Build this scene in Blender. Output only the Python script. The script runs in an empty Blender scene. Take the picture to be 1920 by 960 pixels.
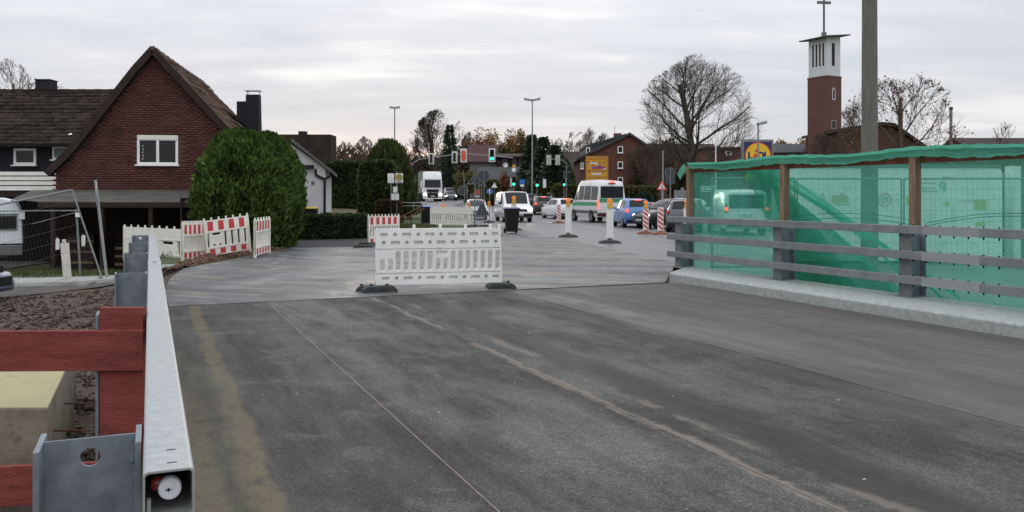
import bpy, bmesh, math, random
import numpy as np
from mathutils import Vector, Matrix, noise
from math import sin, cos, pi, radians, sqrt, atan2

S = bpy.context.scene
COL = S.collection
random.seed(7)
RNG = np.random.default_rng(7)

# ---------------------------------------------------------------- camera
F = 1600.0          # focal length in photo pixels (1920 wide)
EYE = 1.65
HOR = 368.0
cam_d = bpy.data.cameras.new('camera')
cam = bpy.data.objects.new('camera', cam_d)
COL.objects.link(cam)
cam.location = (0, 0, EYE)
cam.rotation_euler = (radians(90), 0, 0)
cam_d.sensor_width = 36
cam_d.lens = F / 1920 * 36
cam_d.shift_y = -(480 - HOR) / 1920
cam_d.clip_start = 0.05
cam_d.clip_end = 5000
S.camera = cam

# ---------------------------------------------------------------- light
S.view_settings.view_transform = 'Standard'
S.view_settings.look = 'None'
S.view_settings.exposure = 0.0
S.view_settings.gamma = 1.0
S.cycles.max_bounces = 6
S.cycles.transparent_max_bounces = 12

SUN_EL, SUN_AZ = radians(3.0), radians(-9.6)       # a setting sun behind the clouds, a little left of the view
W = bpy.data.worlds.new('World')
S.world = W
W.use_nodes = True
nt = W.node_tree
nt.nodes.clear()
def wn(t, **kw):
    n = nt.nodes.new(t)
    for k, v in kw.items():
        setattr(n, k, v)
    return n
L = nt.links.new
def wmath(op, a, b=None, c=None, clamp=False):
    n = wn('ShaderNodeMath', operation=op, use_clamp=clamp)
    for i, v in enumerate((a, b, c)):
        if v is None: continue
        if isinstance(v, (int, float)): n.inputs[i].default_value = v
        else: L(v, n.inputs[i])
    return n.outputs[0]
tc = wn('ShaderNodeTexCoord')
sep = wn('ShaderNodeSeparateXYZ'); L(tc.outputs['Generated'], sep.inputs[0])
x_, y_, z_ = sep.outputs
zc = wmath('MAXIMUM', z_, 0.0)
den = wmath('ADD', zc, 0.13)
comb = wn('ShaderNodeCombineXYZ')
L(wmath('DIVIDE', x_, den), comb.inputs[0]); L(wmath('DIVIDE', y_, den), comb.inputs[1])
n1 = wn('ShaderNodeTexNoise'); n1.inputs['Scale'].default_value = 0.55; n1.inputs['Detail'].default_value = 6; n1.inputs['Roughness'].default_value = 0.55
n1.inputs['Distortion'].default_value = 0.4
L(comb.outputs[0], n1.inputs['Vector'])
n2 = wn('ShaderNodeTexNoise'); n2.inputs['Scale'].default_value = 1.7; n2.inputs['Detail'].default_value = 5
mp = wn('ShaderNodeMapping'); mp.inputs['Scale'].default_value = (0.6, 2.2, 1); L(comb.outputs[0], mp.inputs[0]); L(mp.outputs[0], n2.inputs['Vector'])
cl = wmath('ADD', wmath('MULTIPLY', n1.outputs[0], 0.65), wmath('MULTIPLY', n2.outputs[0], 0.35))
ramp = wn('ShaderNodeValToRGB'); L(cl, ramp.inputs[0])
r = ramp.color_ramp
r.elements[0].position = 0.40; r.elements[0].color = (0.575, 0.605, 0.665, 1)
r.elements[1].position = 0.63; r.elements[1].color = (0.98, 0.96, 0.92, 1)
e = r.elements.new(0.52); e.color = (0.69, 0.705, 0.745, 1)
# an overcast sky brightens towards the zenith
gain = wmath('ADD', wmath('MULTIPLY', zc, 1.5), 0.82)
vm = wn('ShaderNodeVectorMath', operation='SCALE'); L(ramp.outputs[0], vm.inputs[0]); L(gain, vm.inputs['Scale'])
# warm haze near the horizon
warm = wmath('MULTIPLY', wmath('POWER', wmath('SUBTRACT', 1.0, zc, clamp=True), 9.0), 0.75)
mixw = wn('ShaderNodeMixRGB'); L(warm, mixw.inputs[0]); L(vm.outputs[0], mixw.inputs[1]); mixw.inputs[2].default_value = (0.70, 0.715, 0.725, 1)
# the strip of open sunset sky under the cloud deck
el = wmath('ARCTANGENT', wmath('DIVIDE', z_, y_))
az = wmath('ARCTAN2', x_, y_)
n3 = wn('ShaderNodeTexNoise'); n3.inputs['Scale'].default_value = 26; n3.inputs['Detail'].default_value = 4
mp3 = wn('ShaderNodeMapping'); mp3.inputs['Scale'].default_value = (1, 1, 5); L(tc.outputs['Generated'], mp3.inputs[0]); L(mp3.outputs[0], n3.inputs['Vector'])
elj = wmath('ADD', el, wmath('MULTIPLY', wmath('SUBTRACT', n3.outputs[0], 0.5), 0.012))
band = wmath('POWER', 2.718, wmath('MULTIPLY', wmath('POWER', wmath('DIVIDE', wmath('SUBTRACT', elj, 0.047), 0.0058), 2.0), -1.0))
azw = wmath('POWER', 2.718, wmath('MULTIPLY', wmath('POWER', wmath('ABSOLUTE', wmath('DIVIDE', wmath('SUBTRACT', az, -0.183), 0.085)), 3.0), -1.0))
glow = wmath('MULTIPLY', wmath('MULTIPLY', band, azw), wmath('GREATER_THAN', y_, 0.0))
gv = wn('ShaderNodeVectorMath', operation='SCALE'); gv.inputs[0].default_value = (1.0, 0.52, 0.16); L(wmath('MULTIPLY', glow, 1.3), gv.inputs['Scale'])
halo_e = wmath('POWER', 2.718, wmath('MULTIPLY', wmath('POWER', wmath('DIVIDE', wmath('SUBTRACT', el, 0.055), 0.035), 2.0), -1.0))
halo_a = wmath('POWER', 2.718, wmath('MULTIPLY', wmath('POWER', wmath('DIVIDE', wmath('SUBTRACT', az, -0.17), 0.28), 2.0), -1.0))
halo = wmath('MULTIPLY', wmath('MULTIPLY', halo_e, halo_a), wmath('GREATER_THAN', y_, 0.0))
hv = wn('ShaderNodeVectorMath', operation='SCALE'); hv.inputs[0].default_value = (0.12, 0.055, 0.012); L(halo, hv.inputs['Scale'])
add = wn('ShaderNodeVectorMath', operation='ADD'); L(mixw.outputs[0], add.inputs[0]); L(gv.outputs[0], add.inputs[1])
add2 = wn('ShaderNodeVectorMath', operation='ADD'); L(add.outputs[0], add2.inputs[0]); L(hv.outputs[0], add2.inputs[1])
bg = wn('ShaderNodeBackground'); L(add2.outputs[0], bg.inputs[0]); bg.inputs[1].default_value = 1.13
sky = wn('ShaderNodeTexSky', sky_type='NISHITA', sun_disc=False, sun_elevation=SUN_EL, sun_rotation=SUN_AZ)
bg2 = wn('ShaderNodeBackground'); L(sky.outputs[0], bg2.inputs[0]); bg2.inputs[1].default_value = 0.05
ms = wn('ShaderNodeMixShader'); ms.inputs[0].default_value = 0.03
L(bg.outputs[0], ms.inputs[1]); L(bg2.outputs[0], ms.inputs[2])
wo = wn('ShaderNodeOutputWorld'); L(ms.outputs[0], wo.inputs[0])

sd = bpy.data.lights.new('sun', 'SUN'); sd.energy = 0.5; sd.angle = radians(14); sd.color = (1, 0.85, 0.68)
so = bpy.data.objects.new('sun', sd); COL.objects.link(so)
sv = Vector((sin(SUN_AZ) * cos(SUN_EL), cos(SUN_AZ) * cos(SUN_EL), sin(SUN_EL)))
so.rotation_euler = sv.to_track_quat('Z', 'Y').to_euler()

# ---------------------------------------------------------------- helpers
def at(px, py, Y):
    return Vector(((px - 960) * Y / F, Y, EYE - (py - HOR) * Y / F))
def gx(px, Y): return (px - 960) * Y / F
def zz(py, Y): return EYE - (py - HOR) * Y / F
K = -0.4244                                   # the bridge runs away to the left
BU = Vector((K, 1, 0)).normalized()           # along the bridge
BV = Vector((1, -K, 0)).normalized()          # across it
BROT = atan2(BV.y, BV.x)
def br(x0, Y, z=0.0): return Vector((x0 + K * Y, Y, z))

MATS = {}
def mat(name, col, rough=0.7, metal=0.0, var=0.0, vscale=3.0, col2=None, bump=0.0, bscale=60.0, island=0.0,
        emit=0.0, spec=0.5, stretch=None, coat=0.0, wear=None):
    if name in MATS: return MATS[name]
    if rough >= 0.68 and spec == 0.5: spec = 0.16
    m = bpy.data.materials.new(name); m.use_nodes = True
    t = m.node_tree; b = t.nodes['Principled BSDF']
    b.inputs['Base Color'].default_value = (*col, 1)
    b.inputs['Roughness'].default_value = rough
    b.inputs['Metallic'].default_value = metal
    b.inputs['Specular IOR Level'].default_value = spec
    if coat: b.inputs['Coat Weight'].default_value = coat; b.inputs['Coat Roughness'].default_value = 0.08
    if emit:
        b.inputs['Emission Color'].default_value = (*col, 1); b.inputs['Emission Strength'].default_value = emit
    tcn = t.nodes.new('ShaderNodeTexCoord'); vec = tcn.outputs['Object']
    if stretch:
        mpn = t.nodes.new('ShaderNodeMapping'); mpn.inputs['Scale'].default_value = stretch
        t.links.new(vec, mpn.inputs[0]); vec = mpn.outputs[0]
    out = None
    if var or col2:
        c2 = col2 or tuple(max(0, c * (1 - var)) for c in col)
        c1 = col if col2 else tuple(min(1, c * (1 + var)) for c in col)
        n = t.nodes.new('ShaderNodeTexNoise'); n.inputs['Scale'].default_value = vscale; n.inputs['Detail'].default_value = 7
        n.inputs['Roughness'].default_value = 0.65
        t.links.new(vec, n.inputs['Vector'])
        rr = t.nodes.new('ShaderNodeValToRGB'); t.links.new(n.outputs[0], rr.inputs[0])
        rr.color_ramp.elements[0].position = 0.33; rr.color_ramp.elements[0].color = (*c2, 1)
        rr.color_ramp.elements[1].position = 0.67; rr.color_ramp.elements[1].color = (*c1, 1)
        out = rr.outputs[0]
    if wear:                      # scuffs and dirt: (colour, scale, threshold, amount)
        n = t.nodes.new('ShaderNodeTexNoise'); n.inputs['Scale'].default_value = wear[1]; n.inputs['Detail'].default_value = 9; n.inputs['Roughness'].default_value = 0.72
        t.links.new(tcn.outputs['Object'], n.inputs['Vector'])
        mr = t.nodes.new('ShaderNodeMapRange'); t.links.new(n.outputs[0], mr.inputs[0])
        mr.inputs[1].default_value = wear[2]; mr.inputs[2].default_value = wear[2] + 0.07; mr.inputs[4].default_value = wear[3]
        mx = t.nodes.new('ShaderNodeMixRGB'); t.links.new(mr.outputs[0], mx.inputs[0]); mx.inputs[2].default_value = (*wear[0], 1)
        if out is not None: t.links.new(out, mx.inputs[1])
        else: mx.inputs[1].default_value = (*col, 1)
        out = mx.outputs[0]
    if island:
        g = t.nodes.new('ShaderNodeNewGeometry')
        mr = t.nodes.new('ShaderNodeMapRange'); t.links.new(g.outputs['Random Per Island'], mr.inputs[0])
        mr.inputs[3].default_value = 1 - island; mr.inputs[4].default_value = 1 + island
        sc = t.nodes.new('ShaderNodeVectorMath'); sc.operation = 'SCALE'
        if out is not None: t.links.new(out, sc.inputs[0])
        else: sc.inputs[0].default_value = col
        t.links.new(mr.outputs[0], sc.inputs['Scale']); out = sc.outputs[0]
    if out is not None: t.links.new(out, b.inputs['Base Color'])
    if bump:
        n = t.nodes.new('ShaderNodeTexNoise'); n.inputs['Scale'].default_value = bscale; n.inputs['Detail'].default_value = 5
        t.links.new(vec, n.inputs['Vector'])
        bp = t.nodes.new('ShaderNodeBump'); bp.inputs['Strength'].default_value = min(1, bump); bp.inputs['Distance'].default_value = 0.02
        t.links.new(n.outputs[0], bp.inputs['Height']); t.links.new(bp.outputs[0], b.inputs['Normal'])
    MATS[name] = m
    return m

def thing(name, label, cat, loc=(0, 0, 0), rz=0.0, group=None, kind=None):
    o = bpy.data.objects.new(name, None); COL.objects.link(o)
    o.empty_display_size = 0.2
    o.location = loc; o.rotation_euler = (0, 0, rz)
    o['label'] = label; o['category'] = cat
    if group: o['group'] = group
    if kind: o['kind'] = kind
    return o
def tag(o, label, cat, group=None, kind=None):
    o['label'] = label; o['category'] = cat
    if group: o['group'] = group
    if kind: o['kind'] = kind
    return o
def kids(o): return [c for c in ALL if c.parent == o]
ALL = []
def link(o, parent=None):
    COL.objects.link(o); ALL.append(o)
    if parent is not None: o.parent = parent
    return o
def copy_tree(root, loc, rz, label, group=None, name=None):
    r_ = root.copy(); COL.objects.link(r_); r_.location = loc; r_.rotation_euler = (0, 0, rz); r_['label'] = label
    if group: r_['group'] = group
    if name: r_.name = name
    for ch in [c for c in ALL if c.parent == root]:
        c = ch.copy(); link(c, r_)
        for g in [g for g in ALL if g.parent == ch]:
            d = g.copy(); link(d, c)
    return r_

class MB:
    """collects shapes into one mesh"""
    def __init__(s): s.v = []; s.f = []
    def add(s, vs, fs):
        n = len(s.v); s.v += [tuple(p) for p in vs]; s.f += [tuple(i + n for i in f) for f in fs]; return s
    def box(s, x0, x1, y0, y1, z0, z1):
        return s.add([(x0, y0, z0), (x1, y0, z0), (x1, y1, z0), (x0, y1, z0), (x0, y0, z1), (x1, y0, z1), (x1, y1, z1), (x0, y1, z1)],
                     [(0, 3, 2, 1), (4, 5, 6, 7), (0, 1, 5, 4), (1, 2, 6, 5), (2, 3, 7, 6), (3, 0, 4, 7)])
    def beam(s, p, q, w, h, up=(0, 0, 1)):
        p, q = Vector(p), Vector(q); d = (q - p).normalized(); u = Vector(up)
        a = d.cross(u)
        if a.length < 1e-4: a = d.cross(Vector((1, 0, 0)))
        a.normalize(); b = a.cross(d).normalized()
        vs = []
        for c in (p, q):
            for i, j in ((-1, -1), (1, -1), (1, 1), (-1, 1)):
                vs.append(c + a * (i * w / 2) + b * (j * h / 2))
        return s.add(vs, [(0, 1, 2, 3), (7, 6, 5, 4), (0, 4, 5, 1), (1, 5, 6, 2), (2, 6, 7, 3), (3, 7, 4, 0)])
    def cyl(s, p, q, r0, r1=None, n=12, caps=True):
        r1 = r0 if r1 is None else r1
        p, q = Vector(p), Vector(q); d = (q - p).normalized()
        a = d.cross(Vector((0, 0, 1)))
        if a.length < 1e-3: a = Vector((1, 0, 0))
        a.normalize(); b = d.cross(a)
        vs = []
        for c, r_ in ((p, r0), (q, r1)):
            for i in range(n):
                t = 2 * pi * i / n
                vs.append(c + a * (cos(t) * r_) + b * (sin(t) * r_))
        fs = [(i, (i + 1) % n, n + (i + 1) % n, n + i) for i in range(n)]
        if caps: fs += [tuple(range(n - 1, -1, -1)), tuple(range(n, 2 * n))]
        return s.add(vs, fs)
    def tube(s, pts, r_, n=8):
        for a, b in zip(pts[:-1], pts[1:]): s.cyl(a, b, r_, r_, n)
        return s
    def prism(s, poly, y0, y1):
        """polygon in XZ swept along Y"""
        n = len(poly)
        vs = [(x, y0, z) for x, z in poly] + [(x, y1, z) for x, z in poly]
        fs = [tuple(range(n)), tuple(range(2 * n - 1, n - 1, -1))] + [(i, i + n, (i + 1) % n + n, (i + 1) % n) for i in range(n)]
        return s.add(vs, fs)
    def prismz(s, poly, z0, z1):
        n = len(poly)
        vs = [(x, y, z0) for x, y in poly] + [(x, y, z1) for x, y in poly]
        fs = [tuple(range(n - 1, -1, -1)), tuple(range(n, 2 * n))] + [(i, (i + 1) % n, (i + 1) % n + n, i + n) for i in range(n)]
        return s.add(vs, fs)
    def lathe(s, prof, n=24, axis='z', o=(0, 0, 0)):
        vs = []; m = len(prof)
        for i in range(n):
            t = 2 * pi * i / n
            for r_, h in prof:
                if axis == 'z': vs.append((o[0] + r_ * cos(t), o[1] + r_ * sin(t), o[2] + h))
                elif axis == 'y': vs.append((o[0] + r_ * cos(t), o[1] + h, o[2] + r_ * sin(t)))
        fs = []
        for i in range(n):
            j = (i + 1) % n
            for k in range(m - 1):
                fs.append((i * m + k, j * m + k, j * m + k + 1, i * m + k + 1))
        return s.add(vs, fs)
    def ball(s, c, rx, ry=None, rz=None, n=10, m=7):
        ry = ry or rx; rz = rz or rx
        vs = []; fs = []
        for i in range(m + 1):
            ph = pi * i / m
            for j in range(n):
                t = 2 * pi * j / n
                vs.append((c[0] + rx * sin(ph) * cos(t), c[1] + ry * sin(ph) * sin(t), c[2] + rz * cos(ph)))
        for i in range(m):
            for j in range(n):
                k = (j + 1) % n
                fs.append((i * n + j, (i + 1) * n + j, (i + 1) * n + k, i * n + k))
        return s.add(vs, fs)
    def xf(s, M):
        s.v = [tuple(M @ Vector(p)) for p in s.v]; return s
    def build(s, name, m, parent=None, bevel=0.0, smooth=False, loc=None, rz=None, kind=None):
        me = bpy.data.meshes.new(name); me.from_pydata(s.v, [], s.f); me.update()
        return finish(me, name, m, parent, bevel, smooth, loc, rz, kind)

def finish(me, name, m, parent=None, bevel=0.0, smooth=False, loc=None, rz=None, kind=None):
    bm = bmesh.new(); bm.from_mesh(me); bmesh.ops.recalc_face_normals(bm, faces=bm.faces[:])
    bm.to_mesh(me); bm.free()
    if m: me.materials.append(m)
    o = bpy.data.objects.new(name, me); link(o, parent)
    if loc is not None: o.location = loc
    if rz is not None: o.rotation_euler = (0, 0, rz)
    if smooth:
        for p in me.polygons: p.use_smooth = True
        try: me.set_sharp_from_angle(angle=radians(38))
        except Exception: pass
    if bevel:
        b = o.modifiers.new('bevel', 'BEVEL'); b.width = bevel; b.segments = 2; b.limit_method = 'ANGLE'
    if kind: o['kind'] = kind
    return o

def raw(name, verts, faces, m, parent=None, kind=None, loc=None, smooth=False):
    """numpy arrays straight to a mesh (all faces with the same number of corners)"""
    verts = np.asarray(verts, dtype=np.float32); faces = np.asarray(faces, dtype=np.int32)
    me = bpy.data.meshes.new(name)
    k = faces.shape[1]
    me.vertices.add(len(verts)); me.vertices.foreach_set('co', verts.ravel())
    me.loops.add(faces.size); me.loops.foreach_set('vertex_index', faces.ravel())
    me.polygons.add(len(faces)); me.polygons.foreach_set('loop_start', np.arange(0, faces.size, k, dtype=np.int32))
    me.polygons.foreach_set('loop_total', np.full(len(faces), k, dtype=np.int32))
    me.update(calc_edges=True); me.validate()
    if m: me.materials.append(m)
    if smooth:
        for p in me.polygons: p.use_smooth = True
    o = bpy.data.objects.new(name, me); link(o, parent)
    if kind: o['kind'] = kind
    if loc is not None: o.location = loc
    return o

BOXF = np.array([(0, 3, 2, 1), (4, 5, 6, 7), (0, 1, 5, 4), (1, 2, 6, 5), (2, 3, 7, 6), (3, 0, 4, 7)])
BOXV = np.array([(-1, -1, -1), (1, -1, -1), (1, 1, -1), (-1, 1, -1), (-1, -1, 1), (1, -1, 1), (1, 1, 1), (-1, 1, 1)]) * 0.5
def boxes(cs, size, A=None):
    """many equal boxes at centres cs; A: 3x3 axes"""
    v = BOXV * np.array(size)
    if A is not None: v = v @ np.array(A)
    cs = np.asarray(cs, dtype=float)
    V = (cs[:, None, :] + v[None]).reshape(-1, 3)
    Fc = (BOXF[None] + (np.arange(len(cs)) * 8)[:, None, None]).reshape(-1, 4)
    return V, Fc

def rect_pts(x0, x1, z0, z1): return [(x0, z0), (x1, z0), (x1, z1), (x0, z1)]
def rrect(x0, x1, z0, z1, r_=0.02, n=3):
    pts = []
    for cx, cz, a in ((x1 - r_, z0 + r_, -pi / 2), (x1 - r_, z1 - r_, 0), (x0 + r_, z1 - r_, pi / 2), (x0 + r_, z0 + r_, pi)):
        for i in range(n + 1):
            t = a + pi / 2 * i / n
            pts.append((cx + r_ * cos(t), cz + r_ * sin(t)))
    return pts
def circ(cx, cz, r_, n=16): return [(cx + r_ * cos(2 * pi * i / n), cz + r_ * sin(2 * pi * i / n)) for i in range(n)]
def plate_mesh(outline, holes, thick, name='plate'):
    cu = bpy.data.curves.new(name, 'CURVE'); cu.dimensions = '2D'; cu.fill_mode = 'BOTH'; cu.extrude = thick / 2
    for pts in [outline] + list(holes):
        sp = cu.splines.new('POLY'); sp.points.add(len(pts) - 1)
        for i, (x, z) in enumerate(pts): sp.points[i].co = (x, z, 0, 1)
        sp.use_cyclic_u = True
    ob = bpy.data.objects.new(name, cu)
    me = bpy.data.meshes.new_from_object(ob)
    bpy.data.objects.remove(ob); bpy.data.curves.remove(cu)
    # curve plane XY -> XZ
    me.transform(Matrix(((1, 0, 0, 0), (0, 0, 1, 0), (0, 1, 0, 0), (0, 0, 0, 1))))
    return me
def plate(name, outline, holes, thick, m, parent=None, y=0.0, **kw):
    me = plate_mesh(outline, holes, thick, name)
    me.transform(Matrix.Translation((0, y, 0)))
    me.materials.clear()
    return finish(me, name, m, parent, **kw)
def text_obj(name, body, size, m, parent, loc, thick=0.01, bold=0.0, face=-1):
    """lettering in the XZ plane, read from -Y"""
    cu = bpy.data.curves.new(name, 'FONT'); cu.body = body; cu.size = size; cu.extrude = thick / 2; cu.align_x = 'CENTER'; cu.align_y = 'CENTER'; cu.offset = bold
    ob = bpy.data.objects.new(name, cu)
    me = bpy.data.meshes.new_from_object(ob)
    bpy.data.objects.remove(ob); bpy.data.curves.remove(cu)
    me.transform(Matrix.Translation(loc) @ Matrix.Rotation(pi / 2, 4, 'X'))
    me.materials.clear()
    return finish(me, name, m, parent)

# ---------------------------------------------------------------- terrain heights
def sm(a, b, x):
    t = max(0.0, min(1.0, (x - a) / (b - a))); return t * t * (3 - 2 * t)
def terrain(X, Y):
    x0 = X - K * Y
    h = -0.03 + 1.0 * sm(62, 112, Y) + 1.2 * sm(115, 300, Y) + 3.0 * sm(300, 900, Y)
    # the low ground to the left of the bridge: an earth pit, a bank, a yard that dips to the house
    left = sm(-0.05, -0.20, x0)
    if left > 0:
        low = -0.62 + 0.42 * sm(9.5, 13.0, Y) - 0.06 * sm(14, 19, Y) - 0.55 * sm(19.5, 28, Y)
        fade = sm(-6.2, -9.5, X) if Y > 16 else (1 - sm(12, 16, Y)) + sm(12, 16, Y) * sm(-6.2, -9.5, X)
        fade *= 1 - sm(45, 75, Y)
        h = h * (1 - left * fade) + low * left * fade
    # ditch-side of the right-hand parapet
    right = sm(11.3, 12.3, x0) * (1 - sm(17, 26, Y))
    h -= 0.12 * right
    # below the bridge deck
    under = sm(-0.06, -0.02, x0) * (1 - sm(11.0, 11.3, x0)) * (1 if Y < 14.92 + 0.4244 * X + 0.4 else 0)
    h -= 0.35 * under
    return h
# ================================================================ SETTING
def node_mat(name):
    m = bpy.data.materials.new(name); m.use_nodes = True
    t = m.node_tree; b = t.nodes['Principled BSDF']; MATS[name] = m
    return m, t, b
class NB:
    """small node builder"""
    def __init__(s, t): s.t = t
    def n(s, ty, **kw):
        x = s.t.nodes.new(ty)
        for k, v in kw.items(): setattr(x, k, v)
        return x
    def put(s, v, sock):
        if isinstance(v, (int, float)): sock.default_value = v
        elif isinstance(v, tuple): sock.default_value = v if len(v) == 4 or sock.type == 'VECTOR' else (*v, 1)
        else: s.t.links.new(v, sock)
    def m(s, op, a, b=None, c=None, clamp=False):
        x = s.n('ShaderNodeMath', operation=op, use_clamp=clamp)
        for i, v in enumerate((a, b, c)):
            if v is not None: s.put(v, x.inputs[i])
        return x.outputs[0]
    def noise(s, vec, scale, detail=5, rough=0.6, sc=None, dist=0.0):
        if sc:
            mp_ = s.n('ShaderNodeMapping'); mp_.inputs['Scale'].default_value = sc; s.t.links.new(vec, mp_.inputs[0]); vec = mp_.outputs[0]
        x = s.n('ShaderNodeTexNoise'); x.inputs['Scale'].default_value = scale; x.inputs['Detail'].default_value = detail
        x.inputs['Roughness'].default_value = rough; x.inputs['Distortion'].default_value = dist
        s.t.links.new(vec, x.inputs['Vector']); return x.outputs[0]
    def mix(s, f, a, b, mode='MIX'):
        x = s.n('ShaderNodeMixRGB', blend_type=mode); s.put(f, x.inputs[0]); s.put(a, x.inputs[1]); s.put(b, x.inputs[2]); return x.outputs[0]
    def ramp(s, v, stops):
        x = s.n('ShaderNodeValToRGB'); s.t.links.new(v, x.inputs[0]); el_ = x.color_ramp.elements
        el_[0].position = stops[0][0]; el_[0].color = (*stops[0][1], 1) if len(stops[0][1]) == 3 else stops[0][1]
        el_[1].position = stops[-1][0]; el_[1].color = (*stops[-1][1], 1)
        for p, c in stops[1:-1]:
            q = el_.new(p); q.color = (*c, 1)
        return x.outputs[0]
    def step(s, v, a, b):
        x = s.n('ShaderNodeMapRange', interpolation_type='SMOOTHSTEP'); s.put(v, x.inputs[0])
        s.put(a, x.inputs[1]); s.put(b, x.inputs[2]); return x.outputs[0]
    def bump(s, h, st, dist, b):
        x = s.n('ShaderNodeBump'); x.inputs['Strength'].default_value = st; x.inputs['Distance'].default_value = dist
        s.t.links.new(h, x.inputs['Height']); s.t.links.new(x.outputs[0], b.inputs['Normal'])

def deck_material():
    m, t, b = node_mat('deck asphalt'); N = NB(t)
    pos = N.n('ShaderNodeNewGeometry').outputs['Position']
    sp = N.n('ShaderNodeSeparateXYZ'); t.links.new(pos, sp.inputs[0])
    X, Y = sp.outputs[0], sp.outputs[1]
    x0 = N.m('ADD', X, N.m('MULTIPLY', Y, -K))
    cb = N.n('ShaderNodeCombineXYZ'); t.links.new(x0, cb.inputs[0]); t.links.new(Y, cb.inputs[1]); bc = cb.outputs[0]
    big = N.noise(bc, 0.55, 6, 0.6, (1.3, 0.5, 1))
    streak = N.noise(bc, 1.0, 8, 0.72, (2.2, 0.42, 1), 0.15)
    fine = N.noise(pos, 62, 3, 0.8)
    grit = N.noise(pos, 21, 3, 0.7)
    col = N.ramp(big, [(0.36, (0.038, 0.037, 0.033)), (0.52, (0.066, 0.066, 0.061)), (0.66, (0.098, 0.099, 0.094))])
    col = N.mix(N.m('MULTIPLY', N.step(streak, 0.47, 0.70), 0.5), col, (0.125, 0.126, 0.120))
    col = N.mix(N.m('MULTIPLY', N.step(x0, 1.84, 1.81), 0.55), col, (0.036, 0.036, 0.031))
    col = N.mix(N.m('MULTIPLY', N.step(streak, 0.50, 0.38), 0.55), col, (0.026, 0.024, 0.019))
    patch = N.noise(pos, 1.5, 8, 0.7)
    col = N.mix(N.m('MULTIPLY', N.step(patch, 0.53, 0.64), 0.45), col, (0.115, 0.113, 0.104))
    col = N.mix(N.m('MULTIPLY', N.step(patch, 0.47, 0.38), 0.45), col, (0.024, 0.022, 0.018))
    # aggregate grain
    col = N.mix(0.75, col, N.ramp(fine, [(0.38, (0.17, 0.17, 0.17)), (0.62, (0.86, 0.86, 0.86))]), 'OVERLAY')
    col = N.mix(0.3, col, N.ramp(grit, [(0.36, (0.33, 0.33, 0.33)), (0.64, (0.68, 0.68, 0.68))]), 'OVERLAY')
    for sc_, am_ in ((95, 0.40), (42, 0.16)):
        vg = N.n('ShaderNodeTexVoronoi'); vg.inputs['Scale'].default_value = sc_; t.links.new(pos, vg.inputs['Vector'])
        sg_ = N.n('ShaderNodeSeparateColor'); t.links.new(vg.outputs['Color'], sg_.inputs[0])
        col = N.mix(am_, col, N.ramp(sg_.outputs[0], [(0.0, (0.12, 0.12, 0.12)), (0.5, (0.45, 0.45, 0.45)), (1.0, (0.92, 0.91, 0.89))]), 'OVERLAY')
    spk = N.n('ShaderNodeTexVoronoi'); spk.inputs['Scale'].default_value = 30; t.links.new(pos, spk.inputs['Vector'])
    rnd = N.n('ShaderNodeSeparateColor'); t.links.new(spk.outputs['Color'], rnd.inputs[0])
    sm_ = N.m('MULTIPLY', N.m('LESS_THAN', spk.outputs['Distance'], 0.16), N.m('GREATER_THAN', rnd.outputs[0], 0.90))
    col = N.mix(N.m('MULTIPLY', sm_, 0.45), col, (0.33, 0.30, 0.27))
    # washed sand along the rail and the joints
    wob = N.m('MULTIPLY', N.m('SUBTRACT', N.noise(pos, 1.3, 7, 0.7), 0.5), 0.32)
    wob2 = N.m('MULTIPLY', N.m('SUBTRACT', N.noise(pos, 9, 5, 0.7), 0.5), 0.12)
    xw = N.m('ADD', x0, N.m('ADD', wob, wob2))
    tex = N.noise(pos, 5, 6, 0.7)
    def bandm(c, w, s_):
        d = N.m('ABSOLUTE', N.m('SUBTRACT', xw, c)); return N.step(d, w, w * (1 - s_))
    near = N.step(Y, 9.0, 3.0)
    sand = N.m('MULTIPLY', bandm(0.65, 0.12, 0.6), N.m('ADD', 0.72, N.m('MULTIPLY', near, 0.3)))
    sand2 = N.m('MULTIPLY', N.m('MULTIPLY', N.step(xw, 0.74, 0.66), N.step(Y, 10.5, 4.0)), 0.78)
    gap_ = N.m('SUBTRACT', 1.0, N.m('MULTIPLY', bandm(0.47, 0.09, 0.8), 0.65))
    s_all = N.m('MAXIMUM', sand, N.m('MULTIPLY', sand2, gap_))
    s_all = N.m('MULTIPLY', s_all, N.step(grit, 0.15, 0.50))
    s_all = N.m('MULTIPLY', s_all, N.step(tex, 0.26, 0.48))
    col = N.mix(s_all, col, N.mix(tex, (0.075, 0.062, 0.036), (0.170, 0.142, 0.090)))
    # joint B: tan strip with a darker wet strip beside it
    jt = N.m('MULTIPLY', N.step(N.m('ABSOLUTE', N.m('SUBTRACT', xw, 3.63)), 0.075, 0.015), N.step(N.noise(bc, 0.9, 4, 0.6, (1, 0.6, 1)), 0.38, 0.50))
    col = N.mix(N.m('MULTIPLY', jt, 0.72), col, (0.20, 0.170, 0.142))
    jt2 = N.m('MULTIPLY', N.step(N.m('ABSOLUTE', N.m('SUBTRACT', xw, 3.98)), 0.10, 0.02), N.step(N.noise(bc, 1.2, 5, 0.7, (1, 0.5, 1)), 0.50, 0.60))
    col = N.mix(N.m('MULTIPLY', jt2, 0.75), col, (0.215, 0.180, 0.145))
    wet = N.m('MULTIPLY', N.step(N.m('ABSOLUTE', N.m('SUBTRACT', xw, 4.25)), 0.42, 0.05), 0.78)
    wet = N.m('MAXIMUM', wet, N.m('MULTIPLY', N.step(N.m('ABSOLUTE', N.m('SUBTRACT', xw, 9.85)), 0.5, 0.1), 0.55))
    wet = N.m('MAXIMUM', wet, N.m('MULTIPLY', N.step(N.m('ABSOLUTE', N.m('SUBTRACT', xw, 5.9)), 0.4, 0.05), 0.45))
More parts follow.
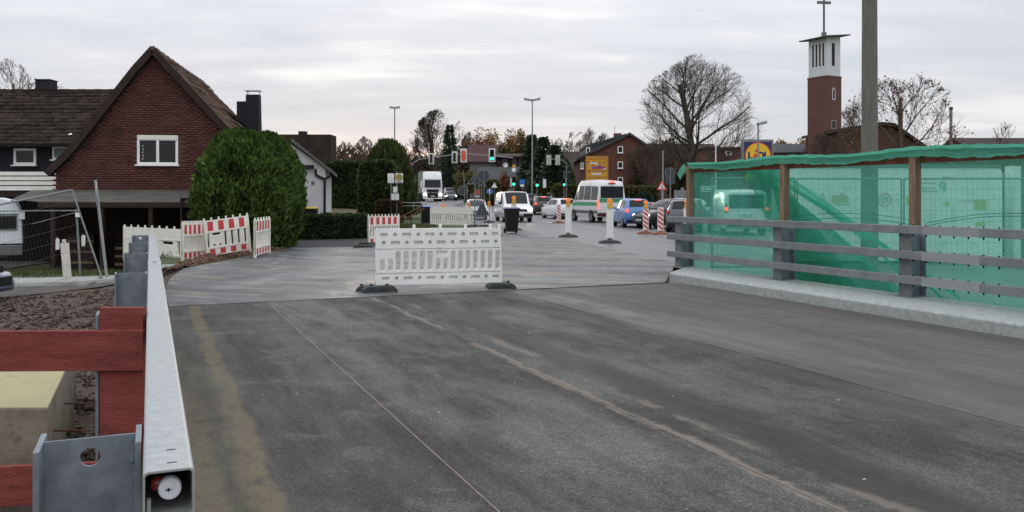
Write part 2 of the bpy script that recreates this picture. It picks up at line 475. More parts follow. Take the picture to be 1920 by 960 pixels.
    wet = N.m('MAXIMUM', wet, N.m('MULTIPLY', N.step(N.m('ABSOLUTE', N.m('SUBTRACT', xw, 8.2)), 0.3, 0.05), 0.3))
    col = N.mix(wet, col, (0.024, 0.021, 0.017))
    # pale scuffed band right of joint C
    pale = N.m('MULTIPLY', N.step(N.m('ABSOLUTE', N.m('SUBTRACT', xw, 6.62)), 0.5, 0.0), N.m('MULTIPLY', N.step(Y, 8, 14), N.step(N.noise(bc, 2.0, 6, 0.7, (1.5, 0.6, 1)), 0.40, 0.62)))
    col = N.mix(N.m('MULTIPLY', pale, 0.7), col, (0.27, 0.27, 0.265))
    slab = N.step(x0, 6.2, 6.24)
    col = N.mix(N.m('MULTIPLY', slab, 0.42), col, (0.135, 0.128, 0.115))
    t.links.new(col, b.inputs['Base Color'])
    b.inputs['Specular IOR Level'].default_value = 0.22
    rg = N.m('ADD', 0.70, N.m('MULTIPLY', N.m('SUBTRACT', streak, 0.5), -0.5))
    rg = N.m('SUBTRACT', rg, N.m('MULTIPLY', wet, 0.15))
    t.links.new(rg, b.inputs['Roughness'])
    N.bump(N.m('ADD', fine, N.m('MULTIPLY', grit, 0.6)), 0.55, 0.012, b)
    return m

def apron_material():
    m, t, b = node_mat('apron asphalt'); N = NB(t)
    pos = N.n('ShaderNodeNewGeometry').outputs['Position']
    a = N.noise(pos, 0.28, 7, 0.62, (1, 0.45, 1), 2.2)
    sp = N.n('ShaderNodeSeparateXYZ'); t.links.new(pos, sp.inputs[0])
    ax = N.m('SUBTRACT', sp.outputs[0], 3.0); ay = N.m('SUBTRACT', sp.outputs[1], 36.0)
    rad = N.m('SQRT', N.m('ADD', N.m('MULTIPLY', ax, ax), N.m('MULTIPLY', ay, ay))); ang = N.m('ARCTAN2', ay, ax)
    cb = N.n('ShaderNodeCombineXYZ'); t.links.new(N.m('MULTIPLY', rad, 1.5), cb.inputs[0]); t.links.new(N.m('MULTIPLY', ang, 2.2), cb.inputs[1])
    c1 = N.noise(cb.outputs[0], 0.8, 8, 0.70, (1.0, 1.3, 1), 1.8)
    c2 = N.noise(pos, 0.42, 9, 0.70, (1.25, 0.55, 1), 1.6)
    c = N.m('ADD', N.m('MULTIPLY', c1, 0.45), N.m('MULTIPLY', c2, 0.55))
    fine = N.noise(pos, 34, 4, 0.8)
    col = N.ramp(a, [(0.34, (0.070, 0.074, 0.079)), (0.52, (0.105, 0.109, 0.113)), (0.66, (0.165, 0.166, 0.165))])
    col = N.mix(N.m('MULTIPLY', N.step(c, 0.505, 0.585), 0.75), col, (0.23, 0.229, 0.224))
    col = N.mix(N.m('MULTIPLY', N.step(c, 0.495, 0.415), 0.8), col, (0.058, 0.071, 0.072))
    tanm = N.m('MULTIPLY', N.step(N.noise(cb.outputs[0], 0.7, 6, 0.6, (1, 0.8, 1), 2.0), 0.52, 0.62), 0.55)
    col = N.mix(tanm, col, (0.26, 0.215, 0.17))
    col = N.mix(0.45, col, N.ramp(fine, [(0.35, (0.3, 0.3, 0.3)), (0.65, (0.72, 0.72, 0.72))]), 'OVERLAY')
    # curving tyre tracks
    wv = N.m('SINE', N.m('ADD', N.m('MULTIPLY', rad, 2.3), N.m('MULTIPLY', N.noise(pos, 0.25, 3, 0.5), 9.0)))
    trk = N.m('MULTIPLY', N.step(wv, 0.55, 0.97), N.step(N.noise(pos, 0.35, 6, 0.65), 0.42, 0.56))
    col = N.mix(N.m('MULTIPLY', trk, 0.7), col, (0.20, 0.165, 0.13))
    wv2 = N.m('SINE', N.m('ADD', N.m('MULTIPLY', rad, 2.9), N.m('MULTIPLY', N.noise(pos, 0.3, 3, 0.5), 11.0)))
    trk2 = N.m('MULTIPLY', N.step(wv2, 0.55, 0.98), N.step(N.noise(pos, 0.5, 6, 0.65, None, 1.0), 0.42, 0.56))
    col = N.mix(N.m('MULTIPLY', trk2, 0.75), col, (0.055, 0.054, 0.053))
    t.links.new(col, b.inputs['Base Color'])
    rg = N.ramp(c, [(0.44, (0.44, 0.44, 0.44)), (0.56, (0.72, 0.72, 0.72))])
    t.links.new(rg, b.inputs['Roughness'])
    b.inputs['Specular IOR Level'].default_value = 0.32
    N.bump(fine, 0.3, 0.008, b)
    return m
def road_material():
    m, t, b = node_mat('road asphalt'); N = NB(t)
    pos = N.n('ShaderNodeNewGeometry').outputs['Position']
    c = N.noise(pos, 0.5, 6, 0.65, (1.6, 0.3, 1), 0.8)
    fine = N.noise(pos, 24, 4, 0.8)
    col = N.ramp(c, [(0.33, (0.085, 0.086, 0.088)), (0.66, (0.16, 0.16, 0.16))])
    col = N.mix(0.4, col, N.ramp(fine, [(0.35, (0.34, 0.34, 0.34)), (0.65, (0.66, 0.66, 0.66))]), 'OVERLAY')
    t.links.new(col, b.inputs['Base Color'])
    t.links.new(N.ramp(c, [(0.35, (0.32, 0.32, 0.32)), (0.6, (0.55, 0.55, 0.55))]), b.inputs['Roughness'])
    return m
def ground_material():
    m, t, b = node_mat('ground earth and grass'); N = NB(t)
    pos = N.n('ShaderNodeNewGeometry').outputs['Position']
    sp = N.n('ShaderNodeSeparateXYZ'); t.links.new(pos, sp.inputs[0]); X, Y = sp.outputs[0], sp.outputs[1]
    n_ = N.noise(pos, 1.6, 7, 0.7); f_ = N.noise(pos, 22, 5, 0.75)
    earth = N.mix(n_, (0.030, 0.020, 0.015), (0.115, 0.080, 0.062))
    earth = N.mix(N.step(f_, 0.50, 0.66), earth, (0.11, 0.09, 0.075))
    grass = N.mix(N.noise(pos, 5, 6, 0.7), (0.030, 0.045, 0.014), (0.085, 0.11, 0.035))
    g = N.step(N.m('ADD', Y, N.m('MULTIPLY', n_, 3.0)), 20.0, 21.5)
    right = N.step(X, 2.0, 4.0)
    g = N.m('MAXIMUM', g, right)
    col = N.mix(g, earth, grass)
    t.links.new(col, b.inputs['Base Color']); b.inputs['Roughness'].default_value = 0.95
    N.bump(N.m('ADD', f_, n_), 0.8, 0.04, b)
    return m

M_deck = deck_material(); M_apron = apron_material(); M_road = road_material(); M_ground = ground_material()
M_white = mat('white plastic', (0.84, 0.84, 0.83), 0.45, vscale=2.5, col2=(0.73, 0.73, 0.71), wear=((0.36, 0.34, 0.30), 5.0, 0.62, 0.55))
M_cream = mat('weathered white plastic', (0.80, 0.78, 0.72), 0.5, col2=(0.66, 0.64, 0.58), vscale=3, wear=((0.33, 0.30, 0.25), 4.0, 0.62, 0.5))
M_redstripe = mat('red reflective foil', (0.50, 0.045, 0.05), 0.4, var=0.1)
M_rubber = mat('recycled rubber foot', (0.055, 0.060, 0.056), 0.7, var=0.35, vscale=14, bump=0.5, bscale=90)
M_galv = mat('galvanised steel', (0.40, 0.42, 0.42), 0.5, 0.4, col2=(0.31, 0.33, 0.33), vscale=26, bump=0.05, bscale=200, wear=((0.30, 0.31, 0.30), 9.0, 0.60, 0.6))
M_galvd = mat('galvanised post steel', (0.22, 0.255, 0.285), 0.55, 0.35, col2=(0.14, 0.165, 0.19), vscale=11, bump=0.08, wear=((0.14, 0.15, 0.16), 7.0, 0.60, 0.6))
M_galvw = mat('weathered galvanised rail', (0.225, 0.24, 0.24), 0.6, 0.3, col2=(0.16, 0.172, 0.172), vscale=5, bump=0.1, wear=((0.13, 0.13, 0.135), 4.0, 0.60, 0.5))
M_dark = mat('dark void', (0.012, 0.012, 0.012), 0.9)
M_redwood = mat('red painted timber', (0.26, 0.066, 0.056), 0.75, col2=(0.150, 0.036, 0.032), vscale=2.2, stretch=(1, 6, 6), bump=0.5, bscale=22, wear=((0.10, 0.035, 0.03), 6.0, 0.585, 0.8))
M_conc = mat('concrete', (0.36, 0.37, 0.36), 0.8, col2=(0.25, 0.26, 0.25), vscale=4, bump=0.25, bscale=70)
M_form = mat('yellowed concrete top', (0.40, 0.35, 0.20), 0.75, col2=(0.34, 0.31, 0.19), vscale=3, bump=0.3, wear=((0.20, 0.19, 0.14), 3.0, 0.58, 0.6))
M_form2 = mat('stained formwork concrete', (0.30, 0.27, 0.21), 0.8, col2=(0.18, 0.155, 0.12), vscale=2.6, bump=0.5, bscale=18, wear=((0.10, 0.06, 0.035), 3.5, 0.60, 0.7))
M_rust = mat('rusty steel bar', (0.10, 0.045, 0.028), 0.8, var=0.3, vscale=30)
M_sealant = mat('pinkish joint sealant', (0.22, 0.175, 0.165), 0.7, var=0.25, vscale=9)
M_wood = mat('raw timber', (0.27, 0.185, 0.12), 0.8, col2=(0.15, 0.095, 0.062), vscale=2.5, stretch=(6, 6, 0.7), bump=0.3, bscale=25)
M_black = mat('black plastic', (0.012, 0.012, 0.014), 0.55, spec=0.18)
M_glass = mat('dark window glass', (0.014, 0.016, 0.018), 0.10, spec=0.35)
M_glassc = mat('car glass', (0.012, 0.015, 0.018), 0.12, spec=0.22)
M_chrome = mat('bright metal', (0.62, 0.63, 0.65), 0.25, 0.9)
M_steelp = mat('grey steel pole', (0.24, 0.26, 0.27), 0.5, 0.5, var=0.15, vscale=6)

def end_y(x0, c=14.92): return (c - K * x0) / (1 + K * K)
def pgram(a, b, Ya, z0, z1, c=14.92):
    ya, yb = end_y(a, c), end_y(b, c)
    return [tuple(br(a, Ya)[:2]), tuple(br(b, Ya)[:2]), tuple(br(b, yb)[:2]), tuple(br(a, ya)[:2])]

# ground: one sheet out to the horizon
def axis(stops):
    out = []
    for (a, b, st) in stops: out += list(np.arange(a, b, st))
    return out
xs = axis([(-1500, -300, 200), (-300, -60, 20), (-60, -16, 3), (-16, 18, 0.35), (18, 60, 3), (60, 300, 20), (300, 1501, 200)])
ys = axis([(-60, -6, 6), (-6, 30, 0.35), (30, 70, 2), (70, 130, 3), (130, 400, 15), (400, 3001, 200)])
gv_ = []
for y in ys:
    for x in xs:
        h = terrain(x, y)
        x0 = x - K * y
        if x0 < -0.7 and y < 20 and x > -16:
            h += 0.09 * (noise.fractal(Vector((x * 0.9, y * 0.9, 0)), 1, 2, 4)) * (1 - sm(13.5, 15, y) * sm(-9, -12, x))
        gv_.append((x, y, h))
nx = len(xs)
gf = [(j * nx + i, j * nx + i + 1, (j + 1) * nx + i + 1, (j + 1) * nx + i) for j in range(len(ys) - 1) for i in range(nx - 1)]
raw('ground', gv_, gf, M_ground, kind='structure', smooth=True)

# bridge deck: five asphalt lanes with open joints between them
deck = MB().prismz(pgram(-0.02, 11.4, -4, 0, 0, 14.9), -0.5, -0.03).build('bridge_deck', M_dark, kind='structure')
JO = [0.22, 1.825, 3.62, 6.22, 8.08, 10.1]
for i, (a, b) in enumerate(zip(JO[:-1], JO[1:])):
    g = 0.0045 if i < 3 else 0.008
    MB().prismz(pgram(a + g, b - g, -4, 0, 0), -0.028, 0.0).build('asphalt_lane', M_deck, deck)
for j, (jx, w) in enumerate(((1.825, 0.0045), (6.22, 0.005), (8.08, 0.006))):
    MB().prismz(pgram(jx - w, jx + w, -4, 0, 0), -0.028, -0.002 if j else 0.003).build('joint_seal', M_sealant if j != 1 else M_dark, deck)
# edge beam under the left guard rail
MB().prismz(pgram(-0.03, 0.212, -4, 0, 0), -0.5, 0.004).build('edge_beam', M_deck, deck)

# the apron beyond the deck
ap = [(gx(314, 12.78), 12.78), (gx(1247, 16.35), 16.35), (4.1, 21.3), (2.6, 29.5), (1.1, 39), (-0.4, 47), (-2.4, 44), (-3.7, 36.7), (-4.3, 31), (-4.75, 27.9),
      (-7.0, 27.4), (-7.4, 25.6), (-7.3, 22.8), (-7.5, 19.5), (-6.95, 17.4), (-6.2, 15.2)]
ap = [(x + 0.008, y + 0.03) if i < 2 else (x, y) for i, (x, y) in enumerate(ap)]
MB().prismz(ap, -0.25, 0.0).build('pavement', M_apron, kind='structure')
# dark asphalt yard in front of the hedge
MB().prismz([(-7.9, 27.0), (-4.6, 27.96), (-4.35, 31.2), (-3.9, 37), (-9.6, 37), (-10.2, 30)], -0.25, -0.012).build('driveway', mat('dark driveway asphalt', (0.048, 0.049, 0.050), 0.8, var=0.2, vscale=2), kind='structure')

# main road: sweeps from the right foreground away to the left, over the rise
RC = [(19.0, 2, 9), (15.2, 12, 9), (11.2, 22, 9.5), (8.3, 32, 9.5), (6.0, 42, 9.5), (3.6, 52, 9.5), (1.7, 62, 9.5), (-0.6, 72, 9.5), (-3.2, 84, 9.5), (-6.0, 98, 9), (-9.0, 114, 9), (-12.5, 134, 8), (-18, 165, 8), (-27, 215, 8), (-45, 300, 8)]
def road_mesh(rc, off, m, name, lat=(-1, 1), dz=0.0, label=None):
    P = []; n = 9
    # resample
    pts = []
    for (a, b) in zip(rc[:-1], rc[1:]):
        for k in range(6):
            t = k / 6; pts.append(tuple(a[i] * (1 - t) + b[i] * t for i in range(3)))
    pts.append(rc[-1])
    for (x, y, w) in pts:
        for k in range(n):
            u = lat[0] + (lat[1] - lat[0]) * k / (n - 1)
            if u < 0: u *= 1.75 - 0.75 * sm(35, 66, y)
            X = x + u * w / 2 + off
            P.append((X, y, terrain(0 if y > 60 else 0.0, y if y > 30 else 30) + 0.022 + dz))
    f = [(j * n + i, j * n + i + 1, (j + 1) * n + i + 1, (j + 1) * n + i) for j in range(len(pts) - 1) for i in range(n - 1)]
    return raw(name, P, f, m, kind='structure')
def road_z(Y): return terrain(0, max(Y, 30)) + 0.024
road_mesh(RC, 0, M_road, 'road', (-1.0, 1.2))
# side street joining at the lights, to the right
P = []
for k in range(12):
    x = 4 + k * 9
    for y in (75, 79, 83, 87): P.append((x, y + k * 0.8, road_z(y + k * 0.8) + 0.006))
raw('side_street', P, [(i * 4 + j, i * 4 + 4 + j, i * 4 + 5 + j, i * 4 + 1 + j) for i in range(11) for j in range(3)], M_road, kind='structure')
M_paint = mat('worn white road paint', (0.55, 0.55, 0.53), 0.6, var=0.2, vscale=8)
mk = MB()
for y in range(34, 76, 9):
    def cx(Y):
        for a, b in zip(RC[:-1], RC[1:]):
            if a[1] <= Y <= b[1]:
                t = (Y - a[1]) / (b[1] - a[1]); return a[0] + (b[0] - a[0]) * t
    z = road_z(y) + 0.006
    mk.add([(cx(y) - 1.0, y, z), (cx(y) - 0.88, y, z), (cx(y + 4) - 0.88, y + 4, road_z(y + 4) + 0.006), (cx(y + 4) - 1.0, y + 4, road_z(y + 4) + 0.006)], [(0, 1, 2, 3)])
mk.build('road_marking', M_paint, kind='structure')
# pavement along the far side of the road
P = []
ysn = list(range(30, 76, 3))
for y in ysn:
    c = cx(y); z = road_z(y)
    for (dx, dz) in ((5.75, 0.0), (5.76, 0.12), (8.4, 0.13), (8.41, -0.2)): P.append((c + dx, y, z + dz))
raw('footpath', P, [(i * 4 + j, i * 4 + 4 + j, i * 4 + 5 + j, i * 4 + 1 + j) for i in range(len(ysn) - 1) for j in range(3)], M_conc, kind='structure')

# lane, kerb and pavement in the low ground on the left
M_lane = mat('old lane asphalt', (0.085, 0.078, 0.072), 0.75, var=0.25, vscale=2, bump=0.2)
def strip(name, a, b, m, n=14, lift=0.02, thick=0.0):
    """sheet between two polylines (lists of (x, y)) laid on the terrain"""
    P = []
    rows = 8
    for i in range(n + 1):
        t = i / n * (len(a) - 1); k = min(int(t), len(a) - 2); u = t - k
        pa = np.array(a[k]) * (1 - u) + np.array(a[k + 1]) * u; pb = np.array(b[k]) * (1 - u) + np.array(b[k + 1]) * u
        for r_ in range(rows + 1):
            q = pa * (1 - r_ / rows) + pb * r_ / rows
            P.append((q[0], q[1], terrain(q[0], q[1]) + lift))
    n1_ = rows + 1
    f = [(i * n1_ + j, i * n1_ + j + 1, (i + 1) * n1_ + j + 1, (i + 1) * n1_ + j) for i in range(n) for j in range(rows)]
    V = list(P); Fq = list(f)
    if thick:
        base = len(V); V += [(x, y, z - thick) for x, y, z in P]
        edge = [i * n1_ for i in range(n + 1)]
        for p, q in zip(edge[:-1], edge[1:]): Fq.append((p, q, q + base, p + base))
    return raw(name, V, Fq, m, kind='structure')
strip('lane', [(-20, 13.4), (-10.5, 14.2), (-8.0, 16.6)], [(-20, 17.0), (-10.5, 17.6), (-8.0, 17.9)], M_lane, lift=0.035)
strip('kerb_pavement', [(-20, 17.0), (-10.5, 17.65), (-7.7, 18.4)], [(-20, 18.3), (-10.5, 19.0), (-7.7, 19.9)], M_conc, lift=0.10, thick=0.12)
# yard asphalt in front of the house
strip('yard', [(-24, 25.5), (-17, 25.2)], [(-24, 32), (-17, 32)], M_lane, lift=0.03)
# ================================================================ NEAR OBJECTS
R_ = sqrt(1 + K * K)
def S_(x0, Y): return R_ * Y + K * x0 / R_           # distance along the bridge
def T_(x0): return x0 / R_                            # distance across it
WROOT = set()
_link = link
def link(o, parent=None):
    _link(o, parent)
    if parent is not None and parent.name in WROOT:
        o.matrix_parent_inverse = Matrix.LocRotScale(parent.location, parent.rotation_euler, None).inverted()
    return o
def wthing(name, label, cat, loc, group=None, kind=None):
    """a thing whose parts are given in world coordinates"""
    o = thing(name, label, cat, loc, 0, group, kind); WROOT.add(o.name); return o
def bframe(root_s=0.0, root_t=0.0, z=0.0): return (BU * root_s + BV * root_t + Vector((0, 0, z)))

# ---- left guard rail -----------------------------------------------------------------
s0 = S_(0, 2.63)
gr = thing('guard_rail', 'long galvanised box beam guard rail along the left edge of the bridge', 'guard rail', bframe(s0, 0), BROT)
Lg = S_(0, 19.7) - s0
tl, tr = T_(-0.0225), T_(0.141)
me = plate_mesh(rrect(tl, tr, 0.648, 0.80, 0.018, 4), [rrect(tl + 0.007, tr - 0.007, 0.655, 0.793, 0.013, 4)], Lg)
me.transform(Matrix.Translation((0, Lg / 2, 0))); me.materials.clear()
finish(me, 'box_beam', M_galv, gr, smooth=True)
cxm = (tl + tr) / 2
for dy in (0.075, 0.225): MB().box(cxm - 0.004, cxm + 0.025, dy - 0.003, dy + 0.005, 0.7995, 0.8008).build('slot', M_dark, gr)
for dy in (8.9, 9.05, 9.22):
    MB().box(cxm - 0.03, cxm + 0.03, dy - 0.02, dy + 0.02, 0.80, 0.808).build('splice_bolt', M_galv, gr)
sl = MB().box(tl - 0.002, tr + 0.002, 8.6, 9.4, 0.65, 0.8022).build('splice_sleeve', M_galv, gr)
# reflector in the open end, and the bracket seen beside it
rf = MB().lathe([(0, -0.012), (0.032, -0.012), (0.035, -0.008), (0.035, 0.02), (0.0, 0.02)], 28, 'y', (0.058, 0.05, 0.728)).build('end_reflector', mat('pale reflector disc', (0.62, 0.64, 0.68), 0.35, var=0.06, vscale=40), gr, smooth=True)
MB().ball((0.022, 0.075, 0.738), 0.022, 0.02, 0.024).build('red_lens', mat('red plastic lens', (0.22, 0.02, 0.02), 0.3), gr, smooth=True)
MB().box(0.045, 0.063, 0.0365, 0.0375, 0.724, 0.728).box(0.052, 0.056, 0.0365, 0.0375, 0.72, 0.732).xf(Matrix.Identity(4)).build('screw_slot', M_dark, rf)
MB().box(-0.008, 0.003, 0.02, 0.05, 0.655, 0.705).build('bracket', M_galv, gr)
MB().box(tl + 0.008, tr - 0.008, 1.2, 1.21, 0.656, 0.792).build('dark_inside', M_dark, gr)  # black sheet stands in for the shade deep inside the hollow beam
def ibeam_post(root, s, tl_, tr_, z0, z1, fl=0.25, m=M_galvd):
    w = MB().box(tl_ + 0.02, tr_ - 0.02, s - 0.005, s + 0.005, z0, z1)
    hole = circ((tl_ + tr_) / 2, z1 - 0.068, 0.033, 20)
    me = plate_mesh([(tl_ + 0.02, z0), (tr_ - 0.02, z0), (tr_ - 0.02, z1), (tl_ + 0.02, z1)], [hole], 0.01)
    me.transform(Matrix.Translation((0, s, 0))); me.materials.clear()
    p = finish(me, 'post', m, root)
    MB().box(tl_, tl_ + 0.02, s - fl / 2, s + fl / 2, z0, z1).build('flange', m, p, bevel=0.003)
    MB().box(tr_ - 0.02, tr_, s - fl / 2, s + fl / 2, z0, z1).build('flange', m, p, bevel=0.003)
    return p
for Y in (3.04, 6.35, 9.6, 12.9, 15.9, 18.8):
    p = ibeam_post(gr, S_(-0.2, Y) - s0, T_(-0.393), T_(-0.03), -0.95, 0.792)
    MB().cyl((T_(-0.03) - 0.035, S_(-0.2, Y) - s0 - 0.012, 0.70), (T_(-0.03) - 0.035, S_(-0.2, Y) - s0 + 0.0, 0.70), 0.012, n=6).build('bolt', M_galvd, p)

# ---- red timber barrier across the earth pit --------------------------------------------
tb = wthing('timber_barrier', 'red painted plank barrier nailed across the earth pit beside the guard rail', 'barrier', (-3.0, 6.2, -0.6))
def pxbox(px0, px1, py0, py1, Y, th, m, name, parent, dy0=0.0, dy1=0.0, bevel=0.004):
    a, b, c, d = at(px0, py0 + dy0, Y), at(px1, py0 + dy1, Y), at(px1, py1 + dy1, Y), at(px0, py1 + dy0, Y)
    vs = [a, b, c, d] + [p + Vector((0, th, 0)) for p in (a, b, c, d)]
    return MB().add(vs, [(0, 1, 2, 3), (7, 6, 5, 4), (0, 4, 5, 1), (1, 5, 6, 2), (2, 6, 7, 3), (3, 7, 4, 0)]).build(name, m, parent, bevel=bevel)
pl1 = pxbox(-420, 268, 619.5, 695, 6.12, 0.05, M_redwood, 'plank', tb, 5, 0)
pl2 = pxbox(-420, 192, 867, 942, 6.12, 0.05, M_redwood, 'plank', tb, 28, 0)
up1 = pxbox(186, 268, 577, 1010, 6.18, 0.06, M_redwood, 'upright', tb)
for (px, py) in ((255, 661), (254, 631), (206, 628), (206, 681)):
    c = at(px, py, 6.115); MB().cyl(c, c + Vector((0, 0.01, 0)), 0.006, n=8).build('nail_head', M_rust, tb)

# ---- concrete block ---------------------------------------------------------------------
cbk = wthing('concrete_block', 'yellow topped concrete block with stained sides behind the red planks', 'block', (-4.5, 7.5, -0.65))
fr, bk = br(-0.794, 6.65), br(-0.80, 9.3)
poly = [(-8.5, 6.55), (fr.x, fr.y), (bk.x, bk.y), (-8.5, 9.0)]
MB().prismz(poly, -0.72, -0.004).build('block_body', M_form2, cbk, bevel=0.01)
MB().prismz([(-8.49, 6.56), (fr.x - 0.008, fr.y + 0.008), (bk.x - 0.008, bk.y - 0.008), (-8.49, 8.99)], -0.003, 0.002).build('block_top', M_form, cbk)
for (px, py, Y, L_) in ((118, 757, 7.95, 0.36), (99, 808, 7.0, 0.30)):
    a = at(px, py, Y)
    MB().cyl(a - Vector((0.06, 0, 0)), a + Vector((L_, 0.02, 0.0)), 0.008, n=6).build('rebar', M_rust, cbk)

# ---- stones and clods of the bank (uncountable) ------------------------------------------
def stones(name, label, pts, smin, smax, m, flat=0.6, kind='stuff'):
    base = np.array([(1, 0, 0), (0.3, 0.95, 0), (-0.8, 0.6, 0), (-0.8, -0.6, 0), (0.3, -0.95, 0), (0.1, 0, 0.9), (0.1, 0, -0.9)])
    fc = np.array([(0, 1, 5), (1, 2, 5), (2, 3, 5), (3, 4, 5), (4, 0, 5), (1, 0, 6), (2, 1, 6), (3, 2, 6), (4, 3, 6), (0, 4, 6)])
    n = len(pts)
    V = np.repeat(base[None], n, 0) * (1 + RNG.uniform(-0.3, 0.3, (n, 7, 1)))
    s = smin + (smax - smin) * RNG.random(n) ** 2.5
    V *= s[:, None, None]; V[:, :, 2] *= flat
    a = RNG.random(n) * 6.28; ca, sa = np.cos(a)[:, None], np.sin(a)[:, None]
    x = V[:, :, 0] * ca - V[:, :, 1] * sa; y = V[:, :, 0] * sa + V[:, :, 1] * ca
    tl2 = RNG.uniform(-0.6, 0.6, n)[:, None]
    z = V[:, :, 2] + x * tl2
    V = np.stack([x, y, z], 2) + np.array(pts)[:, None, :]
    Fc = (fc[None] + (np.arange(n) * 7)[:, None, None]).reshape(-1, 3)
    o = raw(name, V.reshape(-1, 3), Fc, m, kind=kind)
    tag(o, label, 'rubble', kind='stuff')
    return o
M_stone = mat('mixed rubble stones', (0.085, 0.062, 0.050), 0.9, island=0.85, var=0.35, vscale=9)
pts = []
while len(pts) < 22000:
    Y = 7.2 + 8.5 * random.random() ** 0.8
    x0 = -0.12 - 9 * random.random() ** 1.5
    X = x0 + K * Y
    if Y < 9.4 and x0 < -0.78: continue
    if X < -9.6 + (Y - 13) * 0.2 and Y > 13.4: continue
    if Y > 17 or X < -13: continue
    h = terrain(X, Y) + 0.09 * noise.fractal(Vector((X * 0.9, Y * 0.9, 0)), 1, 2, 4) * (1 - sm(13.5, 15, Y) * sm(-9, -12, X))
    pts.append((X, Y, h - 0.002))
stones('rubble', 'loose stones and dark earth heaped on the bank left of the guard rail', pts, 0.006, 0.050, M_stone, flat=0.75)
# reddish spoil along the foot of the plastic barriers
pts = []
hp = []
for i in range(46):
    hp.append((-7.6 + 2.6 * (i / 45) + random.uniform(-.15, .15), 20.2 + 3.6 * (i / 45) ** 0.8 + random.uniform(-.3, .3)))
M_spoil = mat('reddish spoil', (0.155, 0.085, 0.060), 0.95, col2=(0.06, 0.036, 0.028), vscale=4, bump=0.9, bscale=14)
mv = []; NXm, NYm = 40, 14
for i in range(NXm + 1):
    for j in range(NYm + 1):
        u, v = i / NXm, j / NYm
        px = 292 + (535 - 292) * u
        yb = 521 - 54 * u ** 0.62                       # front edge as it lies on the ground
        Yf = 2640 / (yb - 368); Yb = Yf + 3.4 * (1 - 0.75 * u)
        Y = Yf + (Yb - Yf) * v
        X = gx(px, Yf) - 0.5 * v
        h = 0.20 * sin(pi * min(1, v * 1.15)) ** 0.7 * (sin(pi * min(1, 0.15 + u * 0.85)) ** 0.6) * (0.7 + 0.6 * noise.noise(Vector((X * 1.6, Y * 1.6, 3))))
        mv.append((X, Y, -0.02 + max(0, h)))
        if random.random() < 0.9: pts.append((X + random.uniform(-.1, .1), Y + random.uniform(-.1, .1), max(0, h)))
so_ = raw('spoil_heap', mv, [(i * (NYm + 1) + j, (i + 1) * (NYm + 1) + j, (i + 1) * (NYm + 1) + j + 1, i * (NYm + 1) + j + 1) for i in range(NXm) for j in range(NYm)], M_spoil, smooth=True)
tag(so_, 'low heap of reddish earth along the foot of the red and white barriers', 'soil', kind='stuff')
stones('spoil_stones', 'small stones scattered over the reddish earth by the barriers', pts, 0.015, 0.07, mat('brick rubble', (0.20, 0.12, 0.09), 0.9, island=0.6))
# grit on the deck
pts = []
for i in range(260):
    x0 = random.uniform(0.3, 10); Y = random.uniform(4, 14); p = br(x0, Y); pts.append((p.x, p.y, 0.002))
stones('grit', 'tiny pale chips of grit and leaf bits lying on the bridge asphalt', pts, 0.004, 0.015, mat('pale grit', (0.33, 0.27, 0.22), 0.9, island=0.6), flat=0.35)

# ---- plastic barriers ---------------------------------------------------------------------
def foot(root, x, yaw=0.0, y=0.0, L_=0.66, w=0.40, hgt=0.115):
    p = [(-L_ / 2, 0), (L_ / 2, 0), (L_ / 2 - 0.02, hgt * 0.55), (L_ / 2 - 0.09, hgt), (-L_ / 2 + 0.09, hgt), (-L_ / 2 + 0.02, hgt * 0.55)]
    m_ = MB().prism(p, -w / 2, w / 2)
    m_.box(-0.14, 0.14, -w / 2 - 0.012, -w / 2 + 0.01, hgt * 0.45, hgt * 0.62)
    m_.box(-0.16, -0.11, -0.03, 0.03, hgt, hgt + 0.03)
    m_.box(0.11, 0.16, -0.03, 0.03, hgt, hgt + 0.03)
    m_.xf(Matrix.Translation((x, y, 0)) @ Matrix.Rotation(yaw, 4, 'Z'))
    return m_.build('foot', M_rubber, root, bevel=0.008)

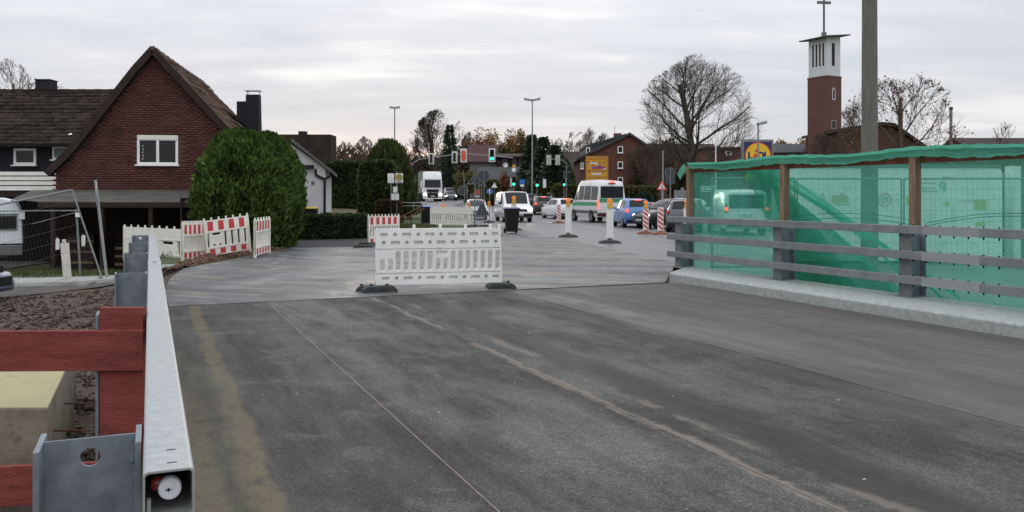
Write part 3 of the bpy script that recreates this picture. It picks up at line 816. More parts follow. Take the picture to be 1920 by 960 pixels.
def barrier(label, loc, yaw, w=2.1, h=1.0, kind='slats', studs=8, slots=10, stripes=0, m=None, feet=True, lift=0.10, group='plastic site barriers', tilt=0.0):
    m = m or M_cream
    b = thing('plastic_barrier', label, 'barrier', loc, yaw, group)
    if tilt: b.rotation_euler = (0, tilt, yaw)
    T = 0.045
    z0, z1 = lift, lift + h * 0.93
    zl, zu = lift + h * 0.20, lift + h * 0.62
    # upper and lower bands, slotted middle
    e = 0.05
    holes = []
    if kind == 'slats':
        n = slots
        pitch = (w - 2 * e) / n
        for i in range(n):
            x = e + pitch * i
            holes.append(rrect(x + pitch * 0.30, x + pitch * 0.82, zl + 0.03, zu - 0.03, min(0.012, pitch * 0.2), 2))
    elif kind == 'slots':
        xs_ = [(0.06 + 0.0, 0.12)] + [(w * t - 0.035, w * t + 0.035) for t in (0.45, 0.60, 0.75, 0.90)]
        for a, c in xs_: holes.append(rrect(a, c, zl + 0.02, zu - 0.02, 0.015, 2))
        holes.append(rrect(w * 0.16, w * 0.34, zu - 0.09, zu - 0.03, 0.012, 2))
        for t in (0.19, 0.32): holes.append(rrect(w * t - 0.03, w * t + 0.03, zl + 0.03, zl + 0.10, 0.01, 2))
    elif kind == 'open':
        holes.append(rrect(w * 0.68, w * 0.86, zu - 0.12, zu - 0.04, 0.012, 2)); holes.append(rrect(w * 0.93, w * 0.97, zl + 0.02, zu - 0.02, 0.012, 2))
        for t in (0.70, 0.82): holes.append(rrect(w * t - 0.03, w * t + 0.03, zl + 0.03, zl + 0.11, 0.01, 2))
    plate('panel', rrect(0, w, z0, z1, 0.015, 2), holes, T, m, b)
    for z in (zl, zu): MB().box(0.0, w, -T / 2 - 0.012, T / 2 + 0.012, z - 0.012, z + 0.012).build('rib', m, b)
    MB().box(0, 0.035, -T / 2 - 0.014, T / 2 + 0.014, z0 - 0.06, z1 + 0.01).build('end_post', m, b)
    MB().box(w - 0.035, w, -T / 2 - 0.014, T / 2 + 0.014, z0 - 0.06, z1 + 0.01).build('end_post', m, b)
    for i in range(studs):
        x = 0.02 + (w - 0.04) * i / (studs - 1)
        MB().box(x - 0.016, x + 0.016, -0.02, 0.02, z1, z1 + h * 0.07).build('stud', m, b)
    if stripes:
        p = (w - 0.08) / (stripes * 2)
        for i in range(stripes):
            x = 0.04 + p * (2 * i + 0.35)
            MB().box(x, x + p, -T / 2 - 0.006, -T / 2 - 0.001, zu + 0.035, z1 - 0.03).build('red_stripe', M_redstripe, b)
            MB().box(x, x + p, -T / 2 - 0.006, -T / 2 - 0.001, z0 + 0.03, zl - 0.03).build('red_stripe', M_redstripe, b)
    if feet:
        foot(b, 0.05, pi / 2 + 0.1, L_=0.7); foot(b, w - 0.05, pi / 2, L_=0.7)
    return b

def big_barrier():
    p0, p1 = Vector((gx(704, 14.85), 14.85, 0)), Vector((gx(939, 15.35), 15.35, 0))
    w = (p1 - p0).length; yaw = atan2(p1.y - p0.y, p1.x - p0.x)
    b = thing('plastic_barrier', 'large white perforated plastic barrier standing alone on the road in two dark rubber feet', 'barrier', p0, yaw)
    sc = w / 1195.0
    X = lambda u: (u - 255) * sc
    zt = 1.085; zb = 0.105; T = 0.078
    r1, r2 = [], []
    rects1 = [(300, 365), (500, 585), (718, 803), (930, 1018), (1143, 1228), (1357, 1420)]; c1 = [435, 652, 868, 1080, 1292]
    rects2 = [(395, 480), (612, 697), (827, 913), (1042, 1127), (1250, 1335)]; c2 = [328, 546, 762, 978, 1187, 1397]
    H1 = [rrect(X(a), X(c), zt - 0.135, zt - 0.075, 0.018, 3) for a, c in rects1] + [circ(X(c), zt - 0.105, 0.034) for c in c1]
    H1 += [rrect(X(a), X(c), zt - 0.275, zt - 0.215, 0.018, 3) for a, c in rects2] + [circ(X(c), zt - 0.245, 0.034) for c in c2]
    out = [(0, zt - 0.352), (w, zt - 0.352), (w, zt - 0.03), (w - 0.10, zt), (0.02, zt), (0, zt - 0.02)]
    plate('upper_panel', out, H1, T, M_white, b)
    slots = []
    for u in (295, 368): slots.append(rrect(X(u), X(u + 48), zt - 0.735, zt - 0.515, 0.036, 4))
    for k in range(5): slots.append(rrect(X(440 + 75 * k), X(488 + 75 * k), zt - 0.735, zt - 0.39, 0.038, 4))
    slots.append(rrect(X(820), X(935), zt - 0.455, zt - 0.385, 0.02, 3))
    for u in (820, 890): slots.append(rrect(X(u), X(u + 42), zt - 0.735, zt - 0.515, 0.034, 4))
    for k in range(7): slots.append(rrect(X(960 + 72 * k), X(1005 + 72 * k), zt - 0.735, zt - 0.39, 0.036, 4))
    plate('slotted_panel', [(0, zt - 0.775), (w, zt - 0.775), (w, zt - 0.360), (0, zt - 0.360)], slots, T, M_white, b)
    rects3 = [(315, 380), (515, 600), (728, 813), (945, 1028), (1155, 1240), (1365, 1428)]; c3 = [448, 665, 880, 1093, 1303]
    H3 = [rrect(X(a), X(c), zt - 0.89, zt - 0.84, 0.016, 3) for a, c in rects3] + [circ(X(c), zt - 0.865, 0.032) for c in c3]
    plate('lower_panel', [(0, zb), (w, zb), (w, zt - 0.783), (0, zt - 0.783)], H3, T, M_white, b)
    # the recesses have a floor half way through
    plate('recess_floor', [(0.03, zt - 0.32), (w - 0.03, zt - 0.32), (w - 0.12, zt - 0.03), (0.03, zt - 0.03)], [], 0.008, M_white, b, y=0.032)
    plate('recess_floor', [(0.03, zb + 0.02), (w - 0.03, zb + 0.02), (w - 0.03, zt - 0.80), (0.03, zt - 0.80)], [], 0.008, M_white, b, y=0.032)
    for z in (zt - 0.356, zt - 0.779): MB().box(0.03, w - 0.03, -0.012, 0.012, z - 0.006, z + 0.006).build('groove', M_dark, b)
    for u in (614, 864, 1106, 1347, 1436): MB().box(X(u) - 0.023, X(u) + 0.023, -0.03, 0.03, zt - 0.02, zt + 0.065).build('stud', M_white, b, bevel=0.006)
    for u in (275, 1455): MB().cyl((X(u) , 0, 0.02), (X(u), 0, zb + 0.3), 0.02, n=10).build('leg', M_white, b)
    MB().beam((w - 0.02, 0.02, zt + 0.01), (w + 0.03, 0.05, zt - 0.17), 0.02, 0.02).build('strap', M_black, b)
    for z in (zt - 0.348, zt - 0.79):
        for x in (0.03, 0.10, w - 0.05, w - 0.12):
            MB().cyl((x, -T / 2 - 0.002, z + (0.0 if z > 0.5 else 0)), (x, -T / 2 + 0.002, z), 0.007, n=8).build('rivet', M_dark, b)
    foot(b, 0.06, 0.02, -0.04, 0.62, 0.42, 0.10)
    foot(b, -0.10, -0.12, 0.12, 0.46, 0.30, 0.085)
    foot(b, w + 0.0, -0.06, 0.0, 0.52, 0.40, 0.10)
    return b
big_barrier()

def pbar(label, px0, px1, Y0, Y1, z, **kw):
    a, c = Vector((gx(px0, Y0), Y0, z)), Vector((gx(px1, Y1), Y1, z))
    return barrier(label, a, atan2(c.y - a.y, c.x - a.x), w=(c - a).length, **kw)
pbar('plain cream barrier without stripes, partly hidden behind the end of the guard rail', 233, 342, 25.2, 23.2, -0.28, kind='open', studs=9, slots=4, feet=False)
pbar('narrow slatted barrier with five red stripes between the plain cream one and the leaning one', 341, 388, 22.3, 22.9, -0.10, kind='slats', studs=12, slots=11, stripes=5, feet=False)
pbar('leaning red and white barrier with black slots in front of the big green bush', 388, 471, 22.4, 23.4, -0.03, kind='slots', studs=7, stripes=4, feet=False, tilt=-0.10)
pbar('red and white barrier seen almost edge on, last of the row before the bush', 478, 505, 22.5, 24.4, -0.02, kind='slats', studs=6, slots=12, stripes=5, feet=False)
pbar('white slatted barrier with six red stripes just behind the large white barrier', 690, 748, 28.7, 29.6, -0.02, kind='slats', studs=10, slots=12, stripes=5, lift=0.06)
pbar('plain white slatted barrier in the background in front of the truck', 807, 887, 47.5, 46.5, -0.02, kind='slats', studs=24, slots=20)
foot_b = thing('rubber_foot', 'dark loose rubber foot lying on the asphalt by the hedge', 'barrier foot', (gx(681, 27.6), 27.6, 0), 0.2)
foot(foot_b, 0, 0, 0, 0.65, 0.4, 0.08)

# ---- right: kerb, railing, net fence -----------------------------------------------------
kb = MB()
def bl(x0, Y): p = br(x0, Y); return (p.x, p.y)
outer = [(10.12, 16.62), (11.42, 18.05)]
prof = [(10.12, -0.2), (10.12, 0.145), (10.16, 0.17), (11.40, 0.18), (11.40, -0.2)]
endY = lambda x0: 16.62 + (x0 - 10.12) * (18.05 - 16.62) / 1.3
n = len(prof)
vs = [(*bl(x, endY(x)), z) for x, z in prof] + [(*bl(x, -4), z) for x, z in prof]
kb.add(vs, [tuple(range(n)), tuple(range(2 * n - 1, n - 1, -1))] + [(i, (i + 1) % n, (i + 1) % n + n, i + n) for i in range(n)])
kb.build('parapet_kerb', mat('speckled grey concrete', (0.40, 0.42, 0.41), 0.8, col2=(0.27, 0.29, 0.28), vscale=14, bump=0.3, bscale=110), kind='structure', bevel=0.012)

s1 = S_(10.95, 18.0); sN = S_(10.95, 5.0)
rl = thing('bridge_railing', 'three bar weathered steel railing on dark posts along the right hand kerb of the bridge', 'railing', bframe(s1, T_(10.95), 0.17), BROT)
for z in (1.11, 0.745, 0.385):
    MB().box(-0.055, 0.055, -(s1 - sN), 0.0, z - 0.17, z + 0.12 - 0.17).build('rail_bar', M_galvw, rl, bevel=0.008)
    # splice sleeve held by rows of bolts
    sa, sb = S_(10.95, 12.06) - s1, S_(10.95, 11.22) - s1
    slv = MB().box(-0.058, 0.058, sb, sa, z - 0.173, z + 0.123 - 0.17).build('splice_sleeve', mat('newer grey sleeve', (0.29, 0.305, 0.305), 0.5, 0.35, var=0.08), rl)
    for k in range(8):
        s = S_(10.95, 12.45) - s1 + (S_(10.95, 11.0) - S_(10.95, 12.45)) * k / 7
        MB().cyl((0.0, s, z - 0.205), (0.0, s, z + 0.125 - 0.17 + 0.012), 0.011, n=6).build('bolt', M_dark, slv)
for Y in (17.9, 15.08, 12.53, 10.0, 7.5):
    s = S_(11.15, Y) - s1
    a, c = T_(11.06) - T_(10.95), T_(11.40) - T_(10.95)
    p = MB().box(a, a + 0.02, s - 0.11, s + 0.11, 0.0, 1.05 - 0.12).build('post', M_galvw, rl)
    MB().box(a + 0.02, c - 0.02, s - 0.006, s + 0.006, 0.0, 1.03 - 0.12).build('web', M_galvd, p)
    MB().box(c - 0.02, c, s - 0.10, s + 0.10, 0.0, 1.05 - 0.12).build('flange', M_galvd, p)
    MB().box(a - 0.05, c + 0.03, s - 0.15, s + 0.15, -0.0, 0.018).build('base_plate', M_galvd, p)
    for z in (1.11, 0.745, 0.385): MB().box(0.05, a, s - 0.05, s + 0.05, z - 0.15, z - 0.07).build('bracket', M_galvd, p)

def net_mat(name, op, g=(0.115, 0.47, 0.355), tint=(0.58, 0.92, 0.82), weave=90, dark=0.0):
    m = bpy.data.materials.new(name); m.use_nodes = True; t = m.node_tree; t.nodes.clear(); N = NB(t)
    tc_ = N.n('ShaderNodeTexCoord').outputs['Object']
    big = N.noise(tc_, 1.1, 5, 0.6); crease = N.noise(tc_, 7.0, 4, 0.6, (0.5, 0.5, 1.8), 1.0)
    tr = N.n('ShaderNodeBsdfTransparent'); tr.inputs[0].default_value = (*tint, 1)
    di = N.n('ShaderNodeBsdfDiffuse'); tl_ = N.n('ShaderNodeBsdfTranslucent')
    c = N.mix(big, tuple(x * 0.8 for x in g), tuple(min(1, x * 1.25) for x in g))
    t.links.new(c, di.inputs[0]); t.links.new(c, tl_.inputs[0])
    mx = N.n('ShaderNodeMixShader'); mx.inputs[0].default_value = 0.55
    t.links.new(di.outputs[0], mx.inputs[1]); t.links.new(tl_.outputs[0], mx.inputs[2])
    # density of the weave varies with its creases
    d = N.m('ADD', op, N.m('MULTIPLY', N.m('SUBTRACT', crease, 0.5), 0.32), clamp=True)
    c2 = N.noise(tc_, 2.2, 3, 0.5, (1.0, 1.0, 0.5), 1.5)
    ln_ = N.m('MULTIPLY', N.step(N.m('ABSOLUTE', N.m('SUBTRACT', c2, 0.5)), 0.016, 0.0), 0.16)
    d = N.m('ADD', d, ln_, clamp=True)
    m2 = N.n('ShaderNodeMixShader'); t.links.new(d, m2.inputs[0]); t.links.new(tr.outputs[0], m2.inputs[1]); t.links.new(mx.outputs[0], m2.inputs[2])
    o = N.n('ShaderNodeOutputMaterial'); t.links.new(m2.outputs[0], o.inputs[0]); MATS[name] = m
    return m
M_net = net_mat('green debris net', 0.50, (0.095, 0.44, 0.325))
M_netband = net_mat('folded green net', 0.84, (0.13, 0.43, 0.32), (0.3, 0.7, 0.5))
M_netloose = net_mat('loose green net', 0.55, (0.045, 0.27, 0.18))
M_netrope = net_mat('bunched green net', 0.66, (0.20, 0.62, 0.49), (0.4, 0.8, 0.6))

nf = wthing('net_fence', 'wooden post fence hung with translucent green debris netting behind the right hand railing', 'fence', br(11.75, 14, 0))
def onx(px, py, x0): 
    Y = F * x0 / (px - 281); return at(px, py, Y)
for Y in (18.35, 15.62, 12.96, 10.3):
    p = br(11.62, Y)
    m_ = MB().box(-0.065, 0.065, -0.06, 0.06, 0.0, 2.27).xf(Matrix.Translation((p.x, p.y, 0)) @ Matrix.Rotation(BROT, 4, 'Z'))
    m_.build('post', M_wood, nf, bevel=0.006)
tb_ = []
M_rb = mat('red brown board', (0.23, 0.065, 0.045), 0.75, var=0.35, vscale=4)
for a, b_ in ((18.7, 15.62), (15.60, 12.96), (12.94, 10.3), (10.28, 7.5)):
    p, q = br(11.70, a), br(11.70, b_)
    MB().beam((p.x, p.y, 2.235), (q.x, q.y, 2.235), 0.03, 0.16).build('top_board', M_rb, nf)
# the sheet
def sheet(name, m, Ya, Yb, za, zb_, x0f, nu, nv, parent):
    V = []; 
    for i in range(nu + 1):
        for j in range(nv + 1):
            Y = Ya + (Yb - Ya) * i / nu; v = j / nv
            z = za(Y) + (zb_(Y) - za(Y)) * v
            p = br(x0f(Y, v), Y); V.append((p.x, p.y, z))
    Fc = [(i * (nv + 1) + j, (i + 1) * (nv + 1) + j, (i + 1) * (nv + 1) + j + 1, i * (nv + 1) + j + 1) for i in range(nu) for j in range(nv)]
    return raw(name, V, Fc, m, parent, smooth=True)
sheet('net', M_net, 18.5, 7.0, lambda Y: -0.05, lambda Y: 2.22,
      lambda Y, v: 11.80 + 0.05 * noise.noise(Vector((Y * 1.4, v * 2.0, 0))) + 0.045 * noise.noise(Vector((Y * 6, v * 1.2, 3))) + 0.012 * sin(Y * 14 + v * 3), 220, 24, nf)
band = []
def bz(Y): return 2.375 + 0.022 * noise.noise(Vector((Y * 5, 0, 9))) + 0.025 * sin(Y * 2.1) - 0.03 * max(0, (Y - 17.5))
def bz0(Y): 
    return 2.245 + 0.025 * noise.noise(Vector((Y * 9, 2, 0))) - 0.06 * sin((Y - 12.96) * 1.17 * 1.0) ** 2 + 0.02 * noise.noise(Vector((Y * 3, 0, 0)))
sheet('net_hem', M_netband, 18.35, 7.0, bz0, bz, lambda Y, v: 11.53 + 0.05 * sin(v * 3.1) + 0.02 * noise.noise(Vector((Y * 4, v * 3, 5))) + 0.008 * sin(v * 16 + Y * 2), 200, 10, nf)
sheet('net_hem', M_netband, 18.3, 7.0, lambda Y: bz(Y) - 0.05, lambda Y: bz(Y) + 0.004, lambda Y, v: 11.56 + 0.22 * v, 160, 2, nf)
# loose end of the hem
a = br(11.53, 18.4)
V = []
for i in range(7):
    for j in range(4):
        V.append((a.x - 0.022 * i + 0.02 * j, a.y + 0.02 * i, 2.35 - 0.012 * i - j * 0.045 - 0.004 * i * i))
raw('hem_tail', V, [(i * 4 + j, i * 4 + j + 1, (i + 1) * 4 + j + 1, (i + 1) * 4 + j) for i in range(6) for j in range(3)], M_netband, nf)
# second layer: a torn drape hanging from the top between the first posts
def drape(name, m, top, bot, x0, nu=60, nv=60, wob=0.05, fr=9.0):
    V = []
    for j in range(nv + 1):
        v = j / nv
        for i in range(nu + 1):
            u = i / nu
            px = (top[0] + (top[2] - top[0]) * u) * (1 - v) + (bot[0] + (bot[2] - bot[0]) * u) * v
            py = (top[1] + (top[3] - top[1]) * u) * (1 - v) + (bot[1] + (bot[3] - bot[1]) * u) * v
            px += 6 * noise.noise(Vector((u * 3, v * 3, 1)))
            p = onx(px, py, x0 + wob * noise.noise(Vector((u * fr, v * 1.5, 2))) )
            V.append(tuple(p))
    return raw(name, V, [(j * (nu + 1) + i, j * (nu + 1) + i + 1, (j + 1) * (nu + 1) + i + 1, (j + 1) * (nu + 1) + i) for j in range(nv) for i in range(nu)], m, nf, smooth=True)
drape('loose_net', M_netloose, (1395, 318, 1425, 318), (1500, 560, 1745, 585), 11.93, wob=0.10, fr=14)
drape('loose_net', M_netloose, (1440, 318, 1455, 318), (1500, 560, 1640, 582), 11.99, wob=0.08, fr=10)
# bunched strands along its upper edge
for k, (pa, pb, pc, pd) in enumerate((((1412, 317), (1520, 372), (1622, 430), (1800, 560)), ((1430, 317), (1540, 380), (1640, 452), (1730, 560)),
                                      ((1450, 317), (1560, 386), (1640, 440), (1780, 572)), ((1404, 318), (1500, 388), (1600, 452), (1700, 575)))):
    V = []; n_ = 40
    for i in range(n_ + 1):
        t = i / n_
        q = np.array(pa) * (1 - t) ** 3 + 3 * np.array(pb) * t * (1 - t) ** 2 + 3 * np.array(pc) * t * t * (1 - t) + np.array(pd) * t ** 3
        wd = 7 + 4 * noise.noise(Vector((t * 6, k, 0)))
        for j in range(4):
            V.append(tuple(onx(q[0], q[1] + (j - 1.5) * wd / 2.2 + 2 * noise.noise(Vector((t * 11, j, k))), 11.88 + 0.03 * ((j + k) % 2))))
    raw('bunched_net', V, [(i * 4 + j, i * 4 + j + 1, (i + 1) * 4 + j + 1, (i + 1) * 4 + j) for i in range(n_) for j in range(3)], M_netrope, nf, smooth=True)
for off in (0, 9):
    pts_ = []
    for i in range(25):
        px = 1440 + i * 11.5
        py = 400 + off + 14 * ((i - 12) / 12) ** 2 if True else 0
        pts_.append(onx(px, py, 11.9))
    pts2 = [onx(1738 + i * 16, 418 + off * 0.6 - 18 * sin(min(1, i / 9) * pi / 2), 11.9) for i in range(14)]
    MB().tube(pts_, 0.006, 5).build('tie_cord', M_black, nf); MB().tube(pts2, 0.006, 5).build('tie_cord', M_black, nf)

# ---- concrete pole behind the net ----------------------------------------------------------
cp = thing('concrete_pole', 'tall round grey concrete pole rising behind the green netting and out of the picture', 'pole', (gx(1630.5, 19.8), 19.8, -0.05))
MB().lathe([(0.0, 0.0), (0.205, 0.0), (0.195, 0.02), (0.150, 9.6), (0.0, 9.6)], 40).build('shaft', mat('old pole concrete', (0.155, 0.148, 0.135), 0.85, col2=(0.10, 0.096, 0.085), vscale=2.2, stretch=(3, 3, 0.6), bump=0.2, bscale=60), cp, smooth=True)
MB().lathe([(0.153, 9.55), (0.17, 9.56), (0.17, 9.7), (0, 9.75)], 24).build('pole_cap', M_steelp, cp)

# ---- left: mobile fence panels, sign post, marker -------------------------------------------
mf = wthing('mesh_fence_panel', 'leaning steel mesh site fence panel at the left edge above the rubble', 'fence', at(190, 525, 18.6))
A_, B_, C_, D_ = at(135, 356, 18.9), at(192, 524, 18.5), at(-120, 626, 12.8), at(-120, 408, 13.2)
for a, b in ((A_, B_), (B_, C_), (C_, D_), (D_, A_)): MB().cyl(a, b, 0.018, n=10).build('frame_tube', M_galvw, mf, smooth=True)
MB().cyl(B_, at(203, 548, 18.4), 0.018, n=8).build('frame_tube', M_galv, mf)
wires = MB()
for k in range(1, 8):
    t = k / 8; wires.beam(A_.lerp(B_, t), D_.lerp(C_, t), 0.004, 0.004)
for k in range(1, 42):
    t = k / 42; wires.beam(A_.lerp(D_, t), B_.lerp(C_, t), 0.0016, 0.0016)
w_ = wires.build('wire_mesh', mat('dull rusty wire', (0.10, 0.085, 0.08), 0.7), mf); w_['kind'] = 'stuff'
MB().box(-0.03, 0.03, -0.05, 0.05, 0, 0.12).xf(Matrix.Translation(at(188, 522, 18.55) + Vector((0, 0, -0.06)))).build('clamp', M_galv, mf)
def onfence(s, t): return A_.lerp(D_, s).lerp(B_.lerp(C_, s), t)
def card(name, label, px, py, w, h, m, taper=0.0):
    # placed on the panel where the sight line meets it
    best = min(((onfence(i / 80, j / 80)) for i in range(60) for j in range(80)), key=lambda p: (960 + F * p.x / p.y - px) ** 2 + (HOR + F * (EYE - p.z) / p.y - py) ** 2)
    d = (A_ - D_).normalized(); yaw = atan2(d.y, d.x)
    o = thing(name, label, 'notice', best, yaw)
    MB().prism([(-w / 2 * (1 - taper), -h / 2), (w / 2 * (1 - taper), -h / 2), (w / 2, h / 2 * 0.8), (0, h / 2), (-w / 2, h / 2 * 0.8)], -0.035, -0.030).build('board', m, o)
    MB().beam((0, -0.03, h / 2), (0, 0, h / 2 + 0.04), 0.006, 0.006).build('tie', M_steelp, o)
    return o
card('notice_board', 'small white rectangular notice tied to the site fence', 104.5, 458, 0.19, 0.23, M_white)
card('notice_bucket', 'white shield shaped notice tied to the site fence beside its sloping frame tube', 153, 450, 0.24, 0.24, M_cream, 0.2)
fp = wthing('fence_post', 'pale upright fence post standing in the grass beside the caravan', 'post', at(150, 519, 20.6))
MB().cyl(at(143, 392, 20.6), at(151, 519, 20.6), 0.026, n=10).build('tube', M_galvw, fp)
MB().box(-0.05, 0.05, -0.03, 0.03, -0.05, 0.05).xf(Matrix.Translation(at(146, 403, 20.55))).build('clamp', M_white, fp)
# second, farther top bar of fencing
MB().cyl(at(143, 395, 20.6), at(-60, 396, 18.0), 0.014, n=8).build('top_tube', M_galvw, fp)
MB().cyl(at(60, 420, 19.5), at(143, 398, 20.6), 0.006, n=6).build('wire', M_steelp, fp)
sg = wthing('round_sign', 'leaning grey sign post with a round sign turned edge on', 'sign', at(200, 523, 19.0))
MB().cyl(at(179, 338, 18.8), at(201, 526, 19.0), 0.030, n=10).build('post', M_galv, sg, smooth=True)
c = at(181, 364, 18.72)
mb = MB().lathe([(0, -0.006), (0.25, -0.006), (0.25, 0.006), (0, 0.006)], 28, 'y').xf(Matrix.Translation(c) @ Matrix.Rotation(radians(-66), 4, 'Z'))
mb.build('disc', M_galv, sg)
wm_ = wthing('marker_post', 'short white marker post leaning at the kerb beneath the site fence', 'marker', at(127, 528, 17.8))
MB().prismz([(-0.085, -0.02), (0.085, -0.02), (0.085, 0.02), (-0.085, 0.02)], 0, 0.83).xf(Matrix.Translation(at(127, 530, 17.8)) @ Matrix.Rotation(radians(-4.5), 4, 'Y')).build('blade', M_cream, wm_, bevel=0.01)
MB().cyl(at(120, 455, 17.8), at(120, 449, 17.8), 0.035, n=10).build('lug', M_cream, wm_)
# ================================================================ BUILDINGS AND PLANTS
def leafmat(name, dark, light, nscale=1.2, island=0.35, rough=0.85):
    return mat(name, light, rough, col2=dark, vscale=nscale, island=island, spec=0.15)
M_thuja = leafmat('thuja foliage', (0.014, 0.032, 0.009), (0.105, 0.175, 0.036), 1.9, 0.55)  # dark end of the noise paints shaded hollows into the leaf colour
M_thujac = mat('thuja core', (0.010, 0.016, 0.007), 1.0, spec=0.0); M_coreg = mat('shaded needle core', (0.022, 0.034, 0.022), 1.0, spec=0.0)  # solid cores block see-through; the shade inside the plants is their dark colour
M_hedge = leafmat('hedge foliage', (0.020, 0.032, 0.014), (0.062, 0.092, 0.038), 1.8, 0.4)
M_hedge2 = leafmat('beech hedge foliage', (0.024, 0.036, 0.012), (0.080, 0.105, 0.032), 1.2, 0.4)
M_brownh = leafmat('brown hedge foliage', (0.035, 0.024, 0.013), (0.085, 0.060, 0.033), 2, 0.4)
M_conif = leafmat('conifer needles', (0.028, 0.044, 0.030), (0.080, 0.110, 0.068), 1.0, 0.4)
M_autumn = leafmat('autumn leaves', (0.13, 0.075, 0.03), (0.30, 0.20, 0.085), 0.5, 0.4)
M_rustl = leafmat('rust leaves', (0.13, 0.045, 0.03), (0.24, 0.10, 0.06), 0.8, 0.4)
M_yellowg = leafmat('yellow green leaves', (0.05, 0.055, 0.018), (0.15, 0.14, 0.05), 0.7, 0.4)
M_bark = mat('bark', (0.10, 0.085, 0.066), 0.95, col2=(0.045, 0.038, 0.031), vscale=1.5)
M_barkb = mat('brown twigs', (0.12, 0.085, 0.065), 0.95, col2=(0.070, 0.050, 0.040), vscale=0.8)
M_barkl = mat('pale twigs', (0.24, 0.20, 0.175), 0.95, col2=(0.15, 0.125, 0.11), vscale=0.8)

def leaves(name, P, D, size, m, parent=None, kind='stuff', aspect=0.45):
    """leaf sized kites at points P pointing along D"""
    n = len(P); P = np.asarray(P); D = np.asarray(D); D = D / (np.linalg.norm(D, axis=1, keepdims=True) + 1e-9)
    rnd = RNG.normal(size=(n, 3)); Sd = np.cross(D, rnd); Sd /= np.linalg.norm(Sd, axis=1, keepdims=True) + 1e-9
    s = (size * RNG.uniform(0.6, 1.4, n))[:, None]
    a = P; b = P + D * s * 0.5 + Sd * s * aspect * 0.5; c = P + D * s; d = P + D * s * 0.5 - Sd * s * aspect * 0.5
    V = np.stack([a, b, c, d], 1).reshape(-1, 3); Fc = np.arange(4 * n).reshape(-1, 4)
    return raw(name, V, Fc, m, parent, kind=kind)

def egg_bush(label, base, rad, hgt, n, size, m, mc, prof, lump=0.10, name='evergreen_bush', group=None, seed=1, cat='bush', squash=1.0, trunk=True):
    o = thing(name, label, cat, base, 0, group)
    def rr(t, a):
        r0 = prof(t) * rad
        return r0 * (1 + lump * (noise.noise(Vector((cos(a) * 1.6 + seed, sin(a) * 1.6, t * 3.5))) + 0.6 * noise.noise(Vector((cos(a) * 4 + seed, sin(a) * 4, t * 9)))))
    P = []; D = []
    for i in range(n):
        t = random.random() ** 0.85; a = random.uniform(0, 2 * pi)
        r_ = rr(t, a) * (1.06 - 0.36 * random.random() ** 1.3)
        if random.random() < 0.07: r_ += random.uniform(0.02, 0.12) * rad * 0.6
        P.append((r_ * cos(a), r_ * sin(a) * squash, t * hgt))
        D.append((cos(a) * 0.75 + random.gauss(0, .35), sin(a) * 0.75 + random.gauss(0, .35), 0.75 + 0.9 * t + random.gauss(0, .35)))
    leaves('foliage', P, D, size, m, o)
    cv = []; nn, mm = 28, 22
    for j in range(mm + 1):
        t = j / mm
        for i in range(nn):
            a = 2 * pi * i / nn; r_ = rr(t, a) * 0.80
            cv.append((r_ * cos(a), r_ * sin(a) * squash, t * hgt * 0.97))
    raw('shade_core', cv, [(j * nn + i, j * nn + (i + 1) % nn, (j + 1) * nn + (i + 1) % nn, (j + 1) * nn + i) for j in range(mm) for i in range(nn)], mc, o, smooth=True)
    if trunk: MB().cyl((0, 0, -0.3), (0, 0, hgt * 0.5), 0.09, 0.04, 8).build('trunk', M_bark, o)
    return o

def box_hedge(label, p0, p1, depth, z0, z1, n, size, m, name='hedge', mc=None, round_=0.0, group=None):
    mc = mc or M_coreg
    p0, p1 = Vector((*p0, 0)), Vector((*p1, 0)); d = p1 - p0; L_ = d.length; yaw = atan2(d.y, d.x)
    o = thing(name, label, 'hedge', (p0.x, p0.y, z0), yaw, group)
    h = z1 - z0; P = []; D = []
    def bumpf(x, z): return 0.10 * noise.noise(Vector((x * 1.3, z * 1.5, 4))) + 0.05 * noise.noise(Vector((x * 5, z * 5, 2)))
    for i in range(n):
        f = random.random(); a_f = L_ * h; a_t = L_ * depth; a_s = depth * h; tot = a_f + a_t + 2 * a_s
        q = random.random() * tot
        if q < a_f: x, y, z, nn = random.uniform(0, L_), 0, random.uniform(0, h), (0, -1, 0.2)
        elif q < a_f + a_t: x, y, z, nn = random.uniform(0, L_), random.uniform(0, depth), h, (0, 0, 1)
        elif q < a_f + a_t + a_s: x, y, z, nn = L_, random.uniform(0, depth), random.uniform(0, h), (1, 0, 0.2)
        else: x, y, z, nn = 0, random.uniform(0, depth), random.uniform(0, h), (-1, 0, 0.2)
        if round_ > 0:
            # pull the corners in
            zc_ = max(0, z - (h - round_)) / round_; ex = max(0, round_ - x, x - (L_ - round_)) / round_
            if zc_ > 0 and ex > 0 and zc_ ** 2 + ex ** 2 > 1: 
                k = 1 / sqrt(zc_ ** 2 + ex ** 2); z = h - round_ + zc_ * k * round_
                x = round_ - ex * k * round_ if x < L_ / 2 else L_ - round_ + ex * k * round_
        b_ = bumpf(x, z) - 0.12 * random.random()
        P.append((x + nn[0] * b_, y + nn[1] * b_, z + nn[2] * b_)); D.append(tuple(c + random.gauss(0, .5) for c in nn))
    leaves('foliage', P, D, size, m, o)
    r2 = round_ * 0.8
    MB().prism([(0.1, 0), (L_ - 0.1, 0), (L_ - 0.1, h - 0.1 - r2), (L_ - 0.1 - r2, h - 0.1), (0.1 + r2, h - 0.1), (0.1, h - 0.1 - r2)], 0.1, depth - 0.1).build('shade_core', mc, o)
    return o

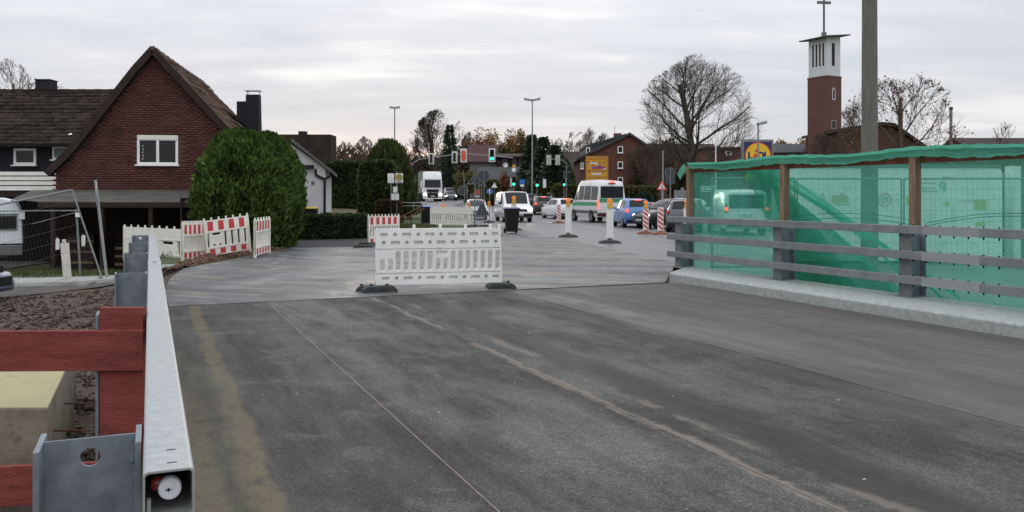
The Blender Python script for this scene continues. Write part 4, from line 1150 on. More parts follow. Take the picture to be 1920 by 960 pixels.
def bare_tree(label, base, hgt, env, seed=1, m=M_bark, r0=0.3, levels=5, nk=(9, 6, 5, 4, 3), name='bare_tree', group=None, leafm=None, leafn=0, leafs=0.2,
              spread=0.9, crown0=0.25, twig=0.012, limb_len=None, leaf_low=0.0):
    """env = (half width, crown bottom, crown top, shape) : recursive limbs kept inside an uneven crown outline"""
    rng = random.Random(seed)
    o = thing(name, label, 'tree', base, 0, group)
    V = []; Fc = []; tips = []
    hw, zb, zt = env[:3]; xo = 0.0; lump_ = env[3] if len(env) > 3 else 0.40
    def inside(p):
        t = (p[2] - zb) / (zt - zb)
        if t < -0.1 or t > 1: return False
        t = max(t, 0.0)
        r_ = hw * (sin(pi * min(1, (t * 0.88 + 0.12))) ** 0.6) * (1 + lump_ * noise.noise(Vector((p[0] * 0.35 + seed, p[1] * 0.35, p[2] * 0.4))))
        return (p[0] - xo * t) ** 2 + p[1] ** 2 < r_ * r_
    def seg(p, q, ra, rb, n):
        d = (q - p)
        if d.length < 1e-4: return
        d.normalize(); a = d.orthogonal().normalized(); b = d.cross(a); k = len(V)
        for c, r_ in ((p, ra), (q, rb)):
            for i in range(n):
                t = 2 * pi * i / n; w = a * (cos(t) * r_) + b * (sin(t) * r_); V.append((c.x + w.x, c.y + w.y, c.z + w.z))
        for i in range(n): Fc.append((k + i, k + (i + 1) % n, k + n + (i + 1) % n, k + n + i))
    def reach(p, d):
        t = 0.0
        while t < hgt and inside(p + d * (t + 0.25)): t += 0.25
        return t
    def grow(p, d, ln, r_, lev):
        if lev > 0:
            m_ = reach(p, d)
            ln = min(ln, m_ * rng.uniform(0.75, 1.0))
            if ln < 0.12: return
        ns = 4 if lev <= 1 else (3 if lev < levels - 1 else 2)
        n = 7 if lev == 0 else (5 if lev == 1 else 3)
        pts = [p]; rs = [r_]; q = p; dd = d.copy()
        for i in range(ns):
            j = Vector((rng.gauss(0, 1), rng.gauss(0, 1), rng.gauss(0, 1))) * (0.05 if lev == 0 else 0.12 if lev < 3 else 0.16)
            dd = (dd + j + Vector((0, 0, 0.05 if lev else 0.0))).normalized()
            q2 = q + dd * (ln / ns)
            if lev > 0 and not inside(q2): 
                q2 = q + dd * (ln / ns) * 0.35
                if not inside(q2): break
            re = max(twig, r_ * (1 - (i + 1) / ns * (0.72 if lev else 0.55)))
            seg(q, q2, rs[-1], re, n); pts.append(q2); rs.append(re); q = q2
        if len(pts) < 2: return
        if lev >= levels - 1:
            tips.append(pts[-1]); return
        k = nk[lev]
        for i in range(k):
            if lev == 0: t = crown0 + (0.98 - crown0) * (i + rng.random() * 0.7) / k
            else: t = 0.22 + 0.78 * (i + rng.random()) / k
            f = min(t, 0.999) * (len(pts) - 1); a_ = int(f); u = f - a_
            if a_ + 1 >= len(pts): continue
            st = pts[a_].lerp(pts[a_ + 1], u); rr_ = rs[a_] * (1 - u) + rs[a_ + 1] * u
            ax = (pts[a_ + 1] - pts[a_]).normalized()
            ph = rng.uniform(0, 2 * pi) if lev else (i * 2.4 + rng.uniform(-.4, .4))
            o1 = ax.orthogonal().normalized(); o2 = ax.cross(o1)
            out = o1 * cos(ph) + o2 * sin(ph)
            an = (spread * (1.12 - 0.80 * t) + rng.uniform(-.1, .1) if lev == 0 else rng.uniform(0.35, 0.85))
            nd = (ax * cos(an) + out * sin(an)).normalized()
            l2 = (hgt if lev == 0 else ln * rng.uniform(0.45, 0.72))
            grow(st, nd, l2, max(twig, rr_ * (0.42 if lev == 0 else 0.5)), lev + 1)
        if lev > 0: grow(q, dd, ln * 0.55, max(twig, rs[-1]), lev + 1)
    grow(Vector((0, 0, -0.3)), Vector((0, 0, 1)), hgt * 0.86, r0, 0)
    br_ = np.array(V, dtype=np.float32); fa = np.array(Fc, dtype=np.int32)
    z_end = fa[:, 0]
    isT = np.array([True])
    # trunk and stout limbs apart from the thin twigs
    raw('branches', br_, fa, m, o)
    MB().cyl((0, 0, -0.4), (0, 0, max(0.5, zb * 0.5)), r0 * 1.25, r0 * 0.98, 10).build('trunk', m, o, smooth=True)
    if leafm and tips:
        P = []; D = []
        for i in range(leafn):
            t_ = tips[rng.randrange(len(tips))]
            P.append((t_.x + rng.gauss(0, .12), t_.y + rng.gauss(0, .12), t_.z + rng.gauss(0, .12))); D.append((rng.gauss(0, 1), rng.gauss(0, 1), rng.gauss(0, 1) - 0.3))
        leaves('leaves', P, D, leafs, leafm, o, aspect=0.8)
    return o
def conifer(label, base, hgt, rad, m=M_conif, n=5000, size=0.35, name='conifer_tree', group=None, flat=0.0):
    o = thing(name, label, 'tree', base, 0, group)
    P = []; D = []
    for i in range(n):
        t = random.random() ** 1.3; a = random.uniform(0, 2 * pi)
        tier = 0.72 + 0.28 * ((t * hgt * 1.1 + 0.15 * sin(a * 3)) % 1.0)
        r_ = rad * (1 - t) ** 0.75 * tier * random.uniform(0.45, 1.0) * (1 + 0.25 * noise.noise(Vector((cos(a) * 2, sin(a) * 2, t * 5 + hgt))))
        P.append((r_ * cos(a), r_ * sin(a), 0.3 + t * (hgt - 0.3))); D.append((cos(a), sin(a), random.uniform(-0.3, 0.5)))
    leaves('crown', P, D, size, m, o, aspect=0.5)
    MB().cyl((0, 0, -0.3), (0, 0, hgt * 0.95), 0.16, 0.02, 7).build('trunk', M_bark, o)
    MB().cyl((0, 0, 0.5), (0, 0, hgt * 0.93), rad * 0.55, 0.02, 10).build('shade_core', M_coreg, o)
    return o
def blob_tree(label, base, c, rads, n, size, m, name='leafy_tree', group=None, r0=0.15, trunkm=M_bark, aspect=0.7):
    """a loose crown of clumps on a forked trunk"""
    o = thing(name, label, 'tree', base, 0, group)
    P = []; D = []; nc = 16; cl_ = []
    for k in range(nc):
        v = Vector((random.gauss(0, 1), random.gauss(0, 1), random.gauss(0, 1))).normalized() * random.uniform(0.35, 0.85)
        cl_.append(((c[0] + v.x * rads[0], c[1] + v.y * rads[1], c[2] + v.z * rads[2]), random.uniform(0.25, 0.45)))
    for i in range(n):
        q, rs = cl_[random.randrange(nc)]
        v = Vector((random.gauss(0, 1), random.gauss(0, 1), random.gauss(0, 1))).normalized() * (random.random() ** 0.5) * rs
        P.append((q[0] + v.x * rads[0], q[1] + v.y * rads[1], q[2] + v.z * rads[2])); D.append((v.x + random.gauss(0, .3), v.y + random.gauss(0, .3), v.z + random.gauss(0, .3)))
    leaves('crown', P, D, size, m, o, aspect=aspect)
    t = MB().cyl((0, 0, -0.3), (c[0] * 0.5, c[1] * 0.5, c[2] * 0.7), r0, r0 * 0.6, 8)
    for q, rs in cl_[:9]: t.cyl((c[0] * 0.5, c[1] * 0.5, c[2] * 0.6), q, r0 * 0.45, r0 * 0.1, 5)
    t.build('trunk', trunkm, o)
    return o

# ---- the gabled brick house on the left ---------------------------------------------------
HK = 0.16; HY0 = 30.0; HX0 = gx(288, 30.0); HRZ = math.atan(HK); hc = cos(HRZ)
def hw(px, py, dy=0.0):
    """photo pixel -> (x, z) on the gable wall, in the house's own frame"""
    k = (px - 960) / F; X = k * (HY0 - HK * HX0) / (1 - HK * k); Y = HY0 + HK * (X - HX0)
    return ((X - HX0) / hc, zz(py, Y))
house = thing('brick_house', 'steep gabled red brick house with brown tiled roof and one white gable window', 'house', (HX0, HY0, 0), HRZ)
M_brick = mat('dark red brick', (0.125, 0.052, 0.043), 0.85, col2=(0.088, 0.038, 0.033), vscale=1.3, island=0.20, wear=((0.055, 0.034, 0.030), 1.1, 0.52, 0.5))
M_mortar = mat('dark mortar', (0.085, 0.052, 0.045), 0.95)
M_tile = mat('brown roof tiles', (0.135, 0.085, 0.058), 0.8, col2=(0.060, 0.042, 0.034), vscale=0.9, island=0.45)
M_tiled = mat('mossy dark roof tiles', (0.044, 0.032, 0.023), 0.9, col2=(0.018, 0.015, 0.013), vscale=1.1, island=0.45)
M_slate = mat('dark slate', (0.020, 0.021, 0.027), 0.7, island=0.3, var=0.2)
M_verge = mat('dark brown verge board', (0.035, 0.024, 0.020), 0.8, var=0.2)
gl = [hw(x, y) for x, y in ((292, 103), (262, 134), (222, 184), (178, 241), (140, 287), (112, 314))]
gr_ = [hw(x, y) for x, y in ((292, 103), (430, 255), (505, 345))]
xl, xr = hw(106, 330)[0], hw(505, 345)[0]
ZG = -0.9
wx0, wz1 = hw(257, 253); wx1, wz0 = hw(334, 309)
wall_out = [(xl, ZG), (xr, ZG)] + list(reversed(gr_))[:-1] + gl
plate('gable_wall', [(xl, ZG), (xr, ZG), (xr, gr_[-1][1]), gr_[0]] + gl[1:] + [(xl, gl[-1][1])], [rect_pts(wx0, wx1, wz0, wz1)], 0.30, M_mortar, house, y=0.155)
def inpoly(x, z, poly):
    c = False; j = len(poly) - 1
    for i in range(len(poly)):
        a, b = poly[i], poly[j]
        if (a[1] > z) != (b[1] > z) and x < (b[0] - a[0]) * (z - a[1]) / (b[1] - a[1]) + a[0]: c = not c
        j = i
    return c
gp = [(xl, ZG), (xr, ZG), (xr, gr_[-1][1]), gr_[0]] + gl[1:] + [(xl, gl[-1][1])]
cs = []; row = 0; z = 1.7
while z < gr_[0][1]:
    x = xl + (0.125 if row % 2 else 0)
    while x < xr:
        if inpoly(x, z, gp) and not (wx0 - 0.13 < x < wx1 + 0.13 and wz0 - 0.04 < z < wz1 + 0.05): cs.append((x, -0.002 + random.uniform(-.003, .003), z))
        x += 0.25
    z += 0.0833; row += 1
V_, F_ = boxes(cs, (0.238, 0.03, 0.070)); raw('bricks', V_, F_, M_brick, house, kind='stuff')
# window
def window(root, x0, x1, z0, z1, y=0.0, two=True, shutter=True, m=M_white, fw=0.07, glass=M_glass, depth=0.08, sill=True):
    w = plate('window', rect_pts(x0, x1, z0, z1), [rect_pts(x0 + fw, (x0 + x1) / 2 - fw * 0.55, z0 + fw, z1 - fw * (2.2 if shutter else 1)), rect_pts((x0 + x1) / 2 + fw * 0.55, x1 - fw, z0 + fw, z1 - fw * (2.2 if shutter else 1))] if two
              else [rect_pts(x0 + fw, x1 - fw, z0 + fw, z1 - fw)], depth, m, root, y=y)
    if two:
        MB().box(x0 + fw, (x0 + x1) / 2 - fw * 0.5, y - 0.006, y, z0 + fw - 0.01, z1 - fw + 0.01).build('pane', glass, w)
        MB().box((x0 + x1) / 2 + fw * 0.5, x1 - fw, y - 0.006, y, z0 + fw - 0.01, z1 - fw + 0.01).build('pane', glass, w)
    else: MB().box(x0 + fw, x1 - fw, y - 0.006, y, z0 + fw, z1 - fw).build('pane', glass, w)
    if sill: MB().box(x0 - 0.05, x1 + 0.05, y - depth / 2 - 0.10, y + 0.02, z0 - 0.05, z0 - 0.002).build('sill', m, w)
    return w
w1 = window(house, wx0, wx1, wz0, wz1, y=0.03, fw=0.085)
MB().box(wx0 + 0.01, wx1 - 0.01, -0.03, 0.07, wz1 - 0.16, wz1 - 0.005).build('shutter_box', M_cream, w1)
for i in range(5): MB().box(wx0 + 0.16 + 0.02 * (i % 2), wx0 + 0.20 + 0.02 * (i % 2), 0.018, 0.022, wz1 - 0.42 - 0.11 * i, wz1 - 0.36 - 0.11 * i).build('window_ornament', mat('pale ornament', (0.4, 0.38, 0.3), 0.6), w1)
# verge boards
def poly_beam(pts, w, h, name, m, root, y):
    for a, b in zip(pts[:-1], pts[1:]):
        MB().beam((a[0], y, a[1]), (b[0], y, b[1]), w, h, up=(0, 0, 1)).build(name, m, root)
vl = [hw(x, y) for x, y in ((288, 92), (257, 126), (216, 178), (172, 234), (133, 282), (92, 322))]
vr = [hw(x, y) for x, y in ((290, 92), (434, 248), (512, 345))]
poly_beam([(x, z - 0.08) for x, z in vl], 0.34, 0.24, 'verge_board', M_verge, house, -0.12)
poly_beam([(x, z - 0.08) for x, z in vr], 0.34, 0.24, 'verge_board', M_verge, house, -0.12)
# roof planes with real overlapping tiles
def tile_roof(root, A, B, C, D, m, tw=0.30, th=0.33, name='roof_tiles', under=None, sag=0.0, kind='stuff'):
    """A-B lower edge, D-C upper edge (Vectors, root frame)"""
    A, B, C, D = map(Vector, (A, B, C, D))
    nv = max(2, int(((D - A).length + (C - B).length) / 2 / th)); V = []; Fl = []
    nrm = (B - A).cross(D - A).normalized()
    if nrm.z < 0: nrm = -nrm
    k = 0
    for j in range(nv):
        for_a, for_b = A.lerp(D, j / nv), B.lerp(C, j / nv); ta, tb2 = A.lerp(D, (j + 1.12) / nv), B.lerp(C, (j + 1.12) / nv)
        nu = max(1, int((for_b - for_a).length / tw)); off = 0.5 * (j % 2) * 0
        for i in range(nu):
            u0, u1 = i / nu, (i + 0.94) / nu; jz = random.uniform(-0.008, 0.012) + sag * noise.noise(Vector((u0 * 4, j * 0.3, 1)))
            p = [for_a.lerp(for_b, u0), for_a.lerp(for_b, u1), ta.lerp(tb2, u1), ta.lerp(tb2, u0)]
            lo = nrm * (0.055 + jz); hi = nrm * (0.02 + jz); lo2 = nrm * (0.015 + jz)
            q = [p[0] + lo, p[1] + lo, p[2] + hi, p[3] + hi, p[0] + lo2, p[1] + lo2]
            # a raised roll along one side
            V += [tuple(x) for x in q]
            Fl += [(k, k + 1, k + 2, k + 3), (k + 4, k + 5, k + 1, k)]; k += 6
            rr_ = p[0].lerp(p[1], 0.15); rr2 = p[3].lerp(p[2], 0.15); rl_ = p[0].lerp(p[1], -0.02); rl2 = p[3].lerp(p[2], -0.02); mid = p[0].lerp(p[1], 0.06); mid2 = p[3].lerp(p[2], 0.06)
            V += [tuple(rl_ + lo), tuple(mid + lo + nrm * 0.03), tuple(rr_ + lo), tuple(rr2 + hi), tuple(mid2 + hi + nrm * 0.03), tuple(rl2 + hi)]
            Fl += [(k, k + 1, k + 4, k + 5), (k + 1, k + 2, k + 3, k + 4)]; k += 6
    o = raw(name, V, Fl, m, root, kind=kind)
    un = MB().add([A, B, C, D], [(0, 1, 2, 3)]).build('roof_deck', under or M_verge, root)
    return o
apx = vl[0][0]; apz = vl[0][1]
RL = 9.8                                     # ridge length
er = (vr[-1][0], vr[-1][1])
tile_roof(house, (er[0] + 0.05, -0.25, er[1]), (er[0] + 0.05, 16.0, er[1] - 0.1), (apx, RL, apz - 0.12), (apx, -0.25, apz), M_tile, sag=0.10)
# left plane follows its kick near the eaves
for (a, b) in zip(vl[:-1], vl[1:]):
    tile_roof(house, (b[0], 9.0, b[1]), (b[0], -0.25, b[1]), (a[0], -0.25, a[1]), (a[0], 9.0, a[1]), M_tile)
rd = MB()
for i in range(26):
    y = -0.25 + i * 0.39
    rd.prism([(-0.13, -0.06), (-0.09, 0.05), (0, 0.10), (0.09, 0.05), (0.13, -0.06)], 0, 0.40).xf(Matrix.Identity(4)) if False else rd.add([(apx + x, y, apz + z - 0.12 * i / 26 + 0.02 * (i % 2)) for x, z in ((-0.13, -0.06), (-0.07, 0.06), (0.07, 0.06), (0.13, -0.06))] + [(apx + x, y + 0.42, apz + z - 0.12 * i / 26 + 0.02 * (i % 2)) for x, z in ((-0.13, -0.06), (-0.07, 0.06), (0.07, 0.06), (0.13, -0.06))], [(0, 1, 5, 4), (1, 2, 6, 5), (2, 3, 7, 6), (0, 3, 2, 1)])
rd.build('ridge_tiles', M_tile, house)
# back hip, right side wall, back
MB().add([(er[0], 0.3, ZG), (er[0], 15.8, ZG), (er[0], 15.8, er[1] - 0.1), (er[0], 0.3, er[1] - 0.05)], [(0, 1, 2, 3)]).build('side_wall', M_brick, house)
MB().add([(apx, RL, apz - 0.12), (er[0] + 0.05, 16.0, er[1] - 0.1), (vl[-1][0], 16, vl[-1][1])], [(0, 1, 2)]).build('roof_hip', M_tiled, house)
# dormer and slate chimney on the right slope
def dchim(px0, px1, py0, py1, Y, th, m, name, root=None):
    a = at(px0, py1, Y); c = at(px1, py0, Y)
    return a, c
chm = wthing('slate_chimney', 'dark slate clad chimney with a small steel cowl behind the roof of the gabled house', 'chimney', at(472, 238, 39))
a = at(458, 240, 39); c = at(486, 177, 39)
MB().add([(a.x, 39, 2.8), (c.x + 0.04, 39, 2.8), (c.x + 0.04, 39.45, 2.8), (a.x, 39.45, 2.8), (a.x + 0.06, 39.03, c.z), (c.x - 0.04, 39.03, c.z), (c.x - 0.04, 39.42, c.z), (a.x + 0.06, 39.42, c.z)],
         [(0, 3, 2, 1), (4, 5, 6, 7), (0, 1, 5, 4), (1, 2, 6, 5), (2, 3, 7, 6), (3, 0, 4, 7)]).build('shaft', M_slate, chm)
MB().box(at(447, 190, 39.3).x, a.x + 0.04, 39.05, 39.4, 2.8, zz(191, 39.3)).build('lower_shaft', M_slate, chm)
for dx in (0.05, 0.6): MB().box(a.x + dx, a.x + dx + 0.03, 39.3, 39.34, c.z, c.z + 0.17).build('cowl_leg', M_steelp, chm)
MB().box(a.x - 0.03, c.x + 0.0, 39.1, 39.4, c.z + 0.17, c.z + 0.20).build('cowl', M_steelp, chm)
dm = MB().add([tuple(at(x, y, Y)) for x, y, Y in ((408, 200, 35.5), (452, 238, 36.2), (452, 252, 36.2), (415, 240, 35.5), (400, 196, 38.5), (462, 232, 39))], [(0, 1, 2, 3), (0, 4, 5, 1)])
dmt = wthing('roof_dormer', 'low dark dormer set in the right slope of the brown tiled roof', 'dormer', at(425, 240, 36)); dm.build('dormer_face', M_slate, dmt)
MB().beam(at(404, 197, 35.4), at(462, 236, 36.1), 0.30, 0.08).build('dormer_roof', M_tiled, dmt)

# carport in front of the gable
cpn = wthing('carport', 'open carport with flat grey felt roof and dark timber back below the brick gable', 'carport', (gx(220, 28), 28, -0.85))
A1, B1 = at(72, 378, 26.6), at(374, 379, 27.6); C1, D1 = at(372, 356, 30.3), at(95, 356, 29.4)
MB().add([A1, B1, C1, D1] + [p - Vector((0, 0, 0.12)) for p in (A1, B1, C1, D1)], [(0, 1, 2, 3), (7, 6, 5, 4), (0, 4, 5, 1), (1, 5, 6, 2), (2, 6, 7, 3), (3, 7, 4, 0)]).build('felt_roof', mat('grey roofing felt', (0.115, 0.115, 0.10), 0.85, col2=(0.065, 0.065, 0.058), vscale=1.5), cpn)
MB().beam(A1 - Vector((0, 0.03, 0.10)), B1 - Vector((0, 0.03, 0.10)), 0.05, 0.16).build('fascia', M_verge, cpn)
A2, D2 = at(40, 382, 26.0), at(95, 357, 29.4)
MB().add([at(20, 374, 27), A1, D1, at(60, 357, 29.2)], [(0, 1, 2, 3)]).build('felt_roof', MATS['grey roofing felt'], cpn)
for px in (98, 190, 282, 368):
    p = at(px, 378, 26.6 + (px - 72) / 302); MB().box(p.x - 0.06, p.x + 0.06, p.y, p.y + 0.12, -0.9, p.z - 0.1).build('post', M_verge, cpn)
k_ = 0
for i in range(36):
    p = br(0, 0); X0_, X1_ = gx(90, 29.2), gx(372, 30.0); x = X0_ + (X1_ - X0_) * i / 36
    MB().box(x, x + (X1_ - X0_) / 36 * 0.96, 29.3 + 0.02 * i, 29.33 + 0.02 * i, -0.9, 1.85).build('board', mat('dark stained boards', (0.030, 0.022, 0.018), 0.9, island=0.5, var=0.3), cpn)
xe = gx(372, 29); MB().box(xe, xe + 0.05, 27.4, 30.0, -0.9, 1.6).build('side_panel', M_verge, cpn)
# dim things stored inside
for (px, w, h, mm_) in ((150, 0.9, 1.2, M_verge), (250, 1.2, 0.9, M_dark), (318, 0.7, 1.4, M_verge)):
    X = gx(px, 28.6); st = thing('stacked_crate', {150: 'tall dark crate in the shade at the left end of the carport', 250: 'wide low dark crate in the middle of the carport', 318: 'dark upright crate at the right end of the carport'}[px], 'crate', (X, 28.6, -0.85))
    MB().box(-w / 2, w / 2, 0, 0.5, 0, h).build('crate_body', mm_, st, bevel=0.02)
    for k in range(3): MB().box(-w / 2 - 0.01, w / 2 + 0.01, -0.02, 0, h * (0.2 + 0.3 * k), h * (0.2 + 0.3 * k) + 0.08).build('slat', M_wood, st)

# left wing with mossy tiles
wing = wthing('house_wing', 'long left wing with mossy dark tiled roof, slate wall and white balcony boards', 'house', (gx(60, 33), 33, -0.85))
yr, ye = 36.0, 32.0
RZ, EZ = zz(171, yr), zz(268, ye)
tile_roof(wing, (gx(-160, ye), ye - 0.3, EZ - 0.1), (gx(190, ye) , ye - 0.3, EZ - 0.1), (gx(262, yr), yr, RZ), (gx(-160, yr), yr, RZ), M_tiled, sag=0.05)
MB().add([(gx(-160, yr), yr, RZ), (gx(262, yr), yr, RZ), (gx(262, yr), 40, EZ), (gx(-160, yr), 40, EZ)], [(0, 1, 2, 3)]).build('back_roof', M_tiled, wing)
rt = MB()
for i in range(30):
    x = gx(-160, yr) + i * 0.33; rt.box(x, x + 0.31, yr - 0.12, yr + 0.12, RZ - 0.02, RZ + 0.07 + 0.01 * (i % 2))
rt.build('ridge_tiles', M_tiled, wing)
MB().box(gx(-160, ye), gx(172, ye), ye - 0.34, ye - 0.24, EZ - 0.16, EZ - 0.04).build('gutter', M_dark, wing)
MB().box(gx(-160, ye), gx(190, ye), ye + 0.3, ye + 0.5, -0.9, EZ).build('wall', M_slate, wing)
def wpx(a, b, c, d, Y): return gx(a, Y), gx(c, Y), zz(d, Y), zz(b, Y)
x0_, x1_, z0_, z1_ = wpx(25, 278, 67, 309, ye + 0.2); window(wing, x0_, x1_, z0_, z1_, y=ye + 0.25, two=False, fw=0.09)
x0_, x1_, z0_, z1_ = wpx(98, 275, 128, 299, ye + 0.2); window(wing, x0_, x1_, z0_, z1_, y=ye + 0.25, two=False, fw=0.06, glass=M_galvw)
for i, (a, b) in enumerate(((322, 329), (331, 338), (340, 347), (349, 357))):
    MB().box(gx(-60, 30.6), gx(104.5, 30.6), 30.6, 30.63, zz(b, 30.6), zz(a, 30.6)).build('balcony_board', M_cream, wing)
MB().box(gx(-60, 30.8), gx(100, 30.8), 30.66, 32.3, zz(359, 30.8) - 0.2, zz(359, 30.8)).build('balcony_floor', M_verge, wing)
for px in (-40, 100): MB().box(gx(px, 30.7), gx(px, 30.7) + 0.08, 30.64, 30.7, -0.9, zz(320, 30.7)).build('balcony_post', M_verge, wing)
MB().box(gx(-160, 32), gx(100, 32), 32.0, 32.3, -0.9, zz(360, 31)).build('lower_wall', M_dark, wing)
ch2 = wthing('ridge_chimney', 'small square dark chimney on the ridge of the mossy roof', 'chimney', (gx(85, 36.3), 36.3, RZ - 0.3))
MB().box(gx(71, 36.3), gx(98, 36.3), 36.1, 36.7, RZ - 0.3, zz(151, 36.3)).build('shaft', M_slate, ch2)
MB().box(gx(70, 36.3), gx(99, 36.3), 36.06, 36.74, zz(151, 36.3), zz(149.5, 36.3)).build('cap', M_slate, ch2)
for (px, py, Y, lab) in ((182, 206, 34.6, 'pale vent tile high on the mossy roof beside the gable'), (133, 256, 32.4, 'small pale vent pipe low on the mossy roof beside the gable')):
    v = thing('roof_vent', lab, 'vent', at(px, py + 6, Y)); MB().lathe([(0, 0), (0.11, 0), (0.07, 0.16), (0.12, 0.18), (0.0, 0.26)], 12).build('pipe', M_cream, v)

# white annex at the far end
an = wthing('white_annex', 'small white rendered outbuilding with sloping slate roof and a black downpipe', 'building', (gx(622, 41), 41, -0.1))
M_render = mat('white render', (0.62, 0.63, 0.64), 0.8, col2=(0.50, 0.51, 0.53), vscale=1.2, bump=0.1)
ya = 41.0
def a_(px, py, Y=ya): return (gx(px, Y), zz(py, Y))
MB().prism([a_(548, 440), a_(611, 440), a_(611, 316), a_(548, 272)], ya, ya + 4).build('wall', M_render, an)
MB().prism([a_(611.3, 440), a_(621.5, 440), a_(621.5, 324), a_(611.3, 316)], ya + 0.4, ya + 4).build('wall', M_render, an)
p, q = at(546, 260, ya - 0.25), at(627, 324, ya - 0.25)
MB().add([p, q, q + Vector((0.1, 4.5, 0)), p + Vector((0.1, 4.5, 0))] + [v - Vector((0, 0, 0.14)) for v in (p, q, q + Vector((0.1, 4.5, 0)), p + Vector((0.1, 4.5, 0)))], [(0, 1, 2, 3), (7, 6, 5, 4), (0, 4, 5, 1), (1, 5, 6, 2), (2, 6, 7, 3), (3, 7, 4, 0)]).build('roof', mat('pale grey slates', (0.16, 0.165, 0.16), 0.7, col2=(0.09, 0.095, 0.10), vscale=3), an)
for i in range(9):
    f = i / 9; a = p.lerp(q, f); MB().beam(a + Vector((0, -0.01, 0.012)), a + Vector((0.1, 4.5, 0.012)), 0.03, 0.02).build('slate_edge', M_slate, an)
MB().box(gx(538, ya), gx(590, ya), ya - 0.22, ya - 0.16, zz(318, ya), zz(310, ya)).build('lower_eave', M_slate, an)
dp = [at(592, 317, ya - 0.1), at(592, 328, ya - 0.1), at(608.5, 336, ya - 0.08), at(608.5, 440, ya - 0.08)]
MB().tube(dp, 0.055, 8).build('downpipe', M_black, an)
MB().tube([at(608.5, 336, ya - 0.08), at(619, 330, ya - 0.1), at(620, 322, ya - 0.1)], 0.05, 8).build('downpipe', M_black, an)
MB().ball(tuple(at(588, 342, ya - 0.05)), 0.09).build('wall_lamp', M_steelp, an)
def bin_(name, label, loc, rz, body, lid, s=1.0, cat='bin', group=None):
    b = thing(name, label, cat, loc, rz, group)
    m_ = MB().add([(-0.21, -0.27, 0.06), (0.21, -0.27, 0.06), (0.21, 0.2, 0.06), (-0.21, 0.2, 0.06), (-0.28, -0.35, 0.96), (0.28, -0.35, 0.96), (0.28, 0.3, 0.96), (-0.28, 0.3, 0.96)],
             [(0, 3, 2, 1), (4, 5, 6, 7), (0, 1, 5, 4), (1, 2, 6, 5), (2, 3, 7, 6), (3, 0, 4, 7)])
    m_.v = [tuple(c * s for c in v) for v in m_.v]
    bd = m_.build('body', body, b, bevel=0.02)
    MB().box(-0.30 * s, 0.30 * s, -0.38 * s, 0.34 * s, 0.96 * s, 1.0 * s).add([(-0.28 * s, -0.34 * s, 1.0 * s), (0.28 * s, -0.34 * s, 1.0 * s), (0.28 * s, 0.3 * s, 1.04 * s), (-0.28 * s, 0.3 * s, 1.04 * s)], [(0, 1, 2, 3)]).build('lid', lid, b, bevel=0.012)
    MB().cyl((-0.26 * s, 0.37 * s, 0.98 * s), (0.26 * s, 0.37 * s, 0.98 * s), 0.02 * s, n=8).build('handle', body, b)
    for sx in (-1, 1): MB().cyl((sx * 0.20 * s, 0.27 * s, 0.1 * s), (sx * 0.27 * s, 0.27 * s, 0.1 * s), 0.1 * s, n=14).build('wheel', M_black, b)
    return b
bin_('wheelie_bin', 'black wheelie bin with yellow lid against the white outbuilding wall', (gx(582.5, 39.2), 39.2, 0.0), 0.1, M_black, mat('yellow lid', (0.55, 0.36, 0.05), 0.5), 1.12)
bin_('wheelie_bin', 'large black wheelie bin with dark blue lid standing alone at the road edge', (gx(959, 38.2), 38.2, 0.0), 0.15, M_black, mat('dark blue lid', (0.02, 0.03, 0.09), 0.35), 1.12)
bin_('wheelie_bin', 'dark container with a bright blue lid in front of the truck', (gx(799, 50.5), 50.5, 0.0), 0.1, M_black, mat('blue lid', (0.04, 0.10, 0.42), 0.45), 1.05)

an.rotation_euler = (0, 0, radians(12))
# dark roofed house behind
dh = wthing('dark_roof_house', 'tall dark slate roof of a house rising behind the big green bush', 'house', (gx(560, 62), 62, 0))
MB().prism([(gx(480, 62), zz(330, 62)), (gx(621, 62), zz(330, 62)), (gx(620, 62), zz(252, 62)), (gx(490, 62), zz(252, 62))], 62, 64).build('roof', M_tiled, dh)
MB().box(gx(480, 62.2), gx(619, 62.2), 62.3, 68, 0.0, zz(332, 62)).build('wall', M_brick, dh)
MB().box(gx(556, 62), gx(569, 62), 62.5, 63.2, zz(254, 62), zz(245, 62)).build('chimney', M_slate, dh)
MB().box(gx(553, 62), gx(572, 62), 62.9, 62.95, zz(245.5, 62), zz(244.5, 62)).build('chimney_cap', M_steelp, dh)

